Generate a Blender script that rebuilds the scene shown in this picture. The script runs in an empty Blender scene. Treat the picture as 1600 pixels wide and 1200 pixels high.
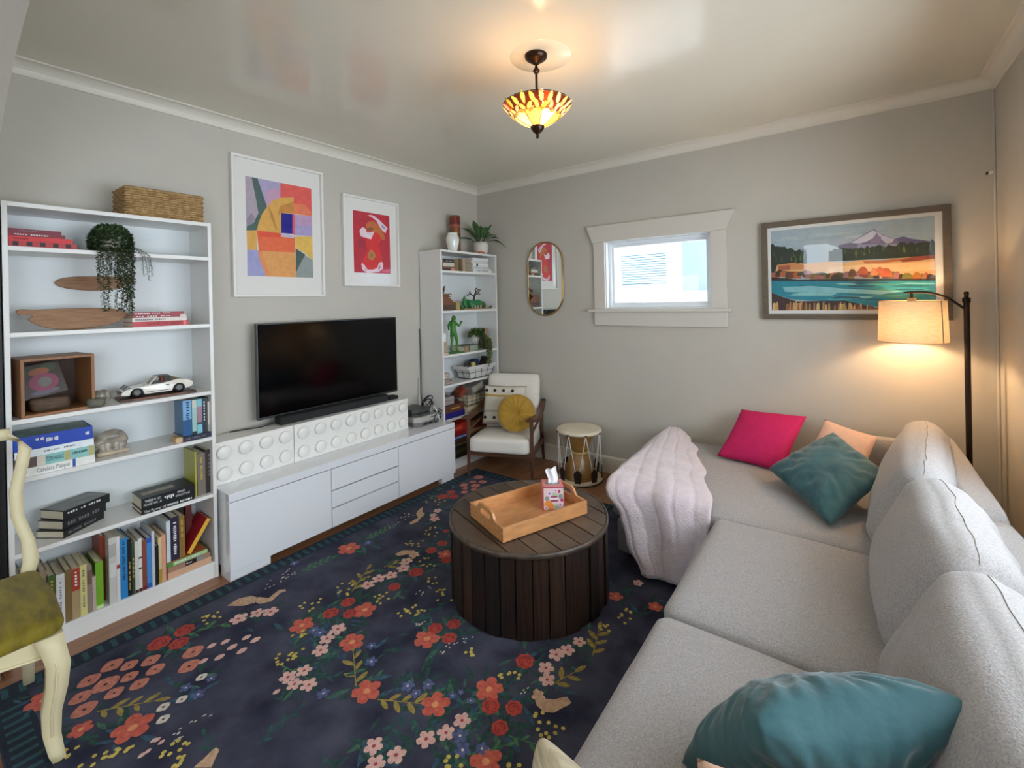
import bpy, bmesh, math, random
from math import sin, cos, pi, radians, sqrt
from mathutils import Vector, Matrix, Euler, noise

S = bpy.context.scene
COL = S.collection

# ------------------------------------------------------------------ camera, world, light, exposure
cam_d = bpy.data.cameras.new('camera')
cam = bpy.data.objects.new('camera', cam_d)
COL.objects.link(cam)
S.camera = cam
cam_d.sensor_fit = 'HORIZONTAL'
cam_d.sensor_width = 36.0
cam_d.lens = 707.65 * 36.0 / 1600.0
cam_d.shift_y = -127.82 / 1600.0
cam_d.clip_start = 0.02
_yaw, _pitch, _roll = 0.6418, -0.0020, -0.0209
_f = Vector((-sin(_yaw) * cos(_pitch), cos(_yaw) * cos(_pitch), sin(_pitch)))
_r = Vector((cos(_yaw), sin(_yaw), 0))
_u = _r.cross(_f)
_r2 = _r * cos(_roll) + _u * sin(_roll)
_u2 = -_r * sin(_roll) + _u * cos(_roll)
cam.matrix_world = Matrix((( _r2.x, _u2.x, -_f.x, 3.2213), (_r2.y, _u2.y, -_f.y, -3.7143), (_r2.z, _u2.z, -_f.z, 1.5384), (0, 0, 0, 1)))

W = bpy.data.worlds.new('sky'); S.world = W; W.use_nodes = True
bg = W.node_tree.nodes['Background']
bg.inputs['Color'].default_value = (0.80, 0.90, 1.0, 1)
bg.inputs['Strength'].default_value = 9.6
S.view_settings.view_transform = 'Standard'
S.view_settings.look = 'None'
S.view_settings.gamma = 1.0
S.view_settings.use_curve_mapping = False
S.view_settings.exposure = 0.0

def portal(name, loc, rot, sx, sy):
    l = bpy.data.lights.new(name, 'AREA'); l.shape = 'RECTANGLE'; l.size = sx; l.size_y = sy
    l.cycles.is_portal = True
    o = bpy.data.objects.new(name, l); COL.objects.link(o); o.location = loc; o.rotation_euler = rot
    return o
portal('portal_back', (1.93, 0.10, 1.75), (radians(-90), 0, 0), 0.88, 0.60)
portal('portal_right', (4.00, -2.00, 1.50), (0, radians(90), 0), 1.30, 2.20)
portal('portal_side', (5.10, -5.20, 1.45), (0, radians(90), 0), 1.50, 2.00)
portal('portal_front', (0.0, -6.62, 1.50), (radians(90), 0, 0), 1.20, 1.20)
portal('portal_front_high', (2.815, -6.62, 2.22), (radians(90), 0, 0), 0.69, 0.64)

# ------------------------------------------------------------------ materials
def lin(c):
    c = c / 255.0
    return c / 12.92 if c <= 0.04045 else ((c + 0.055) / 1.055) ** 2.4
def rgb(*c):
    return tuple(lin(x) for x in c) + (1.0,)
MATS = {}
def M(name, col=None, rough=0.5, metal=0.0, var=0.0, scale=12.0, stretch=None, bump=0.0, bscale=None, sheen=0.0,
      coat=0.0, spec=0.5, col2=None, detail=4.0, trans=0.0, emit=None, estr=0.0, coatr=0.05):
    """Principled material with an optional noise mix between two colours and a noise bump, in object space."""
    if name in MATS: return MATS[name]
    m = bpy.data.materials.new(name); m.use_nodes = True; MATS[name] = m
    nt = m.node_tree; N = nt.nodes; L = nt.links
    b = N['Principled BSDF']
    c1 = rgb(*col)
    b.inputs['Base Color'].default_value = c1
    b.inputs['Roughness'].default_value = rough
    b.inputs['Metallic'].default_value = metal
    b.inputs['Specular IOR Level'].default_value = spec
    b.inputs['Sheen Weight'].default_value = sheen
    b.inputs['Sheen Roughness'].default_value = 0.4
    b.inputs['Coat Weight'].default_value = coat
    b.inputs['Coat Roughness'].default_value = coatr
    b.inputs['Transmission Weight'].default_value = trans
    if emit:
        b.inputs['Emission Color'].default_value = rgb(*emit); b.inputs['Emission Strength'].default_value = estr
    if var or col2 or bump:
        tc = N.new('ShaderNodeTexCoord'); mp = N.new('ShaderNodeMapping')
        L.new(tc.outputs['Object'], mp.inputs['Vector'])
        if stretch: mp.inputs['Scale'].default_value = stretch
        nz = N.new('ShaderNodeTexNoise'); nz.inputs['Scale'].default_value = scale; nz.inputs['Detail'].default_value = detail
        L.new(mp.outputs['Vector'], nz.inputs['Vector'])
        if var or col2:
            cr = N.new('ShaderNodeValToRGB')
            cr.color_ramp.elements[0].position = 0.32; cr.color_ramp.elements[1].position = 0.68
            if col2: a, d = c1, rgb(*col2)
            else:
                a = tuple(x * (1 - var) for x in c1[:3]) + (1,); d = tuple(min(1, x * (1 + var)) for x in c1[:3]) + (1,)
            cr.color_ramp.elements[0].color = a; cr.color_ramp.elements[1].color = d
            L.new(nz.outputs['Fac'], cr.inputs['Fac']); L.new(cr.outputs['Color'], b.inputs['Base Color'])
        if bump:
            n2 = nz
            if bscale:
                n2 = N.new('ShaderNodeTexNoise'); n2.inputs['Scale'].default_value = bscale; n2.inputs['Detail'].default_value = 3
                L.new(mp.outputs['Vector'], n2.inputs['Vector'])
            bp = N.new('ShaderNodeBump'); bp.inputs['Strength'].default_value = bump; bp.inputs['Distance'].default_value = 0.01
            L.new(n2.outputs['Fac'], bp.inputs['Height']); L.new(bp.outputs['Normal'], b.inputs['Normal'])
    return m

def glass_mat(name, tint=(255, 255, 255), ior=1.45, rough=0.0, mix=None):
    if name in MATS: return MATS[name]
    m = bpy.data.materials.new(name); m.use_nodes = True; MATS[name] = m
    nt = m.node_tree; N = nt.nodes; L = nt.links
    N.remove(N['Principled BSDF'])
    t = N.new('ShaderNodeBsdfTransparent'); t.inputs['Color'].default_value = rgb(*tint)
    g = N.new('ShaderNodeBsdfGlossy'); g.inputs['Roughness'].default_value = rough
    fr = N.new('ShaderNodeFresnel'); fr.inputs['IOR'].default_value = ior
    mx = N.new('ShaderNodeMixShader')
    ge = N.new('ShaderNodeNewGeometry'); iv = N.new('ShaderNodeMath'); iv.operation = 'SUBTRACT'; iv.inputs[0].default_value = 1.0; L.new(ge.outputs['Backfacing'], iv.inputs[1])
    ml = N.new('ShaderNodeMath'); ml.operation = 'MULTIPLY'; L.new(fr.outputs[0], ml.inputs[0]); L.new(iv.outputs[0], ml.inputs[1])   # only the face a ray enters by reflects
    L.new(ml.outputs[0], mx.inputs[0]); L.new(t.outputs[0], mx.inputs[1]); L.new(g.outputs[0], mx.inputs[2])
    L.new(mx.outputs[0], N['Material Output'].inputs['Surface'])
    return m

def translucent_mat(name, col, tr=0.6, rough=0.4, var=0.0, scale=40.0, stretch=None):
    """diffuse + translucent sheet (lamp shade cloth, stained glass)"""
    if name in MATS: return MATS[name]
    m = bpy.data.materials.new(name); m.use_nodes = True; MATS[name] = m
    nt = m.node_tree; N = nt.nodes; L = nt.links
    b = N['Principled BSDF']; b.inputs['Base Color'].default_value = rgb(*col); b.inputs['Roughness'].default_value = rough
    t = N.new('ShaderNodeBsdfTranslucent'); t.inputs['Color'].default_value = rgb(*col)
    if var:
        tc = N.new('ShaderNodeTexCoord'); mp = N.new('ShaderNodeMapping'); L.new(tc.outputs['Object'], mp.inputs['Vector'])
        if stretch: mp.inputs['Scale'].default_value = stretch
        nz = N.new('ShaderNodeTexNoise'); nz.inputs['Scale'].default_value = scale; L.new(mp.outputs['Vector'], nz.inputs['Vector'])
        cr = N.new('ShaderNodeValToRGB'); c1 = rgb(*col)
        cr.color_ramp.elements[0].position = 0.3; cr.color_ramp.elements[1].position = 0.7
        cr.color_ramp.elements[0].color = tuple(x * (1 - var) for x in c1[:3]) + (1,)
        cr.color_ramp.elements[1].color = tuple(min(1, x * (1 + var)) for x in c1[:3]) + (1,)
        L.new(nz.outputs['Fac'], cr.inputs['Fac']); L.new(cr.outputs['Color'], b.inputs['Base Color']); L.new(cr.outputs['Color'], t.inputs['Color'])
    mx = N.new('ShaderNodeMixShader'); mx.inputs[0].default_value = tr
    L.new(b.outputs[0], mx.inputs[1]); L.new(t.outputs[0], mx.inputs[2])
    L.new(mx.outputs[0], N['Material Output'].inputs['Surface'])
    return m

# ------------------------------------------------------------------ mesh helpers
ROOTM = {}          # root object name -> world matrix (roots only)
def root_of(o):
    while o.parent: o = o.parent
    return o
class MB:
    """collects geometry in world space (or local space of the thing), linked as ONE mesh object by build()"""
    def __init__(s): s.v = []; s.f = []; s.m = []; s.sm = []
    def add(s, vs, fs, m=0, smooth=False, T=None):
        o = len(s.v)
        for p in vs:
            p = Vector(p)
            s.v.append(T @ p if T else p)
        for f in fs: s.f.append([i + o for i in f]); s.m.append(m); s.sm.append(smooth)
        return s
    def box(s, x0, x1, y0, y1, z0, z1, m=0, T=None):
        vs = [(x0, y0, z0), (x1, y0, z0), (x1, y1, z0), (x0, y1, z0), (x0, y0, z1), (x1, y0, z1), (x1, y1, z1), (x0, y1, z1)]
        return s.add(vs, [(0, 3, 2, 1), (4, 5, 6, 7), (0, 1, 5, 4), (1, 2, 6, 5), (2, 3, 7, 6), (3, 0, 4, 7)], m, False, T)
    def prism(s, poly, a, b, axis='z', m=0, T=None, smooth=False):
        """poly 2D extruded a..b along axis; axis x: poly=(y,z), y: poly=(x,z), z: poly=(x,y)"""
        n = len(poly)
        def P(p, t):
            return (t, p[0], p[1]) if axis == 'x' else (p[0], t, p[1]) if axis == 'y' else (p[0], p[1], t)
        vs = [P(p, a) for p in poly] + [P(p, b) for p in poly]
        s.add(vs, [list(range(n))[::-1], list(range(n, 2 * n))], m, False, T)
        return s.add(vs, [(i, (i + 1) % n, n + (i + 1) % n, n + i) for i in range(n)], m, smooth, T)
    def cyl(s, p0, p1, r0, r1=None, n=16, m=0, caps=True, T=None, smooth=True):
        r1 = r0 if r1 is None else r1
        p0 = Vector(p0); p1 = Vector(p1); d = (p1 - p0).normalized()
        a = d.orthogonal().normalized(); b = d.cross(a)
        vs = []
        for p, r in ((p0, r0), (p1, r1)):
            for i in range(n):
                t = 2 * pi * i / n; vs.append(p + a * (r * cos(t)) + b * (r * sin(t)))
        s.add(vs, [(i, (i + 1) % n, n + (i + 1) % n, n + i) for i in range(n)], m, smooth, T)
        if caps: s.add(vs, [list(range(n))[::-1], list(range(n, 2 * n))], m, False, T)
        return s
    def lathe(s, prof, c=(0, 0, 0), n=24, m=0, smooth=True, T=None, close=False):
        vs = []
        for r, z in prof:
            for i in range(n):
                t = 2 * pi * i / n; vs.append((c[0] + r * cos(t), c[1] + r * sin(t), c[2] + z))
        k = len(prof); fs = []
        for j in range(k - 1 + (1 if close else 0)):
            j2 = (j + 1) % k
            for i in range(n): fs.append((j * n + i, j * n + (i + 1) % n, j2 * n + (i + 1) % n, j2 * n + i))
        s.add(vs, fs, m, smooth, T)
        if not close:
            if prof[0][0] > 1e-6: s.add(vs, [list(range(n))[::-1]], m, False, T)
            if prof[-1][0] > 1e-6: s.add(vs, [list(range((k - 1) * n, k * n))], m, False, T)
        return s
    def tube(s, path, r, n=8, m=0, T=None, closed=False, rads=None):
        P = [Vector(p) for p in path]; k = len(P); vs = []
        a = None
        for i in range(k):
            if closed: d = P[(i + 1) % k] - P[i - 1]
            else: d = P[min(i + 1, k - 1)] - P[max(i - 1, 0)]
            d.normalize()
            if a is None: a = d.orthogonal().normalized()
            a = (a - d * a.dot(d)).normalized(); b = d.cross(a)
            rr = rads[i] if rads else r
            for j in range(n):
                t = 2 * pi * j / n; vs.append(P[i] + a * (rr * cos(t)) + b * (rr * sin(t)))
        fs = []
        for i in range(k if closed else k - 1):
            i2 = (i + 1) % k
            for j in range(n): fs.append((i * n + j, i * n + (j + 1) % n, i2 * n + (j + 1) % n, i2 * n + j))
        s.add(vs, fs, m, True, T)
        if not closed: s.add(vs, [list(range(n))[::-1], list(range((k - 1) * n, k * n))], m, False, T)
        return s
    def sweep(s, path, prof, m=0, T=None, smooth=True):
        """profile (a list of 2D) placed at each (point, right, up) frame of path"""
        n = len(prof[0]) if isinstance(prof[0][0], (tuple, list)) else len(prof)
        vs = []
        for i, (p, r, u) in enumerate(path):
            pr = prof[i] if isinstance(prof[0][0], (tuple, list)) else prof
            for a, b in pr: vs.append(Vector(p) + Vector(r) * a + Vector(u) * b)
        fs = []
        for i in range(len(path) - 1):
            for j in range(n): fs.append((i * n + j, i * n + (j + 1) % n, (i + 1) * n + (j + 1) % n, (i + 1) * n + j))
        s.add(vs, fs, m, smooth, T)
        s.add(vs, [list(range(n))[::-1], list(range((len(path) - 1) * n, len(path) * n))], m, False, T)
        return s
    def grid(s, fn, nu, nv, m=0, smooth=True, T=None):
        vs = [fn(i / nu, j / nv) for j in range(nv + 1) for i in range(nu + 1)]
        fs = [(j * (nu + 1) + i, j * (nu + 1) + i + 1, (j + 1) * (nu + 1) + i + 1, (j + 1) * (nu + 1) + i) for j in range(nv) for i in range(nu)]
        return s.add(vs, fs, m, smooth, T)
    def rbox(s, c, size, r, n=8, deform=None, m=0, T=None):
        """rounded box, n cells per side; deform(p, u, v, w) in -1..1 box coordinates"""
        hx, hy, hz = (q / 2 for q in size); idx = {}; vs = []; fs = []
        def vid(i, j, k):
            key = (i, j, k)
            if key in idx: return idx[key]
            u, v, w = (2 * q / n - 1 for q in key)
            # denser cells near the edges
            e = lambda t: math.copysign(abs(t) ** 0.7, t) if t else 0.0
            u, v, w = e(u), e(v), e(w)
            p = Vector((u * hx, v * hy, w * hz))
            q = Vector((max(-hx + r, min(hx - r, p.x)), max(-hy + r, min(hy - r, p.y)), max(-hz + r, min(hz - r, p.z))))
            d = p - q
            if d.length > 1e-9:
                p = q + d.normalized() * r
            if deform: p = deform(p, u, v, w)
            idx[key] = len(vs); vs.append(Vector(c) + p); return idx[key]
        R = range(n)
        for i in R:
            for j in R:
                fs.append((vid(i, j, 0), vid(i, j + 1, 0), vid(i + 1, j + 1, 0), vid(i + 1, j, 0)))
                fs.append((vid(i, j, n), vid(i + 1, j, n), vid(i + 1, j + 1, n), vid(i, j + 1, n)))
                fs.append((vid(i, 0, j), vid(i + 1, 0, j), vid(i + 1, 0, j + 1), vid(i, 0, j + 1)))
                fs.append((vid(i, n, j), vid(i, n, j + 1), vid(i + 1, n, j + 1), vid(i + 1, n, j)))
                fs.append((vid(0, i, j), vid(0, i, j + 1), vid(0, i + 1, j + 1), vid(0, i + 1, j)))
                fs.append((vid(n, i, j), vid(n, i + 1, j), vid(n, i + 1, j + 1), vid(n, i, j + 1)))
        return s.add(vs, fs, m, True, T)
    def build(s, name, mats, parent=None, bevel=0.0, seg=2, origin=None, local=False, subsurf=0, solid=0.0, fixn=False):
        if not isinstance(mats, (list, tuple)): mats = [mats]
        T = Matrix.Identity(4)
        if parent and not local: T = ROOTM[root_of(parent).name].inverted()
        elif origin and not local: T = Matrix.Translation(-Vector(origin))
        me = bpy.data.meshes.new(name)
        me.from_pydata([T @ v for v in s.v], [], s.f)
        for mm in mats: me.materials.append(mm)
        for p, mi, sm in zip(me.polygons, s.m, s.sm): p.material_index = mi; p.use_smooth = sm
        if fixn:
            bm = bmesh.new(); bm.from_mesh(me); bmesh.ops.remove_doubles(bm, verts=bm.verts, dist=1e-5)
            bmesh.ops.recalc_face_normals(bm, faces=bm.faces); bm.to_mesh(me); bm.free()
        me.update()
        o = bpy.data.objects.new(name, me); COL.objects.link(o)
        if parent: o.parent = parent
        elif origin: o.location = origin; ROOTM[o.name] = Matrix.Translation(Vector(origin))
        else: ROOTM[o.name] = Matrix.Identity(4)
        if bevel:
            b = o.modifiers.new('bevel', 'BEVEL'); b.width = bevel; b.segments = seg; b.limit_method = 'ANGLE'; b.angle_limit = radians(40)
            b.harden_normals = False
        if solid:
            d = o.modifiers.new('solid', 'SOLIDIFY'); d.thickness = solid; d.offset = 0
        if subsurf:
            d = o.modifiers.new('sub', 'SUBSURF'); d.levels = subsurf; d.render_levels = subsurf
        return o

def thing(name, label, cat, loc=(0, 0, 0), rotz=0.0, group=None):
    o = bpy.data.objects.new(name, None); COL.objects.link(o); o.empty_display_size = 0.05
    o.location = loc; o.rotation_euler = (0, 0, rotz)
    o['label'] = label; o['category'] = cat
    if group: o['group'] = group
    ROOTM[o.name] = Matrix.Translation(Vector(loc)) @ Matrix.Rotation(rotz, 4, 'Z')
    return o
def thingM(name, label, cat, mat4, group=None):
    o = bpy.data.objects.new(name, None); COL.objects.link(o); o.empty_display_size = 0.05
    o.matrix_basis = mat4
    o['label'] = label; o['category'] = cat
    if group: o['group'] = group
    ROOTM[o.name] = mat4.copy()
    return o
def tag(o, label, cat, group=None):
    o['label'] = label; o['category'] = cat
    if group: o['group'] = group
    return o
def struct(o, label=None):
    o['kind'] = 'structure'
    if label: o['label'] = label
    return o
def stuff(o): o['kind'] = 'stuff'; return o

def text_mesh(name, s, size, mat, parent, T, extrude=0.0, align='LEFT', fit=None, local=False, font_space=1.0):
    """flat lettering: text plane x right, y up in T's frame"""
    cu = bpy.data.curves.new(name, 'FONT'); cu.body = s; cu.size = size; cu.extrude = extrude; cu.align_x = align; cu.align_y = 'CENTER'
    cu.space_character = font_space; cu.resolution_u = 2
    ob = bpy.data.objects.new(name, cu); COL.objects.link(ob)
    dg = bpy.context.evaluated_depsgraph_get(); me = bpy.data.meshes.new_from_object(ob.evaluated_get(dg))
    bpy.data.objects.remove(ob)
    if fit and len(me.vertices):
        w = max(v.co.x for v in me.vertices) - min(v.co.x for v in me.vertices)
        k = fit / w
        me.transform(Matrix.Diagonal((k, 1, 1, 1)))
    if parent and not local: T = ROOTM[root_of(parent).name].inverted() @ T
    me.transform(T); me.materials.clear(); me.materials.append(mat); me.name = name
    o = bpy.data.objects.new(name, me); COL.objects.link(o); o.parent = parent
    return o
def frame(o, r, u):
    """matrix with x along r, y along u, z = r x u, at o"""
    r = Vector(r).normalized(); u = Vector(u).normalized(); w = r.cross(u)
    return Matrix(((r.x, u.x, w.x, o[0]), (r.y, u.y, w.y, o[1]), (r.z, u.z, w.z, o[2]), (0, 0, 0, 1)))
def fbm(p, sc, seed=0.0):
    return noise.fractal(Vector((p[0] * sc + seed, p[1] * sc - seed, p[2] * sc + 2 * seed)), 1.0, 2.0, 3)
# ------------------------------------------------------------------ room shell
RW, CH = 3.894, 2.755
m_wall = M('grey_wall_paint', (197, 192, 181), rough=0.6, var=0.02, scale=3, bump=0.12, bscale=14)
m_ceil = M('satin_ceiling_paint', (222, 217, 200), rough=0.13, var=0.02, scale=2, bump=0.16, bscale=7)
m_trim = M('cream_trim_paint', (226, 221, 208), rough=0.4)
m_white = M('white_laminate', (233, 232, 228), rough=0.35)
m_plank = [M('floor_plank_%d' % i, c, rough=0.34, stretch=(14, 1.2, 14), scale=3.0, col2=d, bump=0.05) for i, (c, d) in enumerate(
    [((134, 90, 60), (160, 112, 78)), ((142, 98, 66), (168, 120, 84)), ((124, 82, 54), (150, 104, 72))])]
m_sub = M('subfloor', (70, 48, 34), rough=0.8)

# floor: base + planks running along the left wall
FX0, FX1, FY0, FY1 = -1.0, 5.0, -6.6, 0.0
fb = MB().box(FX0, FX1, FY0, FY1, -0.12, -0.012).build('floor', m_sub)
struct(fb)
random.seed(5)
pw, pl = 0.125, 1.22
plank_me = {}
def plank(i, j, x0, x1, y0, y1):
    key = (round(x1 - x0, 3), round(y1 - y0, 3), random.randrange(3))
    if key not in plank_me:
        w, l, k = key
        o = MB().box(0.0006, w - 0.0006, 0.0006, l - 0.0006, -0.012, 0.0).build('plank', m_plank[k], fb, local=True)
        plank_me[key] = o.data
    else:
        o = bpy.data.objects.new('plank', plank_me[key]); COL.objects.link(o); o.parent = fb
    o.location = (x0, y0, 0)
nrow = int(math.ceil(RW / pw))
for i in range(nrow):
    x0 = i * pw; x1 = min(RW, x0 + pw)
    y = 0.0 - ((i * 0.43) % 1.0) * pl
    ys = [0.0] + ([y] if y < -0.05 else [])
    while ys[-1] > -3.9: ys.append(ys[-1] - pl)
    for j in range(len(ys) - 1): plank(i, j, x0, x1, round(ys[j + 1], 3), round(ys[j], 3))
far = MB()
for a, b, c, d in ((FX0, 0, FY0, 0), (RW, FX1, FY0, 0), (0, RW, FY0, -5.2)): far.box(a, b, c, d, -0.012, 0)
far.build('plank', m_plank[0], fb)

wl = struct(MB().box(-0.15, 0, -3.50, 0.15, -0.1, CH + 0.1).build('wall_left', m_wall))
# back wall with the window opening
wx0, wx1, wz0, wz1 = 1.488, 2.368, 1.455, 2.048
b = MB()
b.box(0, wx0, 0, 0.15, -0.1, CH + 0.1); b.box(wx1, RW, 0, 0.15, -0.1, CH + 0.1)
b.box(wx0, wx1, 0, 0.15, -0.1, wz0); b.box(wx0, wx1, 0, 0.15, wz1, CH + 0.1)
struct(b.build('wall_back', m_wall))
# right wall with a tall window beside the sofa (outside the frame)
b = MB(); ry0, ry1, rz0, rz1 = -3.10, -0.90, 0.85, 2.15
b.box(RW, RW + 0.15, ry1, 0.15, -0.1, CH + 0.1); b.box(RW, RW + 0.15, -3.50, ry0, -0.1, CH + 0.1)
b.box(RW, RW + 0.15, ry0, ry1, -0.1, rz0); b.box(RW, RW + 0.15, ry0, ry1, rz1, CH + 0.1)
struct(b.build('wall_right', m_wall))
# arched opening the photograph is taken through
arch = MB(); n = 40
ax, a_, zs, b_ = 1.90, 1.55, 1.69, 0.73
pts = [(ax - a_ * cos(pi * i / n), zs + b_ * sin(pi * i / n)) for i in range(n + 1)]
ytop = CH + 0.1
for i in range(n):
    (xa, za), (xb, zb) = pts[i], pts[i + 1]
    arch.prism([(xa, za), (xb, zb), (xb, ytop), (xa, ytop)], -3.64, -3.50, 'y')
arch.box(-1.0, ax - a_, -3.64, -3.50, -0.1, ytop); arch.box(ax + a_, 5.0, -3.64, -3.50, -0.1, ytop)
struct(arch.build('wall_front', m_wall), 'grey plaster wall with a wide arched opening')
# the room behind the camera
b = MB()
b.box(-1.15, -1.0, -6.75, -3.5, -0.1, CH + 0.1); b.box(5.0, 5.15, -6.75, -6.2, -0.1, CH + 0.1); b.box(5.0, 5.15, -4.2, -3.5, -0.1, CH + 0.1); b.box(5.0, 5.15, -6.2, -4.2, -0.1, 0.70); b.box(5.0, 5.15, -6.2, -4.2, 2.20, CH + 0.1)
for a, c, z0, z1 in ((-1.0, -0.6, -0.1, CH + 0.1), (0.6, 2.47, -0.1, CH + 0.1), (3.16, 5.0, -0.1, CH + 0.1), (-0.6, 0.6, -0.1, 0.90), (-0.6, 0.6, 2.10, CH + 0.1), (2.47, 3.16, -0.1, 1.90), (2.47, 3.16, 2.54, CH + 0.1)):
    b.box(a, c, -6.75, -6.6, z0, z1)
struct(b.build('wall_far', m_wall))
ce = struct(MB().box(-1.15, 5.15, -6.75, 0.15, CH, CH + 0.12).build('ceiling', m_ceil))
# plaster patch ring round the pendant
MB().lathe([(0.0, CH - 0.002), (0.15, CH - 0.002), (0.155, CH + 0.001)][::-1], c=(2.0, -1.80, 0), n=40).build('ceiling_patch', m_ceil, ce)

# crown moulding: cove profile, projection 0.075, drop 0.067
cove = [(0.0, CH - 0.068), (0.010, CH - 0.066)] + [(0.010 + 0.055 * (1 - cos(t)), CH - 0.066 + 0.058 * sin(t)) for t in [pi / 2 * k / 6 for k in range(1, 7)]] + [(0.076, CH - 0.008), (0.076, CH), (0.0, CH)]
m = MB()
fr_ = [((0, -3.50, 0), (1, 0, 0), (0, 0, 1)), ((0, 0.0, 0), (1, -1, 0), (0, 0, 1)), ((RW, 0, 0), (-1, -1, 0), (0, 0, 1)), ((RW, -3.50, 0), (-1, 0, 0), (0, 0, 1))]
for nme, i in (('trim_1', 0), ('trim_2', 1), ('trim_3', 2)):
    c = MB().sweep([fr_[i], fr_[i + 1]], cove, smooth=False)
    struct(c.build(nme, m_trim, fixn=True), 'cream cove crown moulding')
# baseboards
def bb(name, p0, p1, nrm):
    prof = [(0, 0), (0.016, 0), (0.016, 0.135), (0.010, 0.15), (0, 0.15)]
    c = MB().sweep([(p0, nrm, (0, 0, 1)), (p1, nrm, (0, 0, 1))], prof, smooth=False)
    struct(c.build(name, m_trim, fixn=True))
bb('baseboard_back', (0.02, 0, 0), (RW - 0.02, 0, 0), (0, -1, 0))
bb('baseboard_left', (0, -3.49, 0), (0, -0.02, 0), (1, 0, 0))
bb('baseboard_right', (RW, -3.49, 0), (RW, -0.02, 0), (-1, 0, 0))
# painted pipe chase in the right corner
struct(MB().cyl((RW - 0.006, -0.006, 0.15), (RW - 0.006, -0.006, CH - 0.07), 0.007, n=10).build('trim_4', m_wall))

m_case = M('window_casing_paint', (212, 206, 196), rough=0.4)
# window in the back wall
m_vinyl = M('white_window_vinyl', (236, 240, 242), rough=0.35)
m_glass = glass_mat('clear_glass')
wn = bpy.data.objects.new('window_1', None); COL.objects.link(wn); wn.location = (1.93, 0, 1.45); struct(wn, 'small window with wide flared cream casing on the back wall')
ROOTM[wn.name] = Matrix.Translation((1.93, 0, 1.45))
MB().prism([(1.380, 2.045), (2.480, 2.045), (2.545, 2.188), (1.322, 2.188)], -0.034, -0.002, 'y').build('header_board', m_case, wn, bevel=0.002)
MB().box(1.385, wx0, -0.024, -0.002, 1.452, 2.045).build('side_casing', m_case, wn, bevel=0.002)
MB().box(wx1, 2.480, -0.024, -0.002, 1.452, 2.045).build('side_casing', m_case, wn, bevel=0.002)
MB().box(1.340, 2.510, -0.060, 0.02, 1.428, 1.452).build('window_stool', m_case, wn, bevel=0.003)
MB().box(1.385, 2.480, -0.026, -0.002, 1.308, 1.428).build('apron', m_case, wn, bevel=0.002)
j = MB(); j.box(wx0, wx0 + 0.008, 0, 0.15, wz0, wz1); j.box(wx1 - 0.008, wx1, 0, 0.15, wz0, wz1); j.box(wx0 + 0.008, wx1 - 0.008, 0, 0.15, wz1 - 0.008, wz1); j.box(wx0 + 0.008, wx1 - 0.008, 0, 0.15, wz0, wz0 + 0.008)
j.build('jamb', m_vinyl, wn)
for k, (o_, y0, y1) in enumerate(((0.009, 0.05, 0.14), (0.03, 0.07, 0.12))):
    t = 0.022; f = MB(); X0, X1, Z0, Z1 = wx0 + o_, wx1 - o_, wz0 + o_, wz1 - o_
    f.box(X0, X0 + t, y0, y1, Z0, Z1); f.box(X1 - t, X1, y0, y1, Z0, Z1); f.box(X0 + t, X1 - t, y0, y1, Z0, Z0 + t); f.box(X0 + t, X1 - t, y0, y1, Z1 - t, Z1)
    f.build(('window_frame', 'sash')[k], m_vinyl, wn, bevel=0.002)
MB().box(wx0 + 0.05, wx1 - 0.05, 0.094, 0.098, wz0 + 0.05, wz1 - 0.05).build('pane', m_glass, wn)
# window in the right wall (outside the frame): frame, mullion, panes
w2 = bpy.data.objects.new('window_2', None); COL.objects.link(w2); w2.location = (RW, -2.0, rz0); struct(w2, 'tall window behind the sofa')
ROOTM[w2.name] = Matrix.Translation((RW, -2.0, rz0))
f = MB(); t = 0.05
f.box(RW + 0.03, RW + 0.11, ry0, ry0 + t, rz0, rz1); f.box(RW + 0.03, RW + 0.11, ry1 - t, ry1, rz0, rz1)
f.box(RW + 0.03, RW + 0.11, ry0, ry1, rz0, rz0 + t); f.box(RW + 0.03, RW + 0.11, ry0, ry1, rz1 - t, rz1); f.box(RW + 0.03, RW + 0.11, -2.03, -1.97, rz0, rz1)
f.build('window_frame', m_vinyl, w2)
MB().box(RW + 0.068, RW + 0.072, ry0 + t, -2.03, rz0 + t, rz1 - t).build('pane', m_glass, w2)
MB().box(RW + 0.068, RW + 0.072, -1.97, ry1 - t, rz0 + t, rz1 - t).build('pane', m_glass, w2)
c = MB(); c.box(RW - 0.02, RW, ry0 - 0.1, ry0, rz0, rz1 + 0.1); c.box(RW - 0.02, RW, ry1, ry1 + 0.1, rz0, rz1 + 0.1); c.box(RW - 0.02, RW, ry0, ry1, rz1, rz1 + 0.1); c.box(RW - 0.05, RW, ry0 - 0.1, ry1 + 0.1, rz0 - 0.03, rz0)
c.build('casing', m_trim, w2)
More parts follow.
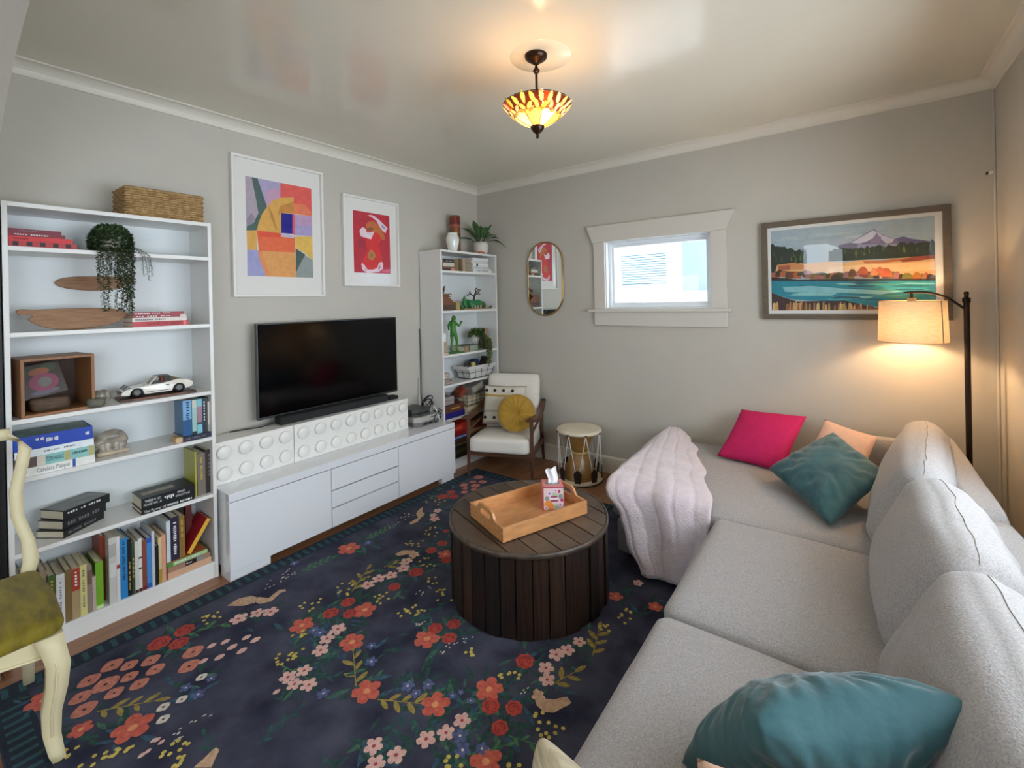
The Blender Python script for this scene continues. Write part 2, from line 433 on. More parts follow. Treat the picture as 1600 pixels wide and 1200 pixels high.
# window of the room behind the camera
w3 = bpy.data.objects.new('window_3', None); COL.objects.link(w3); w3.location = (1.9, -6.6, 0.7); struct(w3, 'wide window of the room behind')
ROOTM[w3.name] = Matrix.Translation((1.9, -6.6, 0.7))
f = MB()
for xx in (-0.6, 0.54): f.box(xx, xx + 0.06, -6.72, -6.62, 0.90, 2.10)
f.box(-0.54, 0.54, -6.72, -6.62, 0.90, 0.96); f.box(-0.54, 0.54, -6.72, -6.62, 2.04, 2.10)
for xx in (2.47, 3.12): f.box(xx, xx + 0.04, -6.72, -6.62, 1.90, 2.54)
f.box(2.51, 3.12, -6.72, -6.62, 1.90, 1.94); f.box(2.51, 3.12, -6.72, -6.62, 2.50, 2.54)
f.build('window_frame', m_vinyl, w3)
for a, c_, z0, z1 in ((-0.54, 0.54, .96, 2.04), (2.51, 3.12, 1.94, 2.50)): MB().box(a, c_, -6.672, -6.668, z0, z1).build('pane', m_glass, w3)

w4 = bpy.data.objects.new('window_4', None); COL.objects.link(w4); w4.location = (5.0, -5.2, 0.7); struct(w4, 'unseen side window of the room behind, added for more light')  # unseen window, added to brighten the left bookcase through the arch
ROOTM[w4.name] = Matrix.Translation((5.0, -5.2, 0.7))
f = MB(); f.box(5.03, 5.12, -6.2, -6.14, .7, 2.2); f.box(5.03, 5.12, -4.26, -4.2, .7, 2.2); f.box(5.03, 5.12, -6.14, -4.26, .7, .76); f.box(5.03, 5.12, -6.14, -4.26, 2.14, 2.2)
f.build('window_frame', m_vinyl, w4)
MB().box(5.068, 5.072, -6.14, -4.26, .76, 2.14).build('pane', m_glass, w4)

# the house next door seen through the back window
m_nb = M('neighbour_white_siding', (236, 238, 240), rough=0.7)
m_nbs = M('neighbour_blue_grey_wall', (168, 184, 214), rough=0.7, var=0.03, scale=6)
nb = thing('neighbour_house', 'white neighbouring house with blinds in its window, seen through the small back window', 'building', (1.0, 2.0, -0.2))
MB().box(-3.0, 1.50, 2.0, 2.3, -0.2, 5.0).build('wall', m_nb, nb)
MB().box(1.50, 6.0, 2.25, 2.5, 1.62, 5.0).build('upper_wall', m_nbs, nb)
MB().box(1.50, 6.0, 2.05, 2.5, -0.2, 1.62).build('lower_wall', m_nb, nb)
f = MB(); f.box(0.72, 0.80, 1.96, 2.02, 1.66, 2.20); f.box(1.39, 1.47, 1.96, 2.02, 1.66, 2.20); f.box(0.80, 1.39, 1.96, 2.02, 2.12, 2.20); f.box(0.80, 1.39, 1.96, 2.02, 1.66, 1.72)
nw = f.build('window', m_vinyl, nb)
MB().box(0.80, 1.39, 1.985, 1.999, 1.72, 2.12).build('pane', M('neighbour_dark_pane', (120, 150, 165), rough=0.1), nw)
m_bl = M('pale_blue_blind', (178, 205, 215), rough=0.5)
for k in range(13):
    z = 1.735 + k * 0.0305
    MB().box(0.805, 1.385, 1.966, 1.972, z, z + 0.022, T=None).build('blind_slat', m_bl, nw)
MB().box(-3.0, 6.0, 1.12, 2.5, 3.0, 3.12).build('shading_eave', m_nb, nb)  # unseen overhang, added to keep skylight off the neighbour wall
struct(MB().box(-2.0, 6.0, 0.15, 0.86, 2.92, 3.02).build('added_overhang', m_nb), 'unseen white overhang added outside to dim the gap behind the back window')  # unseen roof edge, added to narrow the strip of sky over the gap
gr = MB().box(-6, 9, 0.15, 2.4, -0.3, -0.2).build('yard', M('yard_gravel', (190, 188, 180), rough=0.9, var=0.1, scale=8))
struct(gr)
# ------------------------------------------------------------------ bookcases
m_back = M('white_back_panel', (226, 230, 230), rough=0.5)
def bookcase(label, y0, xf, shelves):
    t = thing('bookcase', label, 'bookcase', (xf - 0.14, y0 + 0.4, 0), 0, 'white bookcases')
    xb = xf - 0.28; y1 = y0 + 0.8; k = 0.018
    MB().box(xb, xf, y0, y0 + k, 0, 2.02).build('side_panel', m_white, t, bevel=0.0012)
    MB().box(xb, xf, y1 - k, y1, 0, 2.02).build('side_panel', m_white, t, bevel=0.0012)
    MB().box(xb, xf - 0.001, y0 + k, y1 - k, 2.00, 2.02).build('top_panel', m_white, t, bevel=0.0012)
    MB().box(xb, xb + 0.004, y0 + k, y1 - k, 0.07, 2.00).build('back_panel', m_back, t)
    MB().box(xf - 0.025, xf - 0.007, y0 + k, y1 - k, 0.0, 0.072).build('plinth', m_white, t)
    for z in shelves:
        MB().box(xb + 0.004, xf - 0.002, y0 + k, y1 - k, z - 0.02, z).build('shelf', m_white, t, bevel=0.0012)
    return t
YA, XA = -3.464, 0.300
SA = [1.826, 1.446, 1.064, 0.804, 0.479, 0.092]
bookcase('tall white bookcase at left, with wicker basket on top', YA, XA, SA)
YB, XB = -0.846, 0.290
SB = [1.832, 1.465, 1.061, 0.788, 0.475, 0.092]
bookcase('tall white bookcase in the far corner behind white armchair', YB, XB, SB)
# dark upright beside the left bookcase
t = MB().box(0.02, 0.292, -3.496, -3.468, 0, 2.0).build('upright_panel', M('black_painted_board', (22, 22, 24), rough=0.5), origin=(0.156, -3.482, 0), bevel=0.002)
tag(t, 'narrow black upright board against left side of the near bookcase', 'panel')

# ------------------------------------------------------------------ TV cabinet
m_gloss = M('glossy_white_lacquer', (232, 233, 236), rough=0.12, coat=0.6)
m_gap = M('dark_gap', (60, 62, 68), rough=0.6)
cy0, cy1, cxf = -2.651, -0.852, 0.427
tc = thing('tv_cabinet', 'long low glossy white cabinet with drawers, under the television', 'cabinet', (0.23, (cy0 + cy1) / 2, 0))
MB().box(0.022, cxf, cy0, cy1, 0.444, 0.49).build('top_panel', m_gloss, tc, bevel=0.002)
MB().box(0.022, cxf - 0.020, cy0, cy0 + 0.02, 0.055, 0.444).build('side_panel', m_gloss, tc, bevel=0.001)
MB().box(0.022, cxf - 0.020, cy1 - 0.02, cy1, 0.055, 0.444).build('side_panel', m_gloss, tc, bevel=0.001)
MB().box(0.03, cxf - 0.022, cy0 + 0.02, cy1 - 0.02, 0.055, 0.440).build('body', m_gap, tc)
d0, d1 = -2.030, -1.470
MB().box(cxf - 0.019, cxf - 0.001, cy0, d0 - 0.002, 0.05, 0.439).build('door', m_gloss, tc, bevel=0.0015)
MB().box(cxf - 0.019, cxf - 0.001, d1 + 0.002, cy1, 0.05, 0.439).build('door', m_gloss, tc, bevel=0.0015)
for z0, z1 in ((0.05, 0.170), (0.182, 0.288), (0.300, 0.439)):
    dr = MB().box(cxf - 0.019, cxf - 0.001, d0 + 0.002, d1 - 0.002, z0, z1).build('drawer', m_gloss, tc, bevel=0.0015)
    if z1 < 0.4: MB().box(cxf - 0.019, cxf + 0.004, d0 + 0.002, d1 - 0.002, z1 - 0.002, z1 + 0.005).build('grip_edge', m_gloss, dr)
for ya, yb in ((cy0, cy0 + 0.22), (cy1 - 0.16, cy1 - 0.02)):
    for xa_, xb_ in ((0.05, 0.10), (cxf - 0.05, cxf - 0.004)):
        MB().box(xa_, xb_, ya, yb, 0, 0.054).build('foot', m_gloss, tc, bevel=0.001)
MB().box(cxf - 0.13, cxf - 0.05, cy0, cy0 + 0.02, 0, 0.054).build('foot', m_gloss, tc)

# ------------------------------------------------------------------ big building-brick storage boxes
m_brick = M('white_abs_plastic', (238, 236, 230), rough=0.3)
def brickbox(label, y0, y1, ny):
    xf = 0.235; z0, z1 = 0.491, 0.743
    t = thing('storage_brick', label, 'storage box', (0.14, (y0 + y1) / 2, z0), 0, 'giant white toy-brick boxes')
    MB().box(0.045, xf, y0 + 0.001, y1 - 0.001, z0, z1).build('box', m_brick, t, bevel=0.003)
    me = None
    for j in range(2):
        for i in range(ny):
            c = (xf - 0.001, y0 + (i + 0.5) * (y1 - y0) / ny, z0 + 0.063 + j * 0.126)
            if me is None:
                R = Matrix.Rotation(pi / 2, 4, 'Y')
                o = MB().lathe([(0.0, 0.0), (0.040, 0.0), (0.040, 0.018), (0.0375, 0.0215), (0.0, 0.0215)], n=28, T=R).build('stud', m_brick, t, local=True)
                me = o.data
            else:
                o = bpy.data.objects.new('stud', me); COL.objects.link(o); o.parent = t
            o.location = ROOTM[t.name].inverted() @ Vector(c)
brickbox('white toy-brick storage box with eight studs, left of the longer one', -2.660, -2.178, 4)
brickbox('longer white toy-brick storage box with sixteen studs, below the soundbar', -2.176, -1.206, 8)

# ------------------------------------------------------------------ television and soundbar
tv = thing('television', 'flat black television on the grey wall', 'television', (0.06, -1.775, 0.79))
MB().box(0.075, 0.105, -2.345, -1.205, 0.790, 1.425).build('bezel', M('dark_grey_metal', (74, 76, 78), rough=0.35, metal=0.6), tv, bevel=0.003)
MB().box(0.1045, 0.1065, -2.337, -1.213, 0.806, 1.417).build('screen', M('black_screen_glass', (3, 3, 4), rough=0.10, spec=0.25), tv)
MB().box(0.002, 0.075, -1.95, -1.60, 0.95, 1.28).build('wall_mount', M('black_metal', (18, 18, 20), rough=0.5), tv)
sb = thing('soundbar', 'long black soundbar below the television', 'soundbar', (0.15, -1.72, 0.744))
MB().box(0.095, 0.185, -2.24, -1.36, 0.745, 0.800).build('body', M('black_speaker_cloth', (20, 21, 22), rough=0.75, var=0.3, scale=400), sb, bevel=0.012, seg=3)
MB().box(0.1855, 0.1875, -2.22, -1.38, 0.752, 0.792).build('grille', M('black_grille', (30, 31, 31), rough=0.8), sb)
o = MB().box(0.10, 0.175, -1.345, -1.255, 0.744, 0.772).build('streaming_box', M('black_plastic', (16, 16, 17), rough=0.35), origin=(0.137, -1.30, 0.744), bevel=0.004)
tag(o, 'small flat black streaming box at right end of the soundbar', 'media player')
o = MB().tube([(0.06, -2.50, 0.748), (0.09, -2.40, 0.749), (0.12, -2.33, 0.75), (0.12, -2.24, 0.76)], 0.004, n=6).build('cable', M('black_cable', (14, 14, 15), rough=0.5), origin=(0.1, -2.37, 0.745))
tag(o, 'short black cable lying at left end of the soundbar', 'cable')

# ------------------------------------------------------------------ game consoles and leads on the cabinet
m_nes = M('light_grey_plastic', (178, 174, 168), rough=0.5); m_nes2 = M('mid_grey_plastic', (112, 108, 108), rough=0.5)
def slab(name, poly, z0, z1, mat, parent, bevel=0.004):
    return MB().prism(poly, z0, z1, 'z').build(name, mat, parent, bevel=bevel)
g = thing('game_console', 'light grey retro game console at right end of the white cabinet', 'game console', (0.19, -1.02, 0.491))
slab('lower_shell', [(0.05, -1.15), (0.26, -1.17), (0.30, -1.12), (0.30, -0.93), (0.06, -0.92)], 0.491, 0.530, m_nes2, g)
slab('upper_shell', [(0.05, -1.15), (0.265, -1.175), (0.305, -1.12), (0.305, -0.925), (0.06, -0.915)], 0.530, 0.572, m_nes, g)
MB().box(0.304, 0.308, -1.10, -1.06, 0.503, 0.516).build('controller_port', M('black_plastic'), g)
MB().box(0.304, 0.308, -1.04, -1.00, 0.503, 0.516).build('controller_port', M('black_plastic'), g)
MB().box(0.30, 0.3075, -1.02, -0.96, 0.552, 0.560).build('badge', m_nes2, g)
g2 = thing('game_console', 'dark grey set-top box stacked on the light grey game console', 'set-top box', (0.17, -1.05, 0.573))
m_dk = M('charcoal_plastic', (66, 68, 68), rough=0.45)
slab('shell', [(0.05, -1.15), (0.24, -1.17), (0.275, -1.13), (0.275, -0.99), (0.07, -0.98)], 0.573, 0.594, m_dk, g2)
slab('shell_top', [(0.05, -1.15), (0.235, -1.165), (0.268, -1.125), (0.268, -0.992), (0.07, -0.982)], 0.602, 0.632, m_dk, g2)
slab('vent_band', [(0.055, -1.145), (0.232, -1.16), (0.265, -1.12), (0.265, -0.995), (0.075, -0.985)], 0.594, 0.602, M('black_plastic'), g2, 0)
random.seed(8)
m_cab = M('black_cable'); m_wcab = M('white_cable', (220, 220, 216), rough=0.5)
def coil(name, label, c, r, mat, turns=2, tilt=0.6, seed=0, wire=0.0035):
    P = []; random.seed(seed)
    for k in range(turns * 14 + 1):
        t = 2 * pi * k / 14; rr = r * (1 + 0.18 * sin(1.7 * t + seed))
        P.append((c[0] + rr * cos(t) * 0.5, c[1] + rr * sin(t), c[2] + rr * cos(t) * tilt + 0.004 * k / turns))
    zmin = min(p[2] for p in P)
    P = [(p[0], p[1], p[2] - zmin + c[2]) for p in P]
    o = MB().tube(P, wire, n=6).build(name, mat, origin=c); tag(o, label, 'cable'); return o
coil('cable', 'loop of black lead hanging over front of the grey game console', (0.325, -0.955, 0.497), 0.035, m_cab, 1, 1.0, 2)
coil('cable', 'tangle of black leads on top of the grey game console', (0.17, -0.93, 0.580), 0.055, m_cab, 3, 0.9, 5, 0.005)
coil('cable', 'thin black lead looped right of the consoles', (0.27, -0.885, 0.495), 0.028, m_cab, 2, 1.2, 9)
o = MB().tube([(0.235, -0.955, 0.580), (0.25, -0.955, 0.628), (0.275, -0.952, 0.632), (0.30, -0.945, 0.60), (0.314, -0.935, 0.55), (0.318, -0.925, 0.50)], 0.006, n=6).build('cable', m_wcab, origin=(0.27, -0.95, 0.5))
tag(o, 'white lead draped over the grey game console', 'cable')
o = MB().box(0.21, 0.255, -0.900, -0.868, 0.491, 0.575).build('power_adapter', M('black_plastic'), origin=(0.23, -0.885, 0.491), bevel=0.004); tag(o, 'upright black power adapter among the console leads', 'adapter')
o = MB().tube([(0.012, -0.862, 1.30), (0.012, -0.860, 0.9), (0.016, -0.866, 0.70), (0.05, -0.88, 0.60), (0.09, -0.90, 0.52), (0.10, -0.905, 0.496)], 0.0035, n=6).build('cable', m_cab, origin=(0.03, -0.87, 0.49))
tag(o, 'black power lead running down the wall beside the corner bookcase', 'cable')
o = MB().tube([(0.014, -0.885, 0.85), (0.018, -0.890, 0.70), (0.05, -0.91, 0.60), (0.11, -0.93, 0.565)], 0.005, n=6).build('cable', m_wcab, origin=(0.05, -0.9, 0.49))
tag(o, 'white lead running down the wall to the consoles', 'cable')

# ------------------------------------------------------------------ books
PAGE = M('book_pages', (222, 212, 188), rough=0.8, stretch=(1, 60, 60), scale=8, var=0.06)
INKW = M('ink_white', (238, 238, 234), rough=0.6); INKD = M('ink_dark', (28, 30, 34), rough=0.6)
INKG = M('ink_gold', (205, 170, 80), rough=0.5); INKR = M('ink_dark_red', (92, 8, 18), rough=0.6); INKT = M('ink_teal', (20, 70, 84), rough=0.6)
INKGR = M('ink_grey', (120, 118, 122), rough=0.6)
LEGIBLE = {'TOM HANKS', 'Careless People', 'THERE IS NO', 'PLACE FOR US', 'BRIAN', 'GOLDSTONE', 'GOOD TO GREAT', 'The Power of'}
def cover_mat(c):
    n = 'book_cover_%d_%d_%d' % tuple(c)
    return M(n, c, rough=0.42, var=0.04, scale=25)
def book(label, T, th, h, d, col, title=None, ink=None, tsize=None, flat=False, bands=(), group=None, page=None):
    """local frame: spine faces +x at x=0 (body towards -x), thickness along +y from 0, height along +z from 0"""
    t = thingM('book', label, 'book', T, group)
    cm = cover_mat(col); k = min(0.0025, th * 0.16)
    c = MB(); c.box(-d, 0, 0, k, 0, h); c.box(-d, 0, th - k, th, 0, h); c.box(-k, 0, k, th - k, 0, h)
    c.build('cover', cm, t, local=True)
    MB().box(-d + 0.004, -k, k, th - k, 0.003, h - 0.003).build('pages', page or PAGE, t, local=True)
    for (z0, z1, bc) in bands:
        MB().box(0.0, 0.0006, 0.0005, th - 0.0005, z0 * h, z1 * h).build('spine_band', cover_mat(bc), t, local=True)
    if title:
        for (s, z0, z1, off, ik, k2) in title:
            # text runs along the spine height; flat books are rolled so that it reads left to right
            size = th * k2; L = (z1 - z0) * h
            if flat: F = frame((0.0011, th * off, z0 * h), (0, 0, 1), (0, -1, 0)) if flat == 'up' else frame((0.0011, th * off, z0 * h), (0, 0, 1), (0, -1, 0))
            else: F = frame((0.0011, th * off, z1 * h), (0, 0, -1), (0, 1, 0))
            if s in LEGIBLE: text_mesh('title', s, size, ik, t, F, fit=L, local=True)
            else:       # lettering too small to read in the photograph: letter-like strokes
                mb = MB(); rr = random.Random(len(s) * 7 + int(h * 1e4)); x = 0.0; cw = L / max(1, len(s))
                for ch in s:
                    if ch != ' ':
                        hh = size * (.62 if rr.random() < .6 else .46); w_ = cw * rr.uniform(.5, .78)
                        mb.add([F @ Vector(q) for q in ((x, -hh / 2, 0), (x + w_, -hh / 2, 0), (x + w_, hh / 2, 0), (x, hh / 2, 0))], [(0, 1, 2, 3)])
                    x += cw
                mb.build('title', ik, t, local=True)
    return t
def up(x, y, z, rz=0.0, lean=0.0):
    """upright book, spine towards +X"""
    return Matrix.Translation((x, y, z)) @ Matrix.Rotation(rz, 4, 'Z') @ Matrix.Rotation(lean, 4, 'X')
def lay(x, y, z, th, rz=0.0):
    """lying book: height runs along +Y, spine towards +X, thickness along Z (local +y -> -Z)"""
    R = Matrix(((1, 0, 0, 0), (0, 0, 1, 0), (0, -1, 0, 0), (0, 0, 0, 1)))
    return Matrix.Translation((x, y, z + th)) @ Matrix.Rotation(rz, 4, 'Z') @ R
def stack(x, y, z, items, group):
    """items bottom up: (label, th, len, depth, colour, title, dy, dx, rz)"""
    for it in items:
        lab, th, h, d, col, title, dy, dx, rz = it[:9]
        bands = it[9] if len(it) > 9 else ()
        z += 0.0004
        book(lab, lay(x + dx, y + dy, z, th, rz), th, h, d, col, title, flat='up', bands=bands, group=group)
        z += th
    return z
# ------------------------------------------------------------------ left bookcase: contents
# wicker basket on top: woven strands, row by row
m_wick = M('seagrass', (172, 140, 94), rough=0.8, var=0.3, scale=45, bump=0.4)
m_wick2 = M('seagrass_dark', (148, 114, 70), rough=0.85, var=0.2, scale=18)
random.seed(2)
def wicker_basket(label, x0, x1, y0, y1, z0, z1):
    t = thing('wicker_basket', label, 'basket', ((x0 + x1) / 2, (y0 + y1) / 2, z0))
    w = MB(); w.box(x0 + .008, x1 - .008, y0 + .008, y1 - .008, z0 + .001, z0 + .010)
    for a, b, c, d in ((x0 + .006, x0 + .012, y0 + .006, y1 - .006), (x1 - .012, x1 - .006, y0 + .006, y1 - .006), (x0 + .006, x1 - .006, y0 + .006, y0 + .012), (x0 + .006, x1 - .006, y1 - .012, y1 - .006)):
        w.box(a, b, c, d, z0 + .004, z1 - .006)
    w.build('lining', m_wick2, t)
    rows = 12; hz = (z1 - z0) / rows
    b = MB()
    def side(p, q):
        p = Vector(p); q = Vector(q); L = (q - p).length; n = max(3, int(L / 0.03)); d = (q - p) / n
        nr = Vector((d.y, -d.x, 0)).normalized()
        for r in range(rows):
            z = z0 + (r + .5) * hz
            for i in range(n):
                s = 1 if (i + r) % 2 else -1
                a = p + d * (i - .12); c = p + d * (i + 1.12)
                path = [a + nr * (-.001 - .003 * (s < 0)) + Vector((0, 0, z - hz * .18)), (a + c) / 2 + nr * (.0065 if s > 0 else .0015) + Vector((0, 0, z)), c + nr * (-.001 - .003 * (s < 0)) + Vector((0, 0, z + hz * .18))]
                b.tube(path, 0, n=5, rads=[hz * .25, hz * .62, hz * .25], m=0 if random.random() < .93 else 1)
    i_ = .006
    side((x1 - i_, y0 + i_, 0), (x1 - i_, y1 - i_, 0)); side((x0 + i_, y1 - i_, 0), (x0 + i_, y0 + i_, 0))
    side((x0 + i_, y0 + i_, 0), (x1 - i_, y0 + i_, 0)); side((x1 - i_, y1 - i_, 0), (x0 + i_, y1 - i_, 0))
    stuff(b.build('weave', [m_wick, m_wick2], t))
    rim = [(x0 + i_, y0 + i_, z1 - .004), (x1 - i_, y0 + i_, z1 - .004), (x1 - i_, y1 - i_, z1 - .004), (x0 + i_, y1 - i_, z1 - .004)]
    MB().tube(rim, .008, n=6, closed=True).build('rim', m_wick, t)
wicker_basket('rectangular woven seagrass basket on top of the left bookcase', 0.045, 0.262, -3.040, -2.684, 2.021, 2.172)

# shelf 1: red books, trailing plant
G = 'red books on the top shelf'
stack(0.285, -3.443, SA[0], [
    ('red and black chequered book at bottom of the red stack', .024, .218, .17, (176, 40, 44), None, 0, 0, 0),
    ('bright red book with a plain spine in the red stack', .022, .205, .165, (206, 34, 38), [('MARVELS', .07, .30, .5, INKR, .5)], 0, -.004, 0),
    ('dark crimson book second from top of the red stack', .016, .180, .15, (128, 24, 42), [('SMALL STORIES', .1, .7, .5, INKW, .45)], 0, -.006, 0),
    ('dark crimson book lying on top of the red stack', .017, .168, .15, (120, 22, 44), [('ESSAYS', .2, .55, .5, INKGR, .45)], 0, -.01, 0)], G)
# check pattern of the lowest
chk = [o for o in bpy.data.objects if o.get('label', '').startswith('red and black chequered')][0]
for i in range(5):
    MB().box(0, .0007, .002, .020, .012 + i * .042, .030 + i * .042).build('spine_check', M('ink_black_check', (40, 10, 16), rough=.5), chk, local=True)

m_leaf = M('succulent_leaf', (58, 78, 44), rough=0.5, col2=(40, 58, 34), scale=30)
m_leaf2 = M('succulent_leaf_light', (86, 108, 66), rough=0.5)
m_stem = M('plant_stem', (70, 74, 48), rough=0.6)
def leaf(mb, p, d, n, L, w, m=0, fold=0.15):
    """small pointed leaf from p along d, normal n: 4 faces"""
    d = d.normalized(); s = d.cross(n)
    if s.length < 1e-4: s = d.orthogonal()
    s.normalize(); n = s.cross(d)
    a = p + d * L * .45
    mb.add([p, a + s * w / 2 + n * fold * w, p + d * L, a - s * w / 2 + n * fold * w, a - n * fold * w * .6], [(0, 4, 1), (4, 2, 1), (0, 3, 4), (3, 2, 4)], m, True)
def rv(): return Vector((random.uniform(-1, 1), random.uniform(-1, 1), random.uniform(-1, 1)))
random.seed(21)
pc = Vector((0.215, -3.085, SA[0]))
t = thing('trailing_plant', 'string-of-leaves plant trailing over the upper shelf of the left bookcase', 'plant', tuple(pc))
MB().lathe([(0.0, 0.001), (.030, .001), (.034, .02), (.038, .075), (.034, .075), (.031, .02), (0, .012)], c=tuple(pc), n=20).build('pot', M('cream_ceramic', (214, 206, 188), rough=0.4), t)
f = MB()
for k in range(2300):
    a_ = random.uniform(0, 2 * pi); h_ = random.uniform(.006, .134); r_ = .080 * sqrt(max(.02, 1 - (max(0, h_ - .055) / .082) ** 2)) * random.uniform(.82, 1)
    v = Vector((cos(a_), sin(a_), (h_ - .06) * 12)).normalized()
    q = pc + Vector((cos(a_) * r_ * .95, sin(a_) * r_, h_))
    if q.x < .03: q.x = .03
    leaf(f, q, v + rv() * .6, Vector((0, 0, 1)) + rv() * .5, random.uniform(.016, .024), .012, 0 if random.random() < .8 else 1)
stuff(f.build('foliage', [m_leaf, m_leaf2], t))
f = MB(); st = MB()
strands = [(-3.155, 1.70), (-3.150, 1.66), (-3.137, 1.545), (-3.122, 1.535), (-3.118, 1.62), (-3.105, 1.72), (-3.095, 1.70), (-3.088, 1.545), (-3.080, 1.66), (-3.072, 1.535), (-3.066, 1.62), (-3.062, 1.55),
           (-3.055, 1.66), (-3.048, 1.58), (-3.043, 1.535), (-3.035, 1.545), (-3.028, 1.60), (-3.023, 1.68), (-3.03, 1.53), (-3.05, 1.56), (-3.085, 1.70), (-3.06, 1.73)]
for y, zend in strands:
    x = .312 + random.uniform(0, .018); z = SA[0] + .012
    P = [Vector((.26, y, z + .01)), Vector((x, y, z))]
    while P[-1].z > zend: P.append(Vector((x + random.uniform(-.004, .004), y + random.uniform(-.004, .004), P[-1].z - .022)))
    st.tube(P, .0012, n=4)
    for i in range(1, len(P) - 1):
        for k in range(6):
            q = P[i].lerp(P[i + 1], k / 6.0); a = random.uniform(0, 2 * pi)
            leaf(f, q, Vector((cos(a), sin(a) * 1.2, -.5)), Vector((0, 0, 1)), random.uniform(.013, .020), .010, 0 if random.random() < .7 else 1)
for y, zend in ((-2.985, 1.715), (-2.975, 1.70), (-2.962, 1.73), (-2.955, 1.72)):
    x = .312; P = [Vector((.27, -3.03, SA[0] + .03)), Vector((.305, (y - 3.03) / 2, SA[0] + .02)), Vector((x, y, SA[0] - .01))]
    while P[-1].z > zend: P.append(P[-1] + Vector((0, random.uniform(0, .004), -.022)))
    st.tube(P, .0012, n=4)
    for i in range(len(P) - 1):
        for k in range(4):
            q = P[i].lerp(P[i + 1], k / 4.0); a = random.uniform(0, 2 * pi)
            leaf(f, q, Vector((cos(a), sin(a), -.4)), Vector((0, 0, 1)), .012, .006, 0)
st.build('stem', m_stem, t); stuff(f.build('hanging_leaves', [m_leaf, m_leaf2], t))

# shelf 2: two carved wooden boards and a stack of books
m_wood = M('pale_driftwood', (160, 118, 82), rough=0.55, stretch=(3, 2, 16), scale=6, col2=(134, 94, 62), bump=0.08)
def carved(label, pts, x, lean, th, z):
    """outline (y,z) with rounded edge, standing on the shelf and leaning back"""
    t = MB(); n = len(pts); cy = sum(p[0] for p in pts) / n; cz = min(p[1] for p in pts)
    mz = sum(p[1] for p in pts) / n
    rings = []
    for off, k in ((-th / 2, .93), (-th * .4, .98), (0, 1.0), (th * .4, .98), (th / 2, .93)):
        rings.append([(off, cy + (p[0] - cy) * (1 - (1 - k) * .35), mz + (p[1] - mz) * k) for p in pts])
    mzmin = min(q[2] for r in rings for q in r)
    vs = []
    for r in rings:
        for (a, b, c) in r:
            h = c - mzmin
            vs.append((x + a - h * sin(lean), b, z + .0005 + h * cos(lean)))
    fs = []
    for j in range(4):
        for i in range(n): fs.append((j * n + i, j * n + (i + 1) % n, (j + 1) * n + (i + 1) % n, (j + 1) * n + i))
    t.add(vs, fs, 0, True); t.add(vs, [list(range(n))[::-1], list(range(4 * n, 5 * n))], 0, False)
    o = t.build('carved_board', m_wood, origin=(x, cy, z), fixn=True); return o
def smooth_pts(P, k=4):
    out = []; n = len(P)
    for i in range(n):
        p0, p1, p2, p3 = (Vector(P[(i + j - 1) % n]) for j in range(4))
        for s in range(k):
            u = s / k
            out.append(tuple(.5 * ((2 * p1) + (-p0 + p2) * u + (2 * p0 - 5 * p1 + 4 * p2 - p3) * u * u + (-p0 + 3 * p1 - 3 * p2 + p3) * u ** 3)))
    return out
lower = smooth_pts([(-3.420, 1.540), (-3.40, 1.549), (-3.36, 1.546), (-3.25, 1.549), (-3.12, 1.548), (-3.05, 1.535), (-3.028, 1.512), (-3.05, 1.485), (-3.10, 1.462), (-3.20, 1.447), (-3.28, 1.450), (-3.34, 1.466), (-3.372, 1.488), (-3.383, 1.502), (-3.368, 1.514), (-3.385, 1.521), (-3.408, 1.523)])
tag(carved('', lower, .215, .10, .022, SA[1]), 'fish-shaped pale wooden board standing on the second shelf', 'wood carving')
# the smaller one hangs on the back panel
up_ = smooth_pts([(-3.268, 1.672), (-3.25, 1.694), (-3.20, 1.706), (-3.10, 1.712), (-3.00, 1.712), (-2.955, 1.704), (-2.965, 1.686), (-3.0, 1.660), (-3.06, 1.640), (-3.14, 1.636), (-3.21, 1.643), (-3.25, 1.655)])
o = carved('', up_, .038, 0, .020, 1.640)
tag(o, 'slim pale wooden board fixed to the back above the fish-shaped one', 'wood carving')
stack(0.290, -3.026, SA[1], [
    ('red paperback with black capitals below the white book', .026, .246, .17, (190, 34, 46), [('GOOD TO GREAT', .24, .87, .5, INKR, .8)], 0, 0, 0, [(.90, .95, (225, 120, 110))]),
    ('white book between red ones on the second shelf', .020, .236, .165, (228, 216, 208), [('disposable nation', .05, .60, .5, INKGR, .75)], .002, -.003, 0),
    ('thin crimson book under the topmost red one, with pale end', .013, .232, .16, (150, 30, 44), [('THE LONG ROAD', .06, .70, .5, INKW, .5)], .004, -.004, 0, [(.88, 1.0, (230, 214, 205))]),
    ('crimson book on top of the second-shelf stack', .015, .224, .16, (156, 22, 44), [('LETTERS FROM HOME', .05, .72, .5, INKW, .55)], .004, -.006, 0)], 'red and white books on the second shelf')

# shelf 3: wooden shadow box, stones, model car
m_box = M('honey_wood', (146, 100, 62), rough=0.5, stretch=(2, 14, 2), scale=5, var=0.15)
Tb = Matrix.Translation((0.165, -3.305, SA[2])) @ Matrix.Rotation(radians(6), 4, 'Z')
t = thingM('shadow_box', 'open wooden box holding a small print, at left of the third shelf', 'box', Tb)
hw, hh, hd, k = .125, .262, .115, .012
MB().box(-hd, hd, -hw, -hw + k, 0, hh).build('side', m_box, t, local=True, bevel=.001)
MB().box(-hd, hd, hw - k, hw, 0, hh).build('side', m_box, t, local=True, bevel=.001)
MB().box(-hd, hd, -hw + k, hw - k, hh - k, hh).build('top', m_box, t, local=True, bevel=.001)
MB().box(-hd, hd, -hw + k, hw - k, 0, k).build('bottom', m_box, t, local=True, bevel=.001)
MB().box(-hd, -hd + .006, -hw + k, hw - k, k, hh - k).build('back', M('dark_walnut', (84, 62, 50), rough=.6), t, local=True)
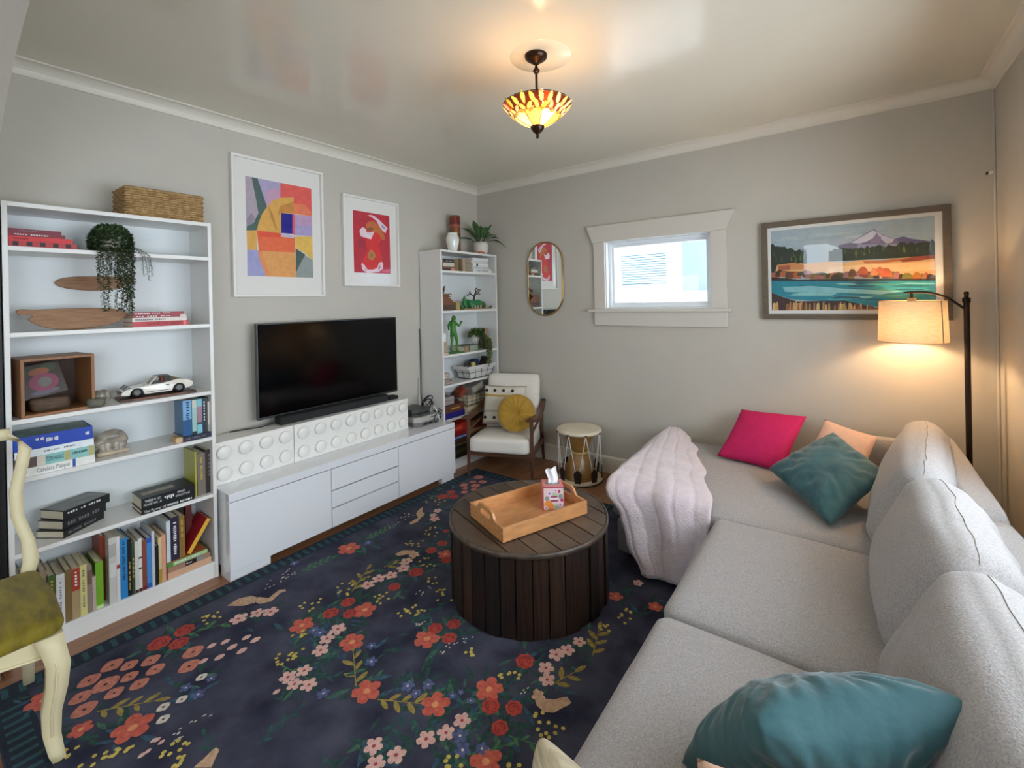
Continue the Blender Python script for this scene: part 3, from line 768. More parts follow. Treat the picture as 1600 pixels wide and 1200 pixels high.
# print leaning inside
Tp = Tb @ Matrix.Translation((0.0, -.015, .075)) @ Matrix.Rotation(radians(10), 4, 'X') @ Matrix.Rotation(radians(-14), 4, 'Y')
t = thingM('art_card', 'small clear-wrapped card with an orange and pink print, inside the wooden box', 'card', Tp)
MB().box(-.004, 0, -.075, .075, 0, .155).build('card', M('card_brown', (66, 54, 46), rough=.3), t, local=True)
def blob(mb, cy, cz, ry, rz, x, m=0, n=14): mb.add([(x, cy + ry * cos(2 * pi * i / n), cz + rz * sin(2 * pi * i / n)) for i in range(n)], [list(range(n))], m)
p = MB(); blob(p, -.03, .128, .03, .022, .0006, 0); blob(p, .035, .130, .03, .020, .0006, 0)
blob(p, .0, .118, .036, .018, .001, 1); blob(p, .005, .066, .052, .042, .0014, 2); blob(p, .008, .066, .024, .024, .0018, 3); blob(p, .0, .020, .05, .012, .0012, 4)
p.build('print', [M('print_green', (62, 76, 50)), M('print_orange', (150, 88, 56)), M('print_pink', (140, 66, 90)), M('print_grey', (112, 110, 102)), M('print_mauve', (104, 96, 112))], t, local=True)
t = MB().rbox((0.19, -3.315, SA[2] + .012 + .029), (.10, .14, .058), .02, 6, deform=lambda p, u, v, w: p * (1 + .16 * fbm(p, 18, 3.0))).build('wood_block', M('grey_driftwood', (92, 74, 58), rough=.8, stretch=(2, 2, 14), scale=12, var=.3, bump=.3), origin=(0.19, -3.31, SA[2] + .012))
tag(t, 'weathered wood block lying inside the wooden box', 'driftwood')
def stone(label, c, size, seed, mat, amp=.2):
    b = MB().rbox((0, 0, 0), size, min(size) * .48, 8, deform=lambda p, u, v, w: p * (1 + amp * fbm(p, 16, seed)))
    zmin = min(v.z for v in b.v)
    b.v = [Vector((v.x + c[0], v.y + c[1], v.z - zmin + c[2])) for v in b.v]
    o = b.build('stone', mat, origin=c); tag(o, label, 'stone'); return o
m_st1 = M('green_grey_stone', (120, 116, 98), rough=.75, scale=22, col2=(92, 94, 82), bump=.2)
m_st2 = M('banded_stone', (52, 50, 46), rough=.35, scale=26, col2=(184, 174, 154), stretch=(1, 2.2, 1), detail=6)
stone('flat grey-green stone in front of the wooden box', (0.262, -3.165, SA[2] + .0005), (.06, .072, .040), 1.0, m_st1)
stone('rounded banded stone with pale markings, right of the wooden box', (0.20, -3.135, SA[2] + .0005), (.06, .066, .075), 4.0, m_st2, .3)

# model car on a plinth, front towards the left
Tc = Matrix.Translation((0.175, -2.90, SA[2])) @ Matrix.Rotation(radians(-3), 4, 'Z')
t = thingM('display_plinth', 'thin dark wooden plinth under the model car', 'plinth', Tc)
MB().box(-.075, .078, -.165, .165, .0005, .012).build('board', M('dark_stained_wood', (74, 46, 36), rough=.35, stretch=(10, 1.5, 10), scale=6, var=.25), t, local=True, bevel=.004)
MB().box(.0785, .0795, -.12, .12, .003, .010).build('edge_inlay', M('reddish_wood', (120, 74, 52), rough=.4), t, local=True)
Tc2 = Tc @ Matrix.Translation((0, 0, .0122))
t = thingM('model_car', 'white open-top toy model sports car on a dark plinth', 'model car', Tc2)
m_cw = M('car_white', (238, 234, 222), rough=.25, coat=.4); m_cb = M('car_black', (20, 20, 22), rough=.4); m_cg = M('car_grey', (120, 120, 118), rough=.3); m_cbr = M('car_tan_seat', (134, 66, 44), rough=.6)
HL = .158; HWc = .058
# lower body: side profile (y, z) with wheel arches, front at -y
def arch_pts(cy, r, n=8): return [(cy + r * cos(pi - pi * i / n), .020 + r * sin(pi - pi * i / n) * 1.0) for i in range(n + 1)]
prof = [(-HL, .016)] + [(-.125, .012)] + arch_pts(-.094, .027) + [(-.062, .012), (.055, .012)] + arch_pts(.088, .028) + [(.122, .014), (HL - .004, .026), (HL, .040), (HL - .006, .052), (.120, .066), (.085, .071), (.02, .060), (-.045, .057), (-.095, .052), (-.135, .044), (-HL + .002, .030)]
body = MB()
# sections across the width: wide at the sill, narrow at the top
for s in (-1, 1):
    pass
n = len(prof)
def wid(y, z): return HWc * (1 - .30 * max(0, (z - .04) / .035) ** 2) * (1 - .22 * (abs(y) / HL) ** 4)
vs = [(wid(y, z), y, z) for y, z in prof] + [(-wid(y, z), y, z) for y, z in prof]
fs = [(i, (i + 1) % n, n + (i + 1) % n, n + i) for i in range(n)]
body.add(vs, fs, 0, False)
body.add(vs, [list(range(n)), list(range(n, 2 * n))[::-1]], 0, False)
body.build('body', m_cw, t, local=True, bevel=.003, fixn=True)
for s in (-1, 1):
    for cy_, r in ((-.094, .0245), (.088, .025)):
        R = Matrix.Translation((s * .050, cy_, .0245)) @ Matrix.Rotation(pi / 2, 4, 'Y')
        w = MB().lathe([(.013, -.010), (r, -.010), (r + .0003, 0), (r, .010), (.013, .010)], n=22, T=R).build('wheel', m_cb, t, local=True)
        hub = MB().lathe([(0, -.0105), (.014, -.0105), (.014, .0105), (0, .0105)], n=16, T=R)
        for q in range(5):
            a = 2 * pi * q / 5
            hub.box(.003, .0135, -.002, .002, .0105 * (1) - .0005, .0120, T=R @ Matrix.Rotation(a, 4, 'Z'))
            hub.box(.003, .0135, -.002, .002, -.0120, -.0100, T=R @ Matrix.Rotation(a, 4, 'Z'))
        hub.build('rim', m_cg, w, local=True)
MB().box(-.044, .044, -HL - .004, -HL + .012, .026, .034).build('front_bumper', m_cb, t, local=True, bevel=.002)
MB().box(-.040, .040, HL - .010, HL + .003, .036, .046).build('rear_bumper', m_cb, t, local=True, bevel=.002)
MB().box(-.048, .048, -HL + .004, -HL + .014, .016, .026).build('front_spoiler', m_cw, t, local=True, bevel=.002)
MB().box(-.016, .016, -HL - .006, -HL - .002, .015, .025).build('number_plate', M('plate_orange', (214, 150, 110)), t, local=True)
for s in (-1, 1):
    MB().cyl((s * .036, -.140, .040), (s * .036, -.122, .056), .012, .013, n=14).build('headlight', m_cg, t, local=True)
MB().box(-.034, .034, -.03, .055, .052, .066).build('cabin_floor', m_cb, t, local=True)
for s in (-1, 1):
    MB().rbox((s * .018, .022, .078), (.026, .014, .040), .005, 4).build('seat', m_cbr, t, local=True)
# windscreen with frame, targa hoop, rear glass
wsf = MB()
for s in (-1, 1): wsf.tube([(s * .046, -.042, .056), (s * .036, -.008, .094)], .0028, n=6)
wsf.tube([(-.036, -.008, .094), (.036, -.008, .094)], .0026, n=6)
wsf.build('windscreen_frame', m_cw, t, local=True)
MB().add([(-.045, -.041, .057), (.045, -.041, .057), (.035, -.009, .093), (-.035, -.009, .093)], [(0, 1, 2, 3)]).build('windscreen', glass_mat('smoked_glass', (190, 180, 160)), t, local=True)
hp = MB()
hp.sweep([((-.044, .040, .064), (0, 1, 0), (1, 0, 0)), ((-.036, .036, .096), (0, 1, 0), (.7, 0, -.7)), ((.036, .036, .096), (0, 1, 0), (-.7, 0, -.7)), ((.044, .040, .064), (0, 1, 0), (-1, 0, 0))], [(-.014, -.002), (.014, -.002), (.014, .003), (-.014, .003)], smooth=False)
hp.build('roll_hoop', m_cb, t, local=True)
MB().box(-.034, .034, -.008, .026, .093, .097).build('roof_strip', m_cb, t, local=True)
rg = MB(); rg.add([(-.040, .050, .094), (.040, .050, .094), (.038, .100, .072), (-.038, .100, .072), (-.046, .052, .064), (.046, .052, .064)], [(0, 1, 2, 3), (0, 3, 4), (1, 5, 2)])
rg.build('rear_glass', glass_mat('smoked_glass'), t, local=True)
for s in (-1, 1):
    MB().box(s * .0585 - .0006, s * .0585 + .0006, -.058, .050, .0205, .0235).build('side_stripe', m_cb, t, local=True)
    MB().box(s * .0565 - .0008, s * .0565 + .0008, .028, .044, .0465, .0505).build('door_handle', m_cb, t, local=True)
MB().box(-.03, .03, HL - .006, HL - .001, .046, .053).build('tail_light', M('tail_orange', (206, 120, 60)), t, local=True)
MB().box(.012, .030, -.064, -.050, .0545, .0570).build('bonnet_vent', m_cb, t, local=True)

# shelf 4: stack at left, carved stone bear, upright books
G = 'stack of books at left of the fourth shelf'
stack(0.286, -3.440, SA[3], [
    ('white paperback with grey script, lowest of the fourth-shelf stack', .037, .262, .20, (236, 236, 230), [('Careless People', .25, .66, .5, INKGR, .8)], 0, 0, 0, [(.70, .74, (50, 84, 170))]),
    ('teal hardback with dark capitals in the fourth-shelf stack', .045, .262, .20, (140, 198, 192), [('TOM HANKS', .37, .59, .5, INKT, .66), ('A Novel of Pictures', .70, .90, .4, INKT, .4)], 0, -.002, 0, [(.0, .26, (96, 78, 74)), (.26, .36, (226, 216, 200)), (.61, .67, (190, 176, 110)), (.92, .99, (190, 176, 110))]),
    ('thick white hardback below the blue one', .032, .260, .20, (234, 240, 244), [('Essays & Places', .35, .55, .5, INKGR, .45), ('Selected', .60, .75, .45, INKGR, .4)], 0, -.004, 0)], G)
zt = SA[3] + .037 + .045 + .032 + .0016
t = book('large thick royal blue book on top of the fourth-shelf stack', lay(0.280, -3.445, zt, .060), .060, .262, .20, (20, 66, 176), [('THE', .27, .31, .3, INKW, .30), ('BIG', .33, .37, .3, INKW, .34), ('ROUND', .40, .48, .45, INKW, .5), ('DAY', .50, .55, .45, INKW, .5), ('OUT', .90, .96, .5, INKW, .4)], flat='up', group=G)
MB().box(-.19, -.01, -.0006, 0, .02, .25).build('cover_print', M('cover_photo', (130, 160, 138), rough=.4, scale=20, col2=(78, 100, 96)), t, local=True)
# bear
def bear_def(p, u, v, w): return p
t = thing('stone_bear', 'polished grey stone bear carving on a rough base', 'figurine', (0.19, -3.098, SA[3]))
m_bear = M('polished_jasper', (112, 106, 96), rough=.22, stretch=(1, 1, 3), scale=16, col2=(196, 186, 170), detail=6)
MB().rbox((0.19, -3.098, SA[3] + .012), (.07, .118, .023), .009, 6, deform=lambda p, u, v, w: p * (1 + .22 * fbm(p, 22, 7))).build('base', M('rough_rock', (186, 170, 148), rough=.9, scale=40, var=.2, bump=.4), t)
bb_ = MB()
P = [(-.060, .030, .013), (-.056, .050, .022), (-.040, .078, .030), (-.012, .090, .038), (.016, .090, .039), (.036, .076, .034), (.046, .052, .026)]
bb_.tube([(0.19, -3.098 + a, SA[3] + b) for a, b, c in P], 0, n=14, rads=[c for a, b, c in P])
for a, r in ((-.040, .022), (-.018, .021), (.020, .023), (.042, .022)):
    bb_.tube([(0.19 + (.012 if a * 100 % 2 < 1 else -.012), -3.098 + a * .85, SA[3] + .018), (0.19, -3.098 + a, SA[3] + .062)], 0, n=10, rads=[r * .85, r * 1.2])
for s in (-1, 1): bb_.tube([(0.19 + s * .014, -3.140, SA[3] + .072), (0.19 + s * .016, -3.140, SA[3] + .084)], 0, n=8, rads=[.008, .005])
bb_.build('body', m_bear, t, subsurf=1)
# flat dark book with upright books standing on it
stack(0.290, -2.838, SA[3], [('dark navy book lying flat beneath the upright books on the fourth shelf', .027, .130, .17, (34, 38, 62), [('THE GREAT DAM', .08, .80, .5, INKGR, .55)], 0.024, 0, 0)], 'books at right of the fourth shelf')
o = MB().box(0.19, 0.278, -2.848, -2.8155, SA[3] + .0005, SA[3] + .028).build('wood_block', M('pale_pine', (206, 176, 138), rough=.6, stretch=(2, 12, 12), scale=6, var=.12), origin=(0.235, -2.832, SA[3]), bevel=.003)
tag(o, 'small pale wood block at left end of the flat navy book', 'wood block')
G = 'upright books standing on the fourth shelf'
z = SA[3] + .0280
for lab, y, th, h, c, title, bands in (
    ('broad blue paperback, leftmost of the upright fourth-shelf books', -2.812, .042, .196, (58, 108, 150), [('IRON & FOAM', .45, .95, .55, INKD, .6)], [(.45, 1.0, (120, 172, 218)), (.0, .45, (26, 88, 140))]),
    ('pale green-blue book beside the broad blue one', -2.768, .022, .192, (160, 198, 196), None, [(.78, 1.0, (206, 208, 196)), (.0, .08, (40, 44, 52))]),
    ('turquoise book with a faded red picture on its spine', -2.744, .025, .192, (128, 198, 210), None, [(.32, .78, (168, 128, 140)), (.26, .32, (50, 64, 80))]),
    ('slim navy book with white lettering, right of the turquoise one', -2.717, .016, .194, (30, 46, 76), [('PACIFIC', .3, .9, .5, INKW, .6)], []),
    ('thin dark olive book among the upright fourth-shelf books', -2.700, .008, .194, (70, 72, 54), None, []),
    ('short white book at right end of the fourth shelf', -2.691, .0085, .170, (226, 220, 208), None, [(.0, .25, (186, 180, 178))])):
    book(lab, up(0.272, y, z), th, h, .13, c, title, bands=bands, group=G)

# shelf 5: two stacks and three upright books
def stack_rot(x, y, z, rz, items, group):
    for lab, th, h, d, col, title, drz, dx, dy in items:
        z += .0004
        book(lab, lay(x + dx, y + dy, z, th, rz + drz), th, h, d, col, title, flat='up', group=group); z += th
r0 = radians(33)
stack_rot(0.272, -3.290, SA[4], r0, [
    ('black hardback, lowest of the three skewed dark books', .034, .20, .135, (30, 29, 30), [('NIGHT WATCH', .1, .8, .5, INKGR, .5)], 0.03, 0.004, 0),
    ('black hardback, middle of the three skewed dark books', .040, .20, .135, (36, 36, 38), [('THE NEXT WAR', .1, .85, .5, INKGR, .6)], -0.05, -.012, 0),
    ('black hardback with grey photo cover, top of the three skewed dark books', .042, .205, .14, (34, 36, 38), [('CITY OF GLASS', .08, .8, .35, INKW, .35)], -.12, -.022, .004)], 'skewed black books on the fifth shelf')
tp = [o for o in bpy.data.objects if o.get('label', '').startswith('black hardback with grey photo')][0]
MB().box(-.135, -.004, -.0006, 0, .006, .198).build('cover_print', M('grey_photo_print', (134, 136, 130), rough=.4, scale=14, col2=(88, 92, 90)), tp, local=True)
stack(0.288, -3.006, SA[4], [
    ('slim black book with bold white title, under the thick black one', .022, .236, .165, (22, 23, 26), [('The Power of', .04, .44, .5, INKW, .85), ('xxxxxxx xxxxxxxx', .47, .95, .5, INKW, .8)], 0, .002, 0),
    ('thick black book with white capitals, on the fifth shelf', .058, .236, .165, (20, 22, 26), [('THERE IS NO', .06, .35, .30, INKW, .30), ('PLACE FOR US', .04, .36, .62, INKW, .26), ('BRIAN', .66, .80, .28, INKW, .28), ('GOLDSTONE', .62, .90, .60, INKW, .24)], .001, 0, 0)], 'black books at right of the fifth shelf')
tp = [o for o in bpy.data.objects if o.get('label', '').startswith('thick black book with white')][0]
MB().box(-.10, -.055, -.0006, 0, .02, .16).build('cover_print', M('cover_tan_print', (150, 138, 118), rough=.5), tp, local=True)
sk = MB()
for i, hh_ in enumerate((.010, .018, .012, .02, .014)): sk.box(.0, .0010, .018, .018 + hh_, .098 + i * .009, .104 + i * .009)
sk.build('spine_print', INKW, tp, local=True)
G = 'upright books on the fifth shelf'
for lab, y, th, h, c, title in (
    ('yellow-green hardback, leftmost upright book of the fifth shelf', -2.757, .008, .250, (176, 172, 66), None),
    ('taupe hardback between the yellow-green and dark brown books', -2.746, .040, .236, (122, 112, 100), [('THE SEASONS', .35, .9, .5, INKG, .45)]),
    ('dark brown hardback with gold title, rightmost of the fifth shelf', -2.704, .037, .246, (56, 46, 42), [('WALDEN', .35, .9, .5, INKGR, .5)])):
    book(lab, up(0.262, y, SA[4] + .0004), th, h, .17, c, title, group=G)

# bottom shelf row
G = 'row of books on the bottom shelf of the left bookcase'
row = [  # label, thickness, height, colour, title, bands, x
    ('grey-blue paperback, first of the bottom row behind the chair', .018, .270, (120, 132, 142), None, [], .22),
    ('cream hardback hidden partly behind the chair back', .020, .255, (206, 196, 162), None, [], .25),
    ('small cream-topped book behind the velvet seat', .026, .215, (200, 190, 150), None, [], .27),
    ('tall brown paper-covered book behind the velvet seat', .022, .268, (156, 134, 106), None, [], .27),
    ('dark green hardback left of the white one in the bottom row', .024, .240, (78, 100, 50), [('GARDEN', .5, .9, .5, INKG, .5)], [], .285),
    ('wide white paperback in the bottom row, beside the green hardback', .026, .232, (226, 226, 224), [('A Field Guide', .2, .85, .5, INKGR, .4)], [], .287),
    ('olive brown cloth book in the bottom row', .021, .240, (126, 104, 60), None, [], .287),
    ('tan book with a red label at the top of its spine', .026, .238, (176, 152, 112), [('ISLES', .62, .92, .5, INKW, .45)], [(.55, .98, (178, 66, 46))], .287),
    ('pale yellow paperback right of the red-labelled book', .022, .238, (222, 212, 140), [('the small hours', .15, .9, .5, INKGR, .5)], [], .287),
    ('mauve-grey book right of the pale yellow one', .016, .224, (150, 130, 122), None, [(.6, .9, (120, 92, 80))], .287),
    ('short narrow taupe book in the bottom row', .012, .166, (190, 178, 158), None, [], .288),
    ('bright green hardback in the bottom row', .026, .222, (120, 178, 42), None, [(.0, .06, (200, 226, 160))], .280),
    ('brown book with a red-orange spine, set back in the bottom row', .018, .320, (150, 62, 40), None, [], .22),
    ('tall grey-white marbled paperback in the bottom row', .026, .322, (206, 204, 198), None, [(.7, .9, (180, 176, 172)), (.4, .6, (222, 220, 214))], .287),
    ('thin tall white magazine beside the marbled paperback', .012, .318, (224, 222, 220), None, [(.5, .56, (170, 60, 66))], .287),
    ('tall sky blue paperback in the bottom row', .026, .300, (44, 134, 200), [('THE BAKER STREET COMPANION', .30, .96, .5, INKT, .7)], [], .287),
    ('black paperback with pale lettering, right of the sky blue one', .015, .285, (24, 28, 32), [('Birds of the North', .1, .6, .5, INKG, .6)], [], .287),
    ('slim dark green book in the bottom row', .011, .262, (58, 76, 48), [('Trees', .3, .7, .5, INKG, .6)], [], .287),
    ('first of two thin white paperbacks in the bottom row', .013, .262, (214, 214, 206), None, [(.0, .06, (70, 20, 26))], .287),
    ('second thin white paperback, with three small dots', .013, .272, (226, 226, 218), None, [(.62, .65, (60, 60, 66)), (.42, .45, (60, 60, 66)), (.0, .06, (70, 20, 26))], .287),
    ('rust brown paperback right of the two white ones', .017, .255, (138, 72, 56), None, [(.0, .07, (120, 20, 30))], .287),
    ('light and royal blue paperback in the bottom row', .020, .258, (44, 92, 178), None, [(.1, .9, (72, 138, 204))], .287),
    ('thin pale grey booklet right of the blue paperback', .011, .285, (206, 208, 212), None, [], .287),
    ('short black notebook at the shelf edge of the bottom row', .013, .205, (28, 26, 26), None, [], .293),
    ('cream book with olive foot, left of the salmon one', .014, .240, (214, 196, 150), None, [(.0, .3, (170, 150, 60))], .285),
    ('salmon pink book at right end of the bottom row', .016, .248, (226, 160, 130), None, [], .285),
]
y = YA + .022; gap = .0006
tot = sum(r[1] + gap for r in row); scale_ = (-2.905 - y) / tot
for lab, th, h, c, title, bands, x in row:
    th *= scale_
    book(lab, up(x, y, SA[5] + .0004), th, h, .19 if x > .26 else .16, c, title, bands=bands, group=G)
    y += th + gap * scale_
# horizontal pile at right with books on it
G = 'books piled at right of the bottom shelf'
stack(0.290, -2.900, SA[5], [
    ('thick peach cloth book, lowest at right of the bottom shelf', .034, .205, .20, (214, 170, 138), None, 0, 0, 0),
    ('brown book with a black panel on its spine, lower right pile', .026, .200, .195, (168, 128, 104), [('ATLAS', .42, .56, .5, INKW, .4)], 0, -.002, 0, [(.40, .66, (34, 28, 28)), (.68, .85, (140, 140, 136))]),
    ('green-spined cookbook with an orange cover, on the lower right pile', .022, .188, .19, (92, 148, 66), [('Nourish & Roast', .18, .8, .5, INKW, .6)], 0, -.006, 0, [(.14, 1.0, (164, 196, 140))])], G)
tp = [o for o in bpy.data.objects if o.get('label', '').startswith('green-spined cookbook')][0]
MB().box(-.185, -.004, -.0006, 0, .004, .184).build('cover_print', M('cover_orange_print', (206, 110, 48), rough=.4, scale=30, col2=(150, 66, 40)), tp, local=True)
zt = SA[5] + .034 + .026 + .022 + .002
for lab, y, th, h, c, title, bands, x in (
    ('slim white-spined book with black edges, standing on the lower right pile', -2.898, .018, .222, (206, 214, 212), None, [(.0, 1, (206, 220, 222))], .27),
    ('dark plum hardback with white title, standing on the lower right pile', -2.878, .036, .232, (44, 36, 62), [('A Gentleman Sleeps', .12, .88, .5, INKW, .62)], [], .27),
    ('gold-brown hardback beside the plum one', -2.840, .026, .226, (140, 108, 52), [('KIM', .4, .9, .5, INKG, .4)], [], .27)):
    book(lab, up(x, y, zt), th, h, .15, c, title, bands=bands, group=G)
book('dark maroon book standing at the back of the bottom shelf, upper right', up(0.16, -2.775, zt), .030, .262, .10, (98, 42, 34), None, group=G)
book('very dark tall book standing behind the slanted red one', up(0.15, -2.808, zt), .026, .258, .10, (40, 32, 34), None, group=G)
book('red book with yellow page edges, leaning over the cookbook', Matrix.Translation((0.275, -2.808, zt + .0135)) @ Matrix.Rotation(radians(-33), 4, 'X') @ Matrix.Translation((0, 0, 0)), .022, .185, .15, (166, 30, 44), None, group=G, bands=[(.0, 1.0, (226, 176, 60))])
# ------------------------------------------------------------------ corner bookcase: contents
# on top: vase, tall painted tube, potted plant, small orange book
o = MB().lathe([(0, .0005), (.040, .0005), (.048, .03), (.062, .09), (.064, .12), (.056, .150), (.046, .160), (.050, .166), (.050, .176), (.044, .176), (.042, .165), (0, .150)], c=(0.205, -0.60, 2.021), n=28).build('vase', M('white_glaze', (232, 234, 228), rough=.12, coat=.5), origin=(0.205, -0.60, 2.021))
tag(o, 'small glossy white ceramic vase on the corner bookcase', 'vase')
t = thing('painted_tube', 'tall reddish-brown painted bamboo tube standing behind the white vase', 'rain stick', (0.10, -0.455, 2.021))
MB().lathe([(0, 0), (.052, 0), (.053, .01), (.053, .365), (.050, .372), (0, .372)], c=(0.10, -0.455, 2.0212), n=24).build('tube', M('lacquered_wood', (96, 54, 34), rough=.25, stretch=(1, 1, 6), scale=7, col2=(150, 92, 46), coat=.3), t)
MB().lathe([(.0536, .285), (.0542, .29), (.0542, .345), (.0536, .35)], c=(0.10, -0.455, 2.0212), n=24).build('red_band', M('dark_red_lacquer', (112, 34, 28), rough=.25, coat=.3), t)
MB().lathe([(.0536, .255), (.0540, .258), (.0540, .278), (.0536, .281)], c=(0.10, -0.455, 2.0212), n=24).build('pale_band', M('pale_red_lacquer', (150, 78, 66), rough=.3), t)
# potted plant with broad pointed leaves
random.seed(4)
pp = Vector((0.185, -0.165, 2.021))
t = thing('potted_plant', 'leafy green plant in a round white pot on the corner bookcase', 'plant', tuple(pp))
MB().lathe([(0, .0005), (.052, .0005), (.068, .03), (.078, .07), (.076, .105), (.066, .130), (.060, .130), (.062, .11), (0, .11)], c=tuple(pp), n=28).build('pot', M('matte_white_pot', (226, 218, 208), rough=.5), t)
MB().lathe([(0, .113), (.0615, .112), (.0615, .10)], c=tuple(pp), n=20).build('soil', M('potting_soil', (50, 40, 32), rough=.95), t)
m_pl = M('plant_leaf_green', (56, 92, 52), rough=.42, scale=20, col2=(84, 120, 72)); 
def blade(p, d, L, w, droop, mat=None, name='leaf', parent=None):
    """one arched pointed leaf, 6 x 2 cells"""
    d = Vector(d).normalized(); side = d.cross(Vector((0, 0, 1)))
    if side.length < .05: side = Vector((1, 0, 0))
    side.normalize(); mb = MB(); nn = 7; rows = []
    for i in range(nn + 1):
        s = i / nn; q = Vector(p) + d * L * s + Vector((0, 0, -droop * L * s * s))
        ww = w * (sin(pi * min(1, s * .9 + .06)) ** .8) * (1 - s ** 4 * .9); upv = Vector((0, 0, .18 * ww))
        rows.append([q - side * ww / 2 + upv, q, q + side * ww / 2 + upv])
    vs = [v for r in rows for v in r]
    fs = [(i * 3 + j, i * 3 + j + 1, (i + 1) * 3 + j + 1, (i + 1) * 3 + j) for i in range(nn) for j in range(2)]
    mb.add(vs, fs, 0, True); return mb.build(name, mat, parent)
top = pp + Vector((0, 0, .115))
for ang, el, L, w, dr in ((20, 62, .20, .05, .1), (75, 55, .25, .045, .25), (130, 60, .24, .055, .15), (-30, 50, .24, .05, .35), (-75, 58, .27, .05, .18), (-110, 45, .27, .055, .3), (-150, 60, .22, .06, .1), (170, 52, .16, .05, .3),
                         (-60, 20, .22, .05, .55), (40, 18, .22, .045, .7), (95, 50, .15, .05, .3), (-95, 68, .20, .045, .05), (0, 35, .2, .05, .5), (-125, 22, .24, .05, .35), (60, 35, .18, .04, .5)):
    a = radians(ang); e = radians(el); d = Vector((cos(a) * cos(e), sin(a) * cos(e), sin(e)))
    q = top + Vector((cos(a), sin(a), 0)) * .012
    tip = q + d * L
    if tip.x < .02 or tip.y > -.02: L *= .62
    ob = blade(q + d * .075, d, L * .85, w * 1.45, dr, m_pl, 'leaf', t)
    MB().tube([q + Vector((0, 0, -.006)), q + d * .085], .0028, n=5).build('stalk', m_stem, ob)
stack(0.270, -0.315, 2.0205, [('small orange-brown book lying in front of the white plant pot', .022, .105, .045, (190, 112, 72), [('XX X XX', .15, .85, .5, INKD, .5)], 0, 0, 0)], None)

# shelf 1
G = 'dark and tan books at left of the upper corner shelf'
stack(0.272, -0.800, SB[0], [
    ('dark brown book, lowest of the small stack in corner bookcase', .024, .150, .16, (70, 50, 40), None, 0, 0, 0, [(.66, 1, (206, 136, 106))]),
    ('thin tan book in the small stack in corner bookcase', .014, .165, .16, (128, 96, 70), None, 0, -.004, 0),
    ('cream book in the small stack in corner bookcase', .034, .140, .15, (206, 198, 180), None, .008, -.004, 0),
    ('black book on top of the small stack in corner bookcase', .030, .128, .14, (40, 28, 28), [('xxxxxxxxx', .2, .85, .5, INKW, .4)], .016, -.004, 0)], G)
book('open tan book leaning, left half, in the upper corner shelf', up(0.21, -0.545, SB[0] + .0004, radians(24)), .030, .120, .12, (166, 142, 112), None, group='tan books')
book('tan book with worn spine beside the leaning one', up(0.23, -0.495, SB[0] + .0004, radians(-8)), .034, .130, .13, (172, 150, 120), None, group='tan books')
G = 'stack of white books in the corner bookcase'
stack(0.272, -0.395, SB[0], [
    ('white book with grey capitals, lowest of the white stack', .034, .285, .17, (222, 222, 220), [('xxxxx xxxxxxx', .2, .8, .5, INKGR, .5)], 0, 0, 0),
    ('white book second from bottom of the white stack', .024, .260, .165, (204, 204, 200), None, .006, -.012, 0),
    ('white book with a black square on its spine', .028, .235, .16, (234, 232, 230), None, .004, -.003, 0, [(.22, .33, (50, 48, 50))]),
    ('white book with cream tip, second from top of the white stack', .028, .250, .16, (212, 210, 206), None, -.008, -.014, 0, [(.0, .06, (236, 214, 186))]),
    ('white book on top of the white stack', .026, .235, .155, (228, 230, 230), None, .006, -.006, 0)], G)

# shelf 2: wooden house bank with a horse, toy landscape
zb = SB[1]
t = thing('wooden_box', 'stepped red-brown wooden box at left of the figurine shelf', 'box', (0.19, -0.715, zb))
m_rw = M('red_brown_wood', (120, 72, 50), rough=.5, stretch=(2, 8, 2), scale=5, var=.2)
MB().box(0.12, 0.262, -0.815, -0.640, zb + .0005, zb + .052).build('base', M('dark_walnut'), t, bevel=.003)
MB().prism([(-0.812, zb + .052), (-0.652, zb + .052), (-0.655, zb + .085), (-0.712, zb + .125), (-0.812, zb + .125)], 0.13, 0.252, 'x').build('body', m_rw, t, bevel=.003)
MB().box(0.125, 0.258, -0.815, -0.69, zb + .125, zb + .135).build('lid', m_rw, t, bevel=.002)
MB().box(0.135, 0.25, -0.81, -0.672, zb + .146, zb + .157).build('roof', M('olive_wood', (126, 112, 84), rough=.6), t, bevel=.002)
MB().box(0.145, 0.24, -0.80, -0.70, zb + .135, zb + .146).build('neck', m_rw, t)
def quad(name, label, c, L, mat, rot, cat='figurine'):
    """small horse: one continuous skinned body; L = height at the withers"""
    V = [(-.32, 0, .72), (0, 0, .68), (.32, 0, .74), (.48, 0, .98), (.56, 0, 1.16), (.78, 0, 1.02),
         (.34, .12, .66), (.36, .12, .36), (.34, .12, .02), (.34, -.12, .66), (.30, -.12, .36), (.34, -.12, .02),
         (-.34, .12, .66), (-.30, .12, .38), (-.38, .12, .02), (-.34, -.12, .66), (-.36, -.12, .38), (-.34, -.12, .02), (-.48, 0, .74), (-.58, 0, .40)]
    E_ = [(0, 1), (1, 2), (2, 3), (3, 4), (4, 5), (2, 6), (6, 7), (7, 8), (2, 9), (9, 10), (10, 11), (0, 12), (12, 13), (13, 14), (0, 15), (15, 16), (16, 17), (0, 18), (18, 19)]
    R_ = [.17, .17, .17, .11, .10, .065, .10, .06, .045, .10, .06, .045, .11, .06, .045, .11, .06, .045, .05, .04]
    return skinned(name, label, cat, c, L, V, E_, R_, mat, rot, rootv=1)
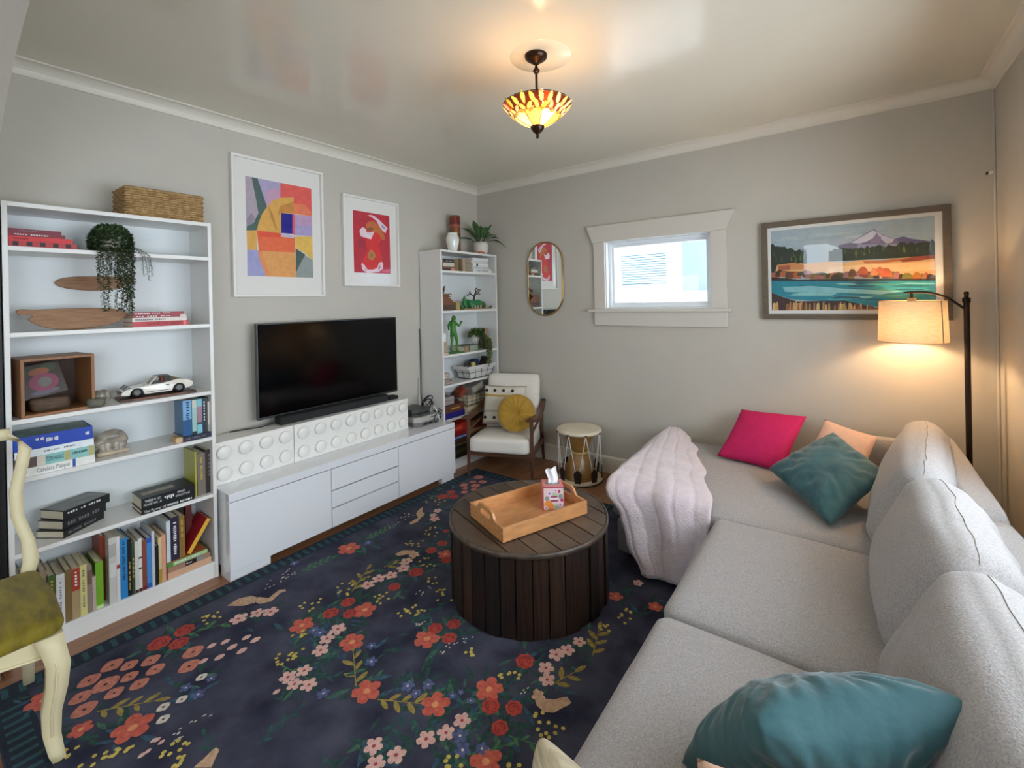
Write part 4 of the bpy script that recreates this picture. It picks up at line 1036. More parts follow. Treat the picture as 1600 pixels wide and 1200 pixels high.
def skinned(name, label, cat, c, L, V, E_, R_, mat, rot=0.0, rootv=0, sub=1):
    me = bpy.data.meshes.new(name); me.from_pydata([(a * L, b * L, d * L) for a, b, d in V], E_, [])
    o = bpy.data.objects.new(name, me); COL.objects.link(o)
    o.modifiers.new('skin', 'SKIN')
    if not me.skin_vertices:
        bm = bmesh.new(); bm.from_mesh(me); bm.verts.layers.skin.verify(); bm.to_mesh(me); bm.free()
    for i, sv in enumerate(me.skin_vertices[0].data):
        sv.radius = (R_[i] * L, R_[i] * L); sv.use_root = (i == rootv)
    s = o.modifiers.new('sub', 'SUBSURF'); s.levels = sub; s.render_levels = sub + 1
    dg = bpy.context.evaluated_depsgraph_get(); ev = o.evaluated_get(dg); m2 = bpy.data.meshes.new_from_object(ev)
    bpy.data.objects.remove(o)
    zmin = min(v.co.z for v in m2.vertices)
    m2.transform(Matrix.Translation((0, 0, -zmin)))
    for p in m2.polygons: p.use_smooth = True
    m2.materials.clear(); m2.materials.append(mat); m2.name = name
    o = bpy.data.objects.new(name, m2); COL.objects.link(o); o.location = c; o.rotation_euler = (0, 0, rot)
    ROOTM[o.name] = Matrix.Translation(c) @ Matrix.Rotation(rot, 4, 'Z')
    if label: tag(o, label, cat)
    return o
quad('horse_figurine', 'tiny red-brown horse standing on the stepped wooden box', (0.195, -0.745, zb + .1575), .062, M('red_brown_bronze', (92, 44, 32), rough=.35), radians(90))
m_gr = M('green_toy_plastic', (46, 130, 74), rough=.3); m_dkp = M('dark_brown_toy', (58, 40, 38), rough=.5); m_tan = M('tan_toy', (170, 140, 100), rough=.5); m_gr2 = M('leaf_green_toy', (70, 104, 50), rough=.5)
t = thing('toy_landscape', 'toy diorama of a green hill with a bare dark tree in the corner bookcase', 'toy', (0.19, -0.325, zb))
MB().box(0.10, 0.28, -0.545, -0.125, zb + .0005, zb + .012).build('base_plate', m_tan, t, bevel=.002)
hl = MB().rbox((0.185, -0.315, zb + .052), (.12, .20, .085), .04, 8, deform=lambda p, u, v, w: p * (1 + .25 * fbm(p, 20, 2)))
hl.build('hill', m_gr, t)
MB().rbox((0.20, -0.205, zb + .045), (.09, .10, .07), .03, 6, deform=lambda p, u, v, w: p * (1 + .25 * fbm(p, 24, 5))).build('bush', m_gr2, t)
MB().lathe([(.034, 0), (.026, .03), (.016, .09), (.004, .125)], c=(0.225, -0.475, zb + .012), n=10).build('pine', m_gr, t)
MB().lathe([(.026, 0), (.024, .012), (.0, .02)], c=(0.225, -0.475, zb + .012), n=10).build('pine_base', m_gr, t)
tr = MB(); tr.tube([(0.19, -0.30, zb + .09), (0.19, -0.29, zb + .13), (0.19, -0.265, zb + .175), (0.19, -0.275, zb + .205)], 0, n=6, rads=[.012, .010, .009, .006])
for p_ in ([(0.19, -0.29, zb + .13), (0.19, -0.245, zb + .16), (0.19, -0.21, zb + .185)], [(0.19, -0.265, zb + .175), (0.19, -0.225, zb + .20), (0.19, -0.195, zb + .195)], [(0.19, -0.29, zb + .13), (0.19, -0.335, zb + .15), (0.19, -0.37, zb + .152), (0.19, -0.40, zb + .135)], [(0.19, -0.335, zb + .15), (0.19, -0.36, zb + .175)], [(0.19, -0.245, zb + .16), (0.19, -0.20, zb + .15)], [(0.19, -0.275, zb + .205), (0.19, -0.245, zb + .215)]):
    tr.tube(p_, .0055, n=5)
tr.build('bare_tree', m_dkp, t)
random.seed(12)
for k in range(16):
    y = random.uniform(-.53, -.14); MB().rbox((random.uniform(.215, .265), y, zb + .012 + .016), (.022, .024, .034), .008, 4).build('toy_piece', random.choice([m_dkp, m_gr2, m_tan, m_gr, M('toy_grey', (150, 150, 146))]), t)
t = thing('tan_toy_box', 'small yellowish toy block left of the green diorama', 'toy block', (0.23, -0.595, zb))
MB().box(0.205, 0.255, -0.622, -0.568, zb + .0005, zb + .075).build('block', M('yellow_tan_toy', (168, 146, 84), rough=.5), t, bevel=.003)
MB().lathe([(.008, .075), (.008, .083), (0, .083)], c=(0.23, -0.595, zb), n=10).build('stud', M('yellow_tan_toy'), t)
skinned('toy_deer', 'tiny brown toy animal at right end of the figurine shelf', 'toy animal', (0.235, -0.100, zb + .0005), .03,
        [(-.4, 0, .8), (.4, 0, .85), (.6, 0, 1.3), (.85, 0, 1.3), (.35, .15, .05), (.35, -.15, .05), (-.4, .15, .05), (-.4, -.15, .05)], [(0, 1), (1, 2), (2, 3), (1, 4), (1, 5), (0, 6), (0, 7)], [.2, .2, .12, .09, .07, .07, .07, .07], m_dkp, radians(60))

# shelf 3: green soldier, ivy, books
zb = SB[2]
m_army = M('army_green_plastic', (66, 128, 48), rough=.4)
H = .352
V = [(0, 0, .52), (0, -.01, .62), (0, -.005, .74), (0, .0, .82), (0, .02, .87), (0, .04, .935),
     (.06, .02, .80), (.09, .13, .70), (.07, .22, .75), (.06, .26, .79), (-.06, -.04, .80), (-.03, -.15, .73), (.03, -.21, .64), (.05, -.22, .60),
     (.04, .03, .50), (.05, .09, .29), (.04, .075, .06), (.05, .16, .02), (-.04, -.02, .50), (-.04, -.01, .28), (-.04, -.06, .06), (-.03, .02, .02)]
E_ = [(0, 1), (1, 2), (2, 3), (3, 4), (4, 5), (3, 6), (6, 7), (7, 8), (8, 9), (3, 10), (10, 11), (11, 12), (12, 13), (0, 14), (14, 15), (15, 16), (16, 17), (0, 18), (18, 19), (19, 20), (20, 21)]
R_ = [.075, .068, .082, .065, .034, .052, .045, .034, .026, .030, .045, .034, .026, .028, .058, .042, .030, .026, .058, .042, .030, .026]
sol = skinned('toy_soldier', 'bright green plastic toy soldier figure standing in the corner bookcase', 'figurine', (0.215, -0.628, zb + .0100), H, V, E_, R_, m_army, radians(4))
hz = sol.data; top_z = max(v.co.z for v in hz.vertices)
MB().lathe([(0, .052 * H * 1.9), (.030 * H * 1.5, .046 * H * 1.7), (.058 * H, .030 * H), (.068 * H, 0), (.074 * H, -.012 * H), (.058 * H, -.004 * H)], c=(.0, .038 * H, top_z - .040 * H), n=18).build('helmet', m_army, sol, local=True)
MB().lathe([(0, -.030 * H), (.034 * H, -.016 * H), (.038 * H, 0), (.034 * H, .016 * H), (0, .030 * H)], c=(.06 * H, .275 * H, .80 * H), n=12).build('grenade', m_army, sol, local=True)
MB().rbox((.03 * H, .03 * H, -.014 * H), (.30 * H, .40 * H, .028 * H), .010 * H, 4).build('foot_plate', m_army, sol, local=True)
t = thing('candle_holder', 'white and tan ornament at left edge beside the green soldier', 'ornament', (0.245, -0.775, zb))
MB().box(0.205, 0.270, -0.808, -0.748, zb + .0005, zb + .022).build('base', M('pinkish_wood', (206, 180, 156), rough=.5), t, bevel=.003)
MB().box(0.215, 0.262, -0.802, -0.756, zb + .022, zb + .120).build('shaft', M('tan_wood_ornament', (178, 160, 128), rough=.5), t, bevel=.004)
MB().lathe([(.022, .12), (.026, .14), (.026, .19), (.02, .20), (0, .20)], c=(0.238, -0.779, zb), n=14).build('cup', M('white_glaze'), t)
stack(0.262, -0.530, zb, [('brown box-like book with clasp lying behind the green soldier', .055, .215, .16, (96, 86, 66), None, 0, 0, 0, [(.0, .30, (150, 128, 98)), (.30, .35, (40, 42, 36)), (.36, .95, (146, 158, 140))])], None)
book('dark green hardback standing at right of the ivy pot', up(0.235, -0.195, zb + .0004, radians(-14)), .050, .205, .15, (64, 62, 46), None, group='books by the ivy', bands=[(0, 1, (160, 128, 100))])
random.seed(33)
pv = Vector((0.21, -0.275, zb + .0))
t = thing('ivy_plant', 'green ivy in a white cup trailing over the corner shelf', 'plant', (0.20, -0.275, zb))
pz = zb + .0565
MB().lathe([(0, .0), (.034, .0), (.038, .03), (.046, .095), (.042, .095), (.034, .03), (0, .015)], c=(0.20, -0.300, pz), n=20).build('pot', M('pale_marble', (214, 212, 206), rough=.35, scale=20, var=.12), t)
m_ivy = M('ivy_leaf', (86, 116, 50), rough=.5, scale=30, col2=(56, 80, 38)); m_ivy2 = M('ivy_leaf_light', (120, 142, 78), rough=.5)
f = MB(); st = MB()
for k in range(430):
    v = rv().normalized(); v.z = abs(v.z)
    q = Vector((0.20, -0.275, pz + .085)) + Vector((v.x * .065, v.y * .10, v.z * .085 - .02)) * random.uniform(.5, 1)
    leaf(f, q, v + rv() * .6, Vector((0, 0, 1)) + rv() * .6, random.uniform(.020, .032), .020, 0 if random.random() < .75 else 1)
for (y, zend, k) in ((-.345, .02, 1), (-.33, .0, 1), (-.22, .02, 2), (-.20, -.02, 2), (-.18, .03, 2), (-.235, -.10, 3), (-.215, -.13, 3), (-.245, -.06, 3), (-.20, -.08, 3), (-.225, -.16, 3), (-.19, .0, 2), (-.17, .02, 2)):
    P = [Vector((0.20, -0.29, pz + .10)), Vector((.255, (y - .29) / 2 + .0, pz + .10)), Vector((.296 if zend < .02 else .272, y, pz + .05))]
    while P[-1].z > zb + zend + .01: P.append(P[-1] + Vector((random.uniform(0, .006) if P[-1].x < .305 else 0, random.uniform(-.008, .008), -.025)))
    st.tube(P, .0014, n=4)
    for i in range(len(P) - 1):
        for kk in range(4):
            q = P[i].lerp(P[i + 1], kk / 4.0); a = random.uniform(0, 2 * pi)
            leaf(f, q, Vector((.5 + abs(cos(a)), sin(a) * 1.3, -.5)), Vector((1, 0, 1)), random.uniform(.018, .028), .017, 0 if random.random() < .7 else 1)
st.build('stem', m_stem, t); stuff(f.build('leaves', [m_ivy, m_ivy2], t))

# shelf 4: wire basket lined with printed cloth, striped pebble stack
zb = SB[3]
def wire_basket(label, cx, cy, z, lx, ly, h, flare, lined, mw, nwx=2, nwy=4, rows=2, wire=.0025):
    t = thing('wire_basket', label, 'basket', (cx, cy, z))
    def ring(s, zz): return [(cx - lx / 2 * s, cy - ly / 2 * s, zz), (cx + lx / 2 * s, cy - ly / 2 * s, zz), (cx + lx / 2 * s, cy + ly / 2 * s, zz), (cx - lx / 2 * s, cy + ly / 2 * s, zz)]
    w = MB()
    for i in range(rows + 1):
        s = flare + (1 - flare) * i / rows; w.tube(ring(s, z + wire + h * i / rows), wire if i < rows else wire * 1.5, n=5, closed=True)
    for i in range(nwy + 1):
        yy = -ly / 2 + ly * i / nwy
        for sx in (-1, 1): w.tube([(cx + sx * lx / 2 * flare, cy + yy * flare, z + wire), (cx + sx * lx / 2, cy + yy, z + wire + h)], wire, n=5)
        w.tube([(cx - lx / 2 * flare, cy + yy * flare, z + wire), (cx + lx / 2 * flare, cy + yy * flare, z + wire)], wire, n=5)
    for i in range(nwx + 1):
        xx = -lx / 2 + lx * i / nwx
        for sy in (-1, 1): w.tube([(cx + xx * flare, cy + sy * ly / 2 * flare, z + wire), (cx + xx, cy + sy * ly / 2, z + wire + h)], wire, n=5)
    w.build('wire', mw, t)
    if lined:
        r0 = ring(flare * .96, z + .006); r1 = ring(.965, z + h); r2 = ring(1.035, z + h + .010); r3 = ring(1.05, z + h - .022)
        c = MB(); vs = r0 + r1 + r2 + r3
        c.add(vs, [(0, 1, 2, 3)] + [(a * 4 + i, a * 4 + (i + 1) % 4, (a + 1) * 4 + (i + 1) % 4, (a + 1) * 4 + i) for a in range(3) for i in range(4)])
        c.build('lining', M('printed_linen', (226, 224, 218), rough=.8, stretch=(1, 30, 200), scale=2, col2=(196, 194, 190)), t, solid=.003)
    return t
m_wire = M('black_wire', (40, 38, 38), rough=.5)
wire_basket('wire basket with a white cloth lining in the corner bookcase', 0.175, -0.285, zb + .0008, .19, .40, .115, .80, True, m_wire)
# things inside the lined basket
o = MB().tube([(0.20 + .035 * cos(t_) * .3, -0.42 + .038 * cos(t_), zb + .125 + .042 * sin(t_)) for t_ in [2 * pi * k / 20 for k in range(20)]], .009, n=8, closed=True).build('tape_roll', M('dark_olive_rubber', (58, 48, 38), rough=.6), origin=(0.2, -0.42, zb + .06)); tag(o, 'dark ring-shaped roll standing in the lined wire basket', 'roll')
o = MB().rbox((0.21, -0.36, zb + .105), (.05, .05, .10), .012, 4).build('yellow_can', M('yellow_plastic', (206, 200, 96), rough=.4), origin=(0.21, -0.36, zb + .06)); tag(o, 'small yellow container in the lined wire basket', 'container')
o = MB().rbox((0.16, -0.29, zb + .105), (.08, .09, .14), .02, 4, deform=lambda p, u, v, w: p * (1 + .1 * fbm(p, 20, 3))).build('cloth_pouch', M('navy_cloth', (38, 42, 84), rough=.8), origin=(0.16, -0.29, zb + .04)); tag(o, 'navy blue pouch in the lined wire basket', 'pouch')
t = thingM('camera_case', 'dark brown tilted case at right in the lined wire basket', 'case', Matrix.Translation((0.17, -0.155, zb + .07)) @ Matrix.Rotation(radians(-28), 4, 'X'))
MB().box(-.04, .04, -.035, .035, 0, .12).build('body', M('dark_brown_leather', (52, 38, 32), rough=.45), t, local=True, bevel=.006)
MB().lathe([(0, .0), (.014, .0), (.014, .006), (0, .006)], n=14, T=Matrix.Translation((.04, 0, .07)) @ Matrix.Rotation(pi / 2, 4, 'Y')).build('button', M('tan_toy'), t, local=True)
t = thing('striped_ornament', 'small brown and white striped rounded ornament on the corner bookcase', 'ornament', (0.245, -0.765, zb))
m_so = M('brown_white_stone', (96, 60, 44), rough=.4, stretch=(2, 2, 16), scale=3.2, col2=(226, 216, 204))
MB().rbox((0.235, -0.755, zb + .022), (.08, .11, .042), .018, 6).build('lower_part', m_so, t)
MB().rbox((0.23, -0.765, zb + .075), (.075, .095, .062), .026, 6).build('upper_part', m_so, t)

# shelf 5: books, clear box, wire basket with boxes
zb = SB[4]
stack(0.272, -0.822, zb, [
    ('navy blue boxed book at left of the lower corner shelf', .052, .27, .20, (36, 32, 118), None, 0, 0, 0),
    ('brown leather-look box with gold lettering on the navy box', .066, .262, .195, (96, 58, 42), [('xxxxxxx', .35, .78, .5, INKG, .32)], 0, -.002, 0)], 'boxes on the lower corner shelf')
t = thing('clear_box', 'clear plastic box of pale cards on the brown box', 'box', (0.19, -0.745, zb + .1195))
MB().box(0.105, 0.262, -0.815, -0.665, zb + .1200, zb + .222).build('shell', glass_mat('clear_plastic', (220, 222, 226), ior=1.35, rough=.1), t, bevel=.01)
MB().box(0.115, 0.250, -0.808, -0.672, zb + .123, zb + .16).build('cards', M('pale_pink_card', (206, 190, 182), rough=.7), t)
MB().box(0.115, 0.250, -0.808, -0.675, zb + .163, zb + .195).build('cards', M('pale_pink_card'), t)
wire_basket('bare wire basket full of boxes, behind the armchair', 0.175, -0.335, zb + .0608, .18, .35, .115, .88, False, M('rusty_wire', (96, 84, 66), rough=.6), 3, 5, 3)
stack(0.275, -0.525, zb, [('low cream puzzle box under the wire basket', .058, .34, .20, (198, 180, 150), None, 0, 0, 0)], None)
o = MB().box(0.11, 0.24, -0.475, -0.195, zb + .066, zb + .150).build('card_deck_box', M('cream_card', (206, 196, 168), rough=.7), origin=(0.175, -0.335, zb + .066), bevel=.003); tag(o, 'cream cardboard box lying inside the bare wire basket', 'box')
t = thingM('grey_game_box', 'grey tilted game box standing in the bare wire basket', 'box', Matrix.Translation((0.18, -0.33, zb + .152)) @ Matrix.Rotation(radians(14), 4, 'X'))
MB().box(-.06, .07, -.075, .10, .02, .10).build('box', M('grey_box_card', (140, 132, 124), rough=.6), t, local=True, bevel=.003)
MB().box(.0702, .0708, -.055, .08, .035, .085).build('label', M('grey_box_label', (176, 166, 156), rough=.6), t, local=True)
t = thingM('red_game_box', 'rust-red tilted box behind the grey one in the wire basket', 'box', Matrix.Translation((0.12, -0.44, zb + .150)) @ Matrix.Rotation(radians(30), 4, 'X'))
MB().box(-.05, .04, -.05, .09, .005, .05).build('box', M('rust_red_card', (168, 70, 42), rough=.6), t, local=True, bevel=.003)

# bottom shelf: board games
G = 'board games at the bottom of the corner bookcase'
def game(label, z, th, y0, y1, col, bands=()):
    t = thing('board_game', label, 'board game', (0.16, (y0 + y1) / 2, z), 0, G)
    MB().box(0.045, 0.278, y0, y1, z, z + th * .42).build('box_base', cover_mat(tuple(int(q * .8) for q in col)), t)
    MB().box(0.043, 0.280, y0 - .002, y1 + .002, z + th * .36, z + th).build('lid', cover_mat(col), t, bevel=.002)
    for a, b, c, d, bc in bands:
        MB().box(0.2802, 0.2810, y0 + a * (y1 - y0), y0 + b * (y1 - y0), z + c * th, z + d * th).build('lid_print', cover_mat(bc), t)
zz = SB[5] + .0006
for lab, th, col, bands in (
    ('dark olive board game with yellow print, lowest in the corner bookcase', .090, (58, 60, 44), [(.05, .9, .45, .85, (96, 92, 54)), (.1, .3, .1, .8, (84, 120, 70))]),
    ('dark board game box with tan edges, second from bottom', .045, (60, 62, 60), [(.1, .9, .6, .9, (150, 140, 80))]),
    ('brown flat board game below the blue one', .036, (98, 78, 58), []),
    ('blue and white flat board game below the red one', .030, (48, 92, 176), [(0, 1, .4, .7, (190, 206, 226))]),
    ('red board game with an orange picture, in the corner bookcase', .105, (186, 40, 34), [(.10, .22, .1, .5, (216, 150, 60)), (.30, .7, .55, .8, (226, 96, 60))])):
    game(lab, zz, th, -0.822, -0.500, col, bands); zz += th + .0006
zz = SB[5] + .0006
for lab, th, col in (('dark green board game half hidden behind the armchair', .17, (28, 66, 58)), ('tan board game above the dark green one', .05, (176, 136, 92)), ('dark red flat board game near the shelf top', .04, (110, 40, 36)), ('brown flat board game, topmost behind the armchair', .035, (120, 82, 58))):
    game(lab, zz, th, -0.488, -0.090, col); zz += th + .0006
# print designs: colour lists and polygons in 0..1 sheet coordinates
ART_BIG_C = [(178,166,178),(74,102,98),(150,140,152),(176,168,204),(204,160,190),(236,96,88),(240,130,90),(226,172,84),(206,140,62),(196,140,66),(0,2,140),(224,96,110),(196,160,196),(176,162,206),(230,176,88),(238,112,68),(232,86,60),(204,192,208),(236,192,92),(166,166,212),(232,166,96),(238,150,90),(150,160,156),(72,96,92)]
ART_BIG_P = [(0,[(.0,1.0),(.149,1.0),(.252,.725),(.17,.532),(.0,.455)]),(1,[(.087,1.0),(.172,1.0),(.298,.723),(.179,.533),(.139,.466),(.001,.455),(.009,.502),(.102,.538),(.172,.646),(.145,.77)]),(2,[(.011,.574),(.084,.637),(.122,.585),(.082,.525),(.009,.494)]),(3,[(.169,1.0),(.503,1.0),(.5,.84),(.296,.723)]),(4,[(.285,.887),(.502,.943),(.5,.84),(.296,.723)]),(5,[(.503,1.0),(1.0,1.0),(1.0,.69),(.692,.69),(.682,.772),(.618,.854),(.5,.84)]),(6,[(.705,.804),(.885,.809),(1.0,.729),(1.0,.69),(.692,.69)]),(7,[(.296,.723),(.385,.798),(.5,.84),(.706,.868),(.703,.691),(.504,.679),(.5,.461),(.145,.467),(.17,.547),(.221,.637)]),(8,[(.488,.751),(.705,.819),(.703,.691),(.504,.679),(.445,.644)]),(9,[(.313,.732),(.373,.666),(.442,.498),(.421,.489),(.341,.634)]),(10,[(.504,.679),(.681,.685),(.673,.468),(.5,.465)]),(11,[(.681,.685),(.716,.685),(.712,.456),(.673,.468)]),(12,[(.716,.685),(1.0,.69),(1.0,.574),(.714,.565)]),(13,[(.714,.568),(1.0,.577),(1.0,.465),(.712,.456)]),(14,[(.001,.455),(.149,.464),(.145,.266),(.005,.261)]),(15,[(.145,.467),(.504,.461),(.714,.444),(.713,.266),(.164,.253)]),(16,[(.149,.46),(.483,.46),(.482,.413),(.177,.405)]),(17,[(.5,.461),(.714,.456),(.703,.425),(.499,.426)]),(18,[(.716,.444),(1.0,.465),(1.0,.197),(.835,.284),(.719,.316)]),(19,[(.005,.261),(.155,.265),(.192,.136),(.265,.004),(.0,.0)]),(20,[(.151,.258),(.713,.269),(.722,.0),(.269,.0),(.192,.136)]),(21,[(.151,.258),(.214,.254),(.271,.11),(.31,.0),(.269,.0),(.192,.136)]),(22,[(.719,.316),(1.0,.197),(1.0,.0),(.718,.0)]),(23,[(.719,.316),(.876,.256),(.783,.145),(.721,.051)])]
ART_RED_C = [(196,40,62),(226,48,52),(172,38,66),(240,214,226),(170,150,190),(206,112,56),(150,90,50),(242,218,228),(196,130,74),(150,110,60),(240,212,222),(150,110,140),(226,90,110),(230,120,70)]
ART_RED_P = [(0,[(.0,1.0),(1.0,1.0),(1.0,.0),(.0,.0)]),(1,[(.373,.81),(.678,.8),(.783,.61),(.67,.477),(.775,.28),(.715,.084),(.401,.023),(.191,.142),(.362,.381),(.318,.533)]),(2,[(.135,.558),(.318,.533),(.267,.396),(.108,.396)]),(3,[(.377,.948),(.475,.967),(.564,.958),(.708,.903),(.953,.781),(.915,.757),(.875,.688),(.745,.756),(.627,.877),(.499,.932)]),(4,[(.761,.83),(.872,.796),(.857,.762),(.787,.783)]),(5,[(.335,.732),(.336,.793),(.398,.843),(.549,.87),(.679,.816),(.813,.71),(.862,.612),(.838,.57),(.768,.576),(.701,.648),(.622,.684),(.493,.694),(.346,.702)]),(6,[(.342,.732),(.495,.769),(.545,.728),(.443,.691),(.346,.694)]),(7,[(.16,.677),(.207,.724),(.258,.745),(.334,.716),(.35,.671),(.443,.673),(.565,.693),(.465,.56),(.343,.572),(.192,.59)]),(8,[(.46,.396),(.536,.356),(.591,.292),(.511,.214),(.419,.217),(.368,.257),(.38,.327)]),(9,[(.459,.341),(.509,.309),(.495,.27),(.445,.271)]),(10,[(.191,.128),(.214,.159),(.272,.126),(.353,.054),(.502,.056),(.62,.089),(.676,.176),(.745,.201),(.795,.171),(.784,.081),(.672,.029),(.45,.004),(.352,.0),(.223,.043)]),(11,[(.27,.085),(.341,.04),(.305,.038)]),(11,[(.661,.103),(.716,.142),(.701,.085),(.633,.056)]),(12,[(.769,.065),(1.0,.077),(1.0,.014),(.768,.023)]),(13,[(.526,.0),(1.0,.0),(.999,.0),(.657,.0)])]
ART_LAND_C = [(164,182,190),(178,192,196),(150,172,184),(188,196,194),(170,178,190),(118,112,140),(206,206,220),(196,194,214),(134,124,156),(98,96,132),(150,150,178),(128,130,152),(46,56,42),(42,52,44),(84,108,48),(66,88,40),(106,116,56),(34,46,40),(54,62,36),(222,176,120),(236,200,146),(188,116,66),(150,72,48),(206,140,84),(164,92,64),(160,110,110),(178,96,52),(56,42,36),(70,70,40),(120,58,44),(132,110,52),(96,76,44),(184,90,44),(110,72,40),(214,140,90),(196,100,60),(206,112,64),(120,120,50),(170,110,44),(168,104,96),(66,60,40),(46,38,36),(28,134,152),(110,184,186),(52,160,176),(16,104,124),(140,196,190),(20,88,104),(74,150,140),(130,190,196),(62,40,40),(206,160,100),(184,134,78),(220,186,130),(148,92,56),(166,140,66),(190,140,90)]
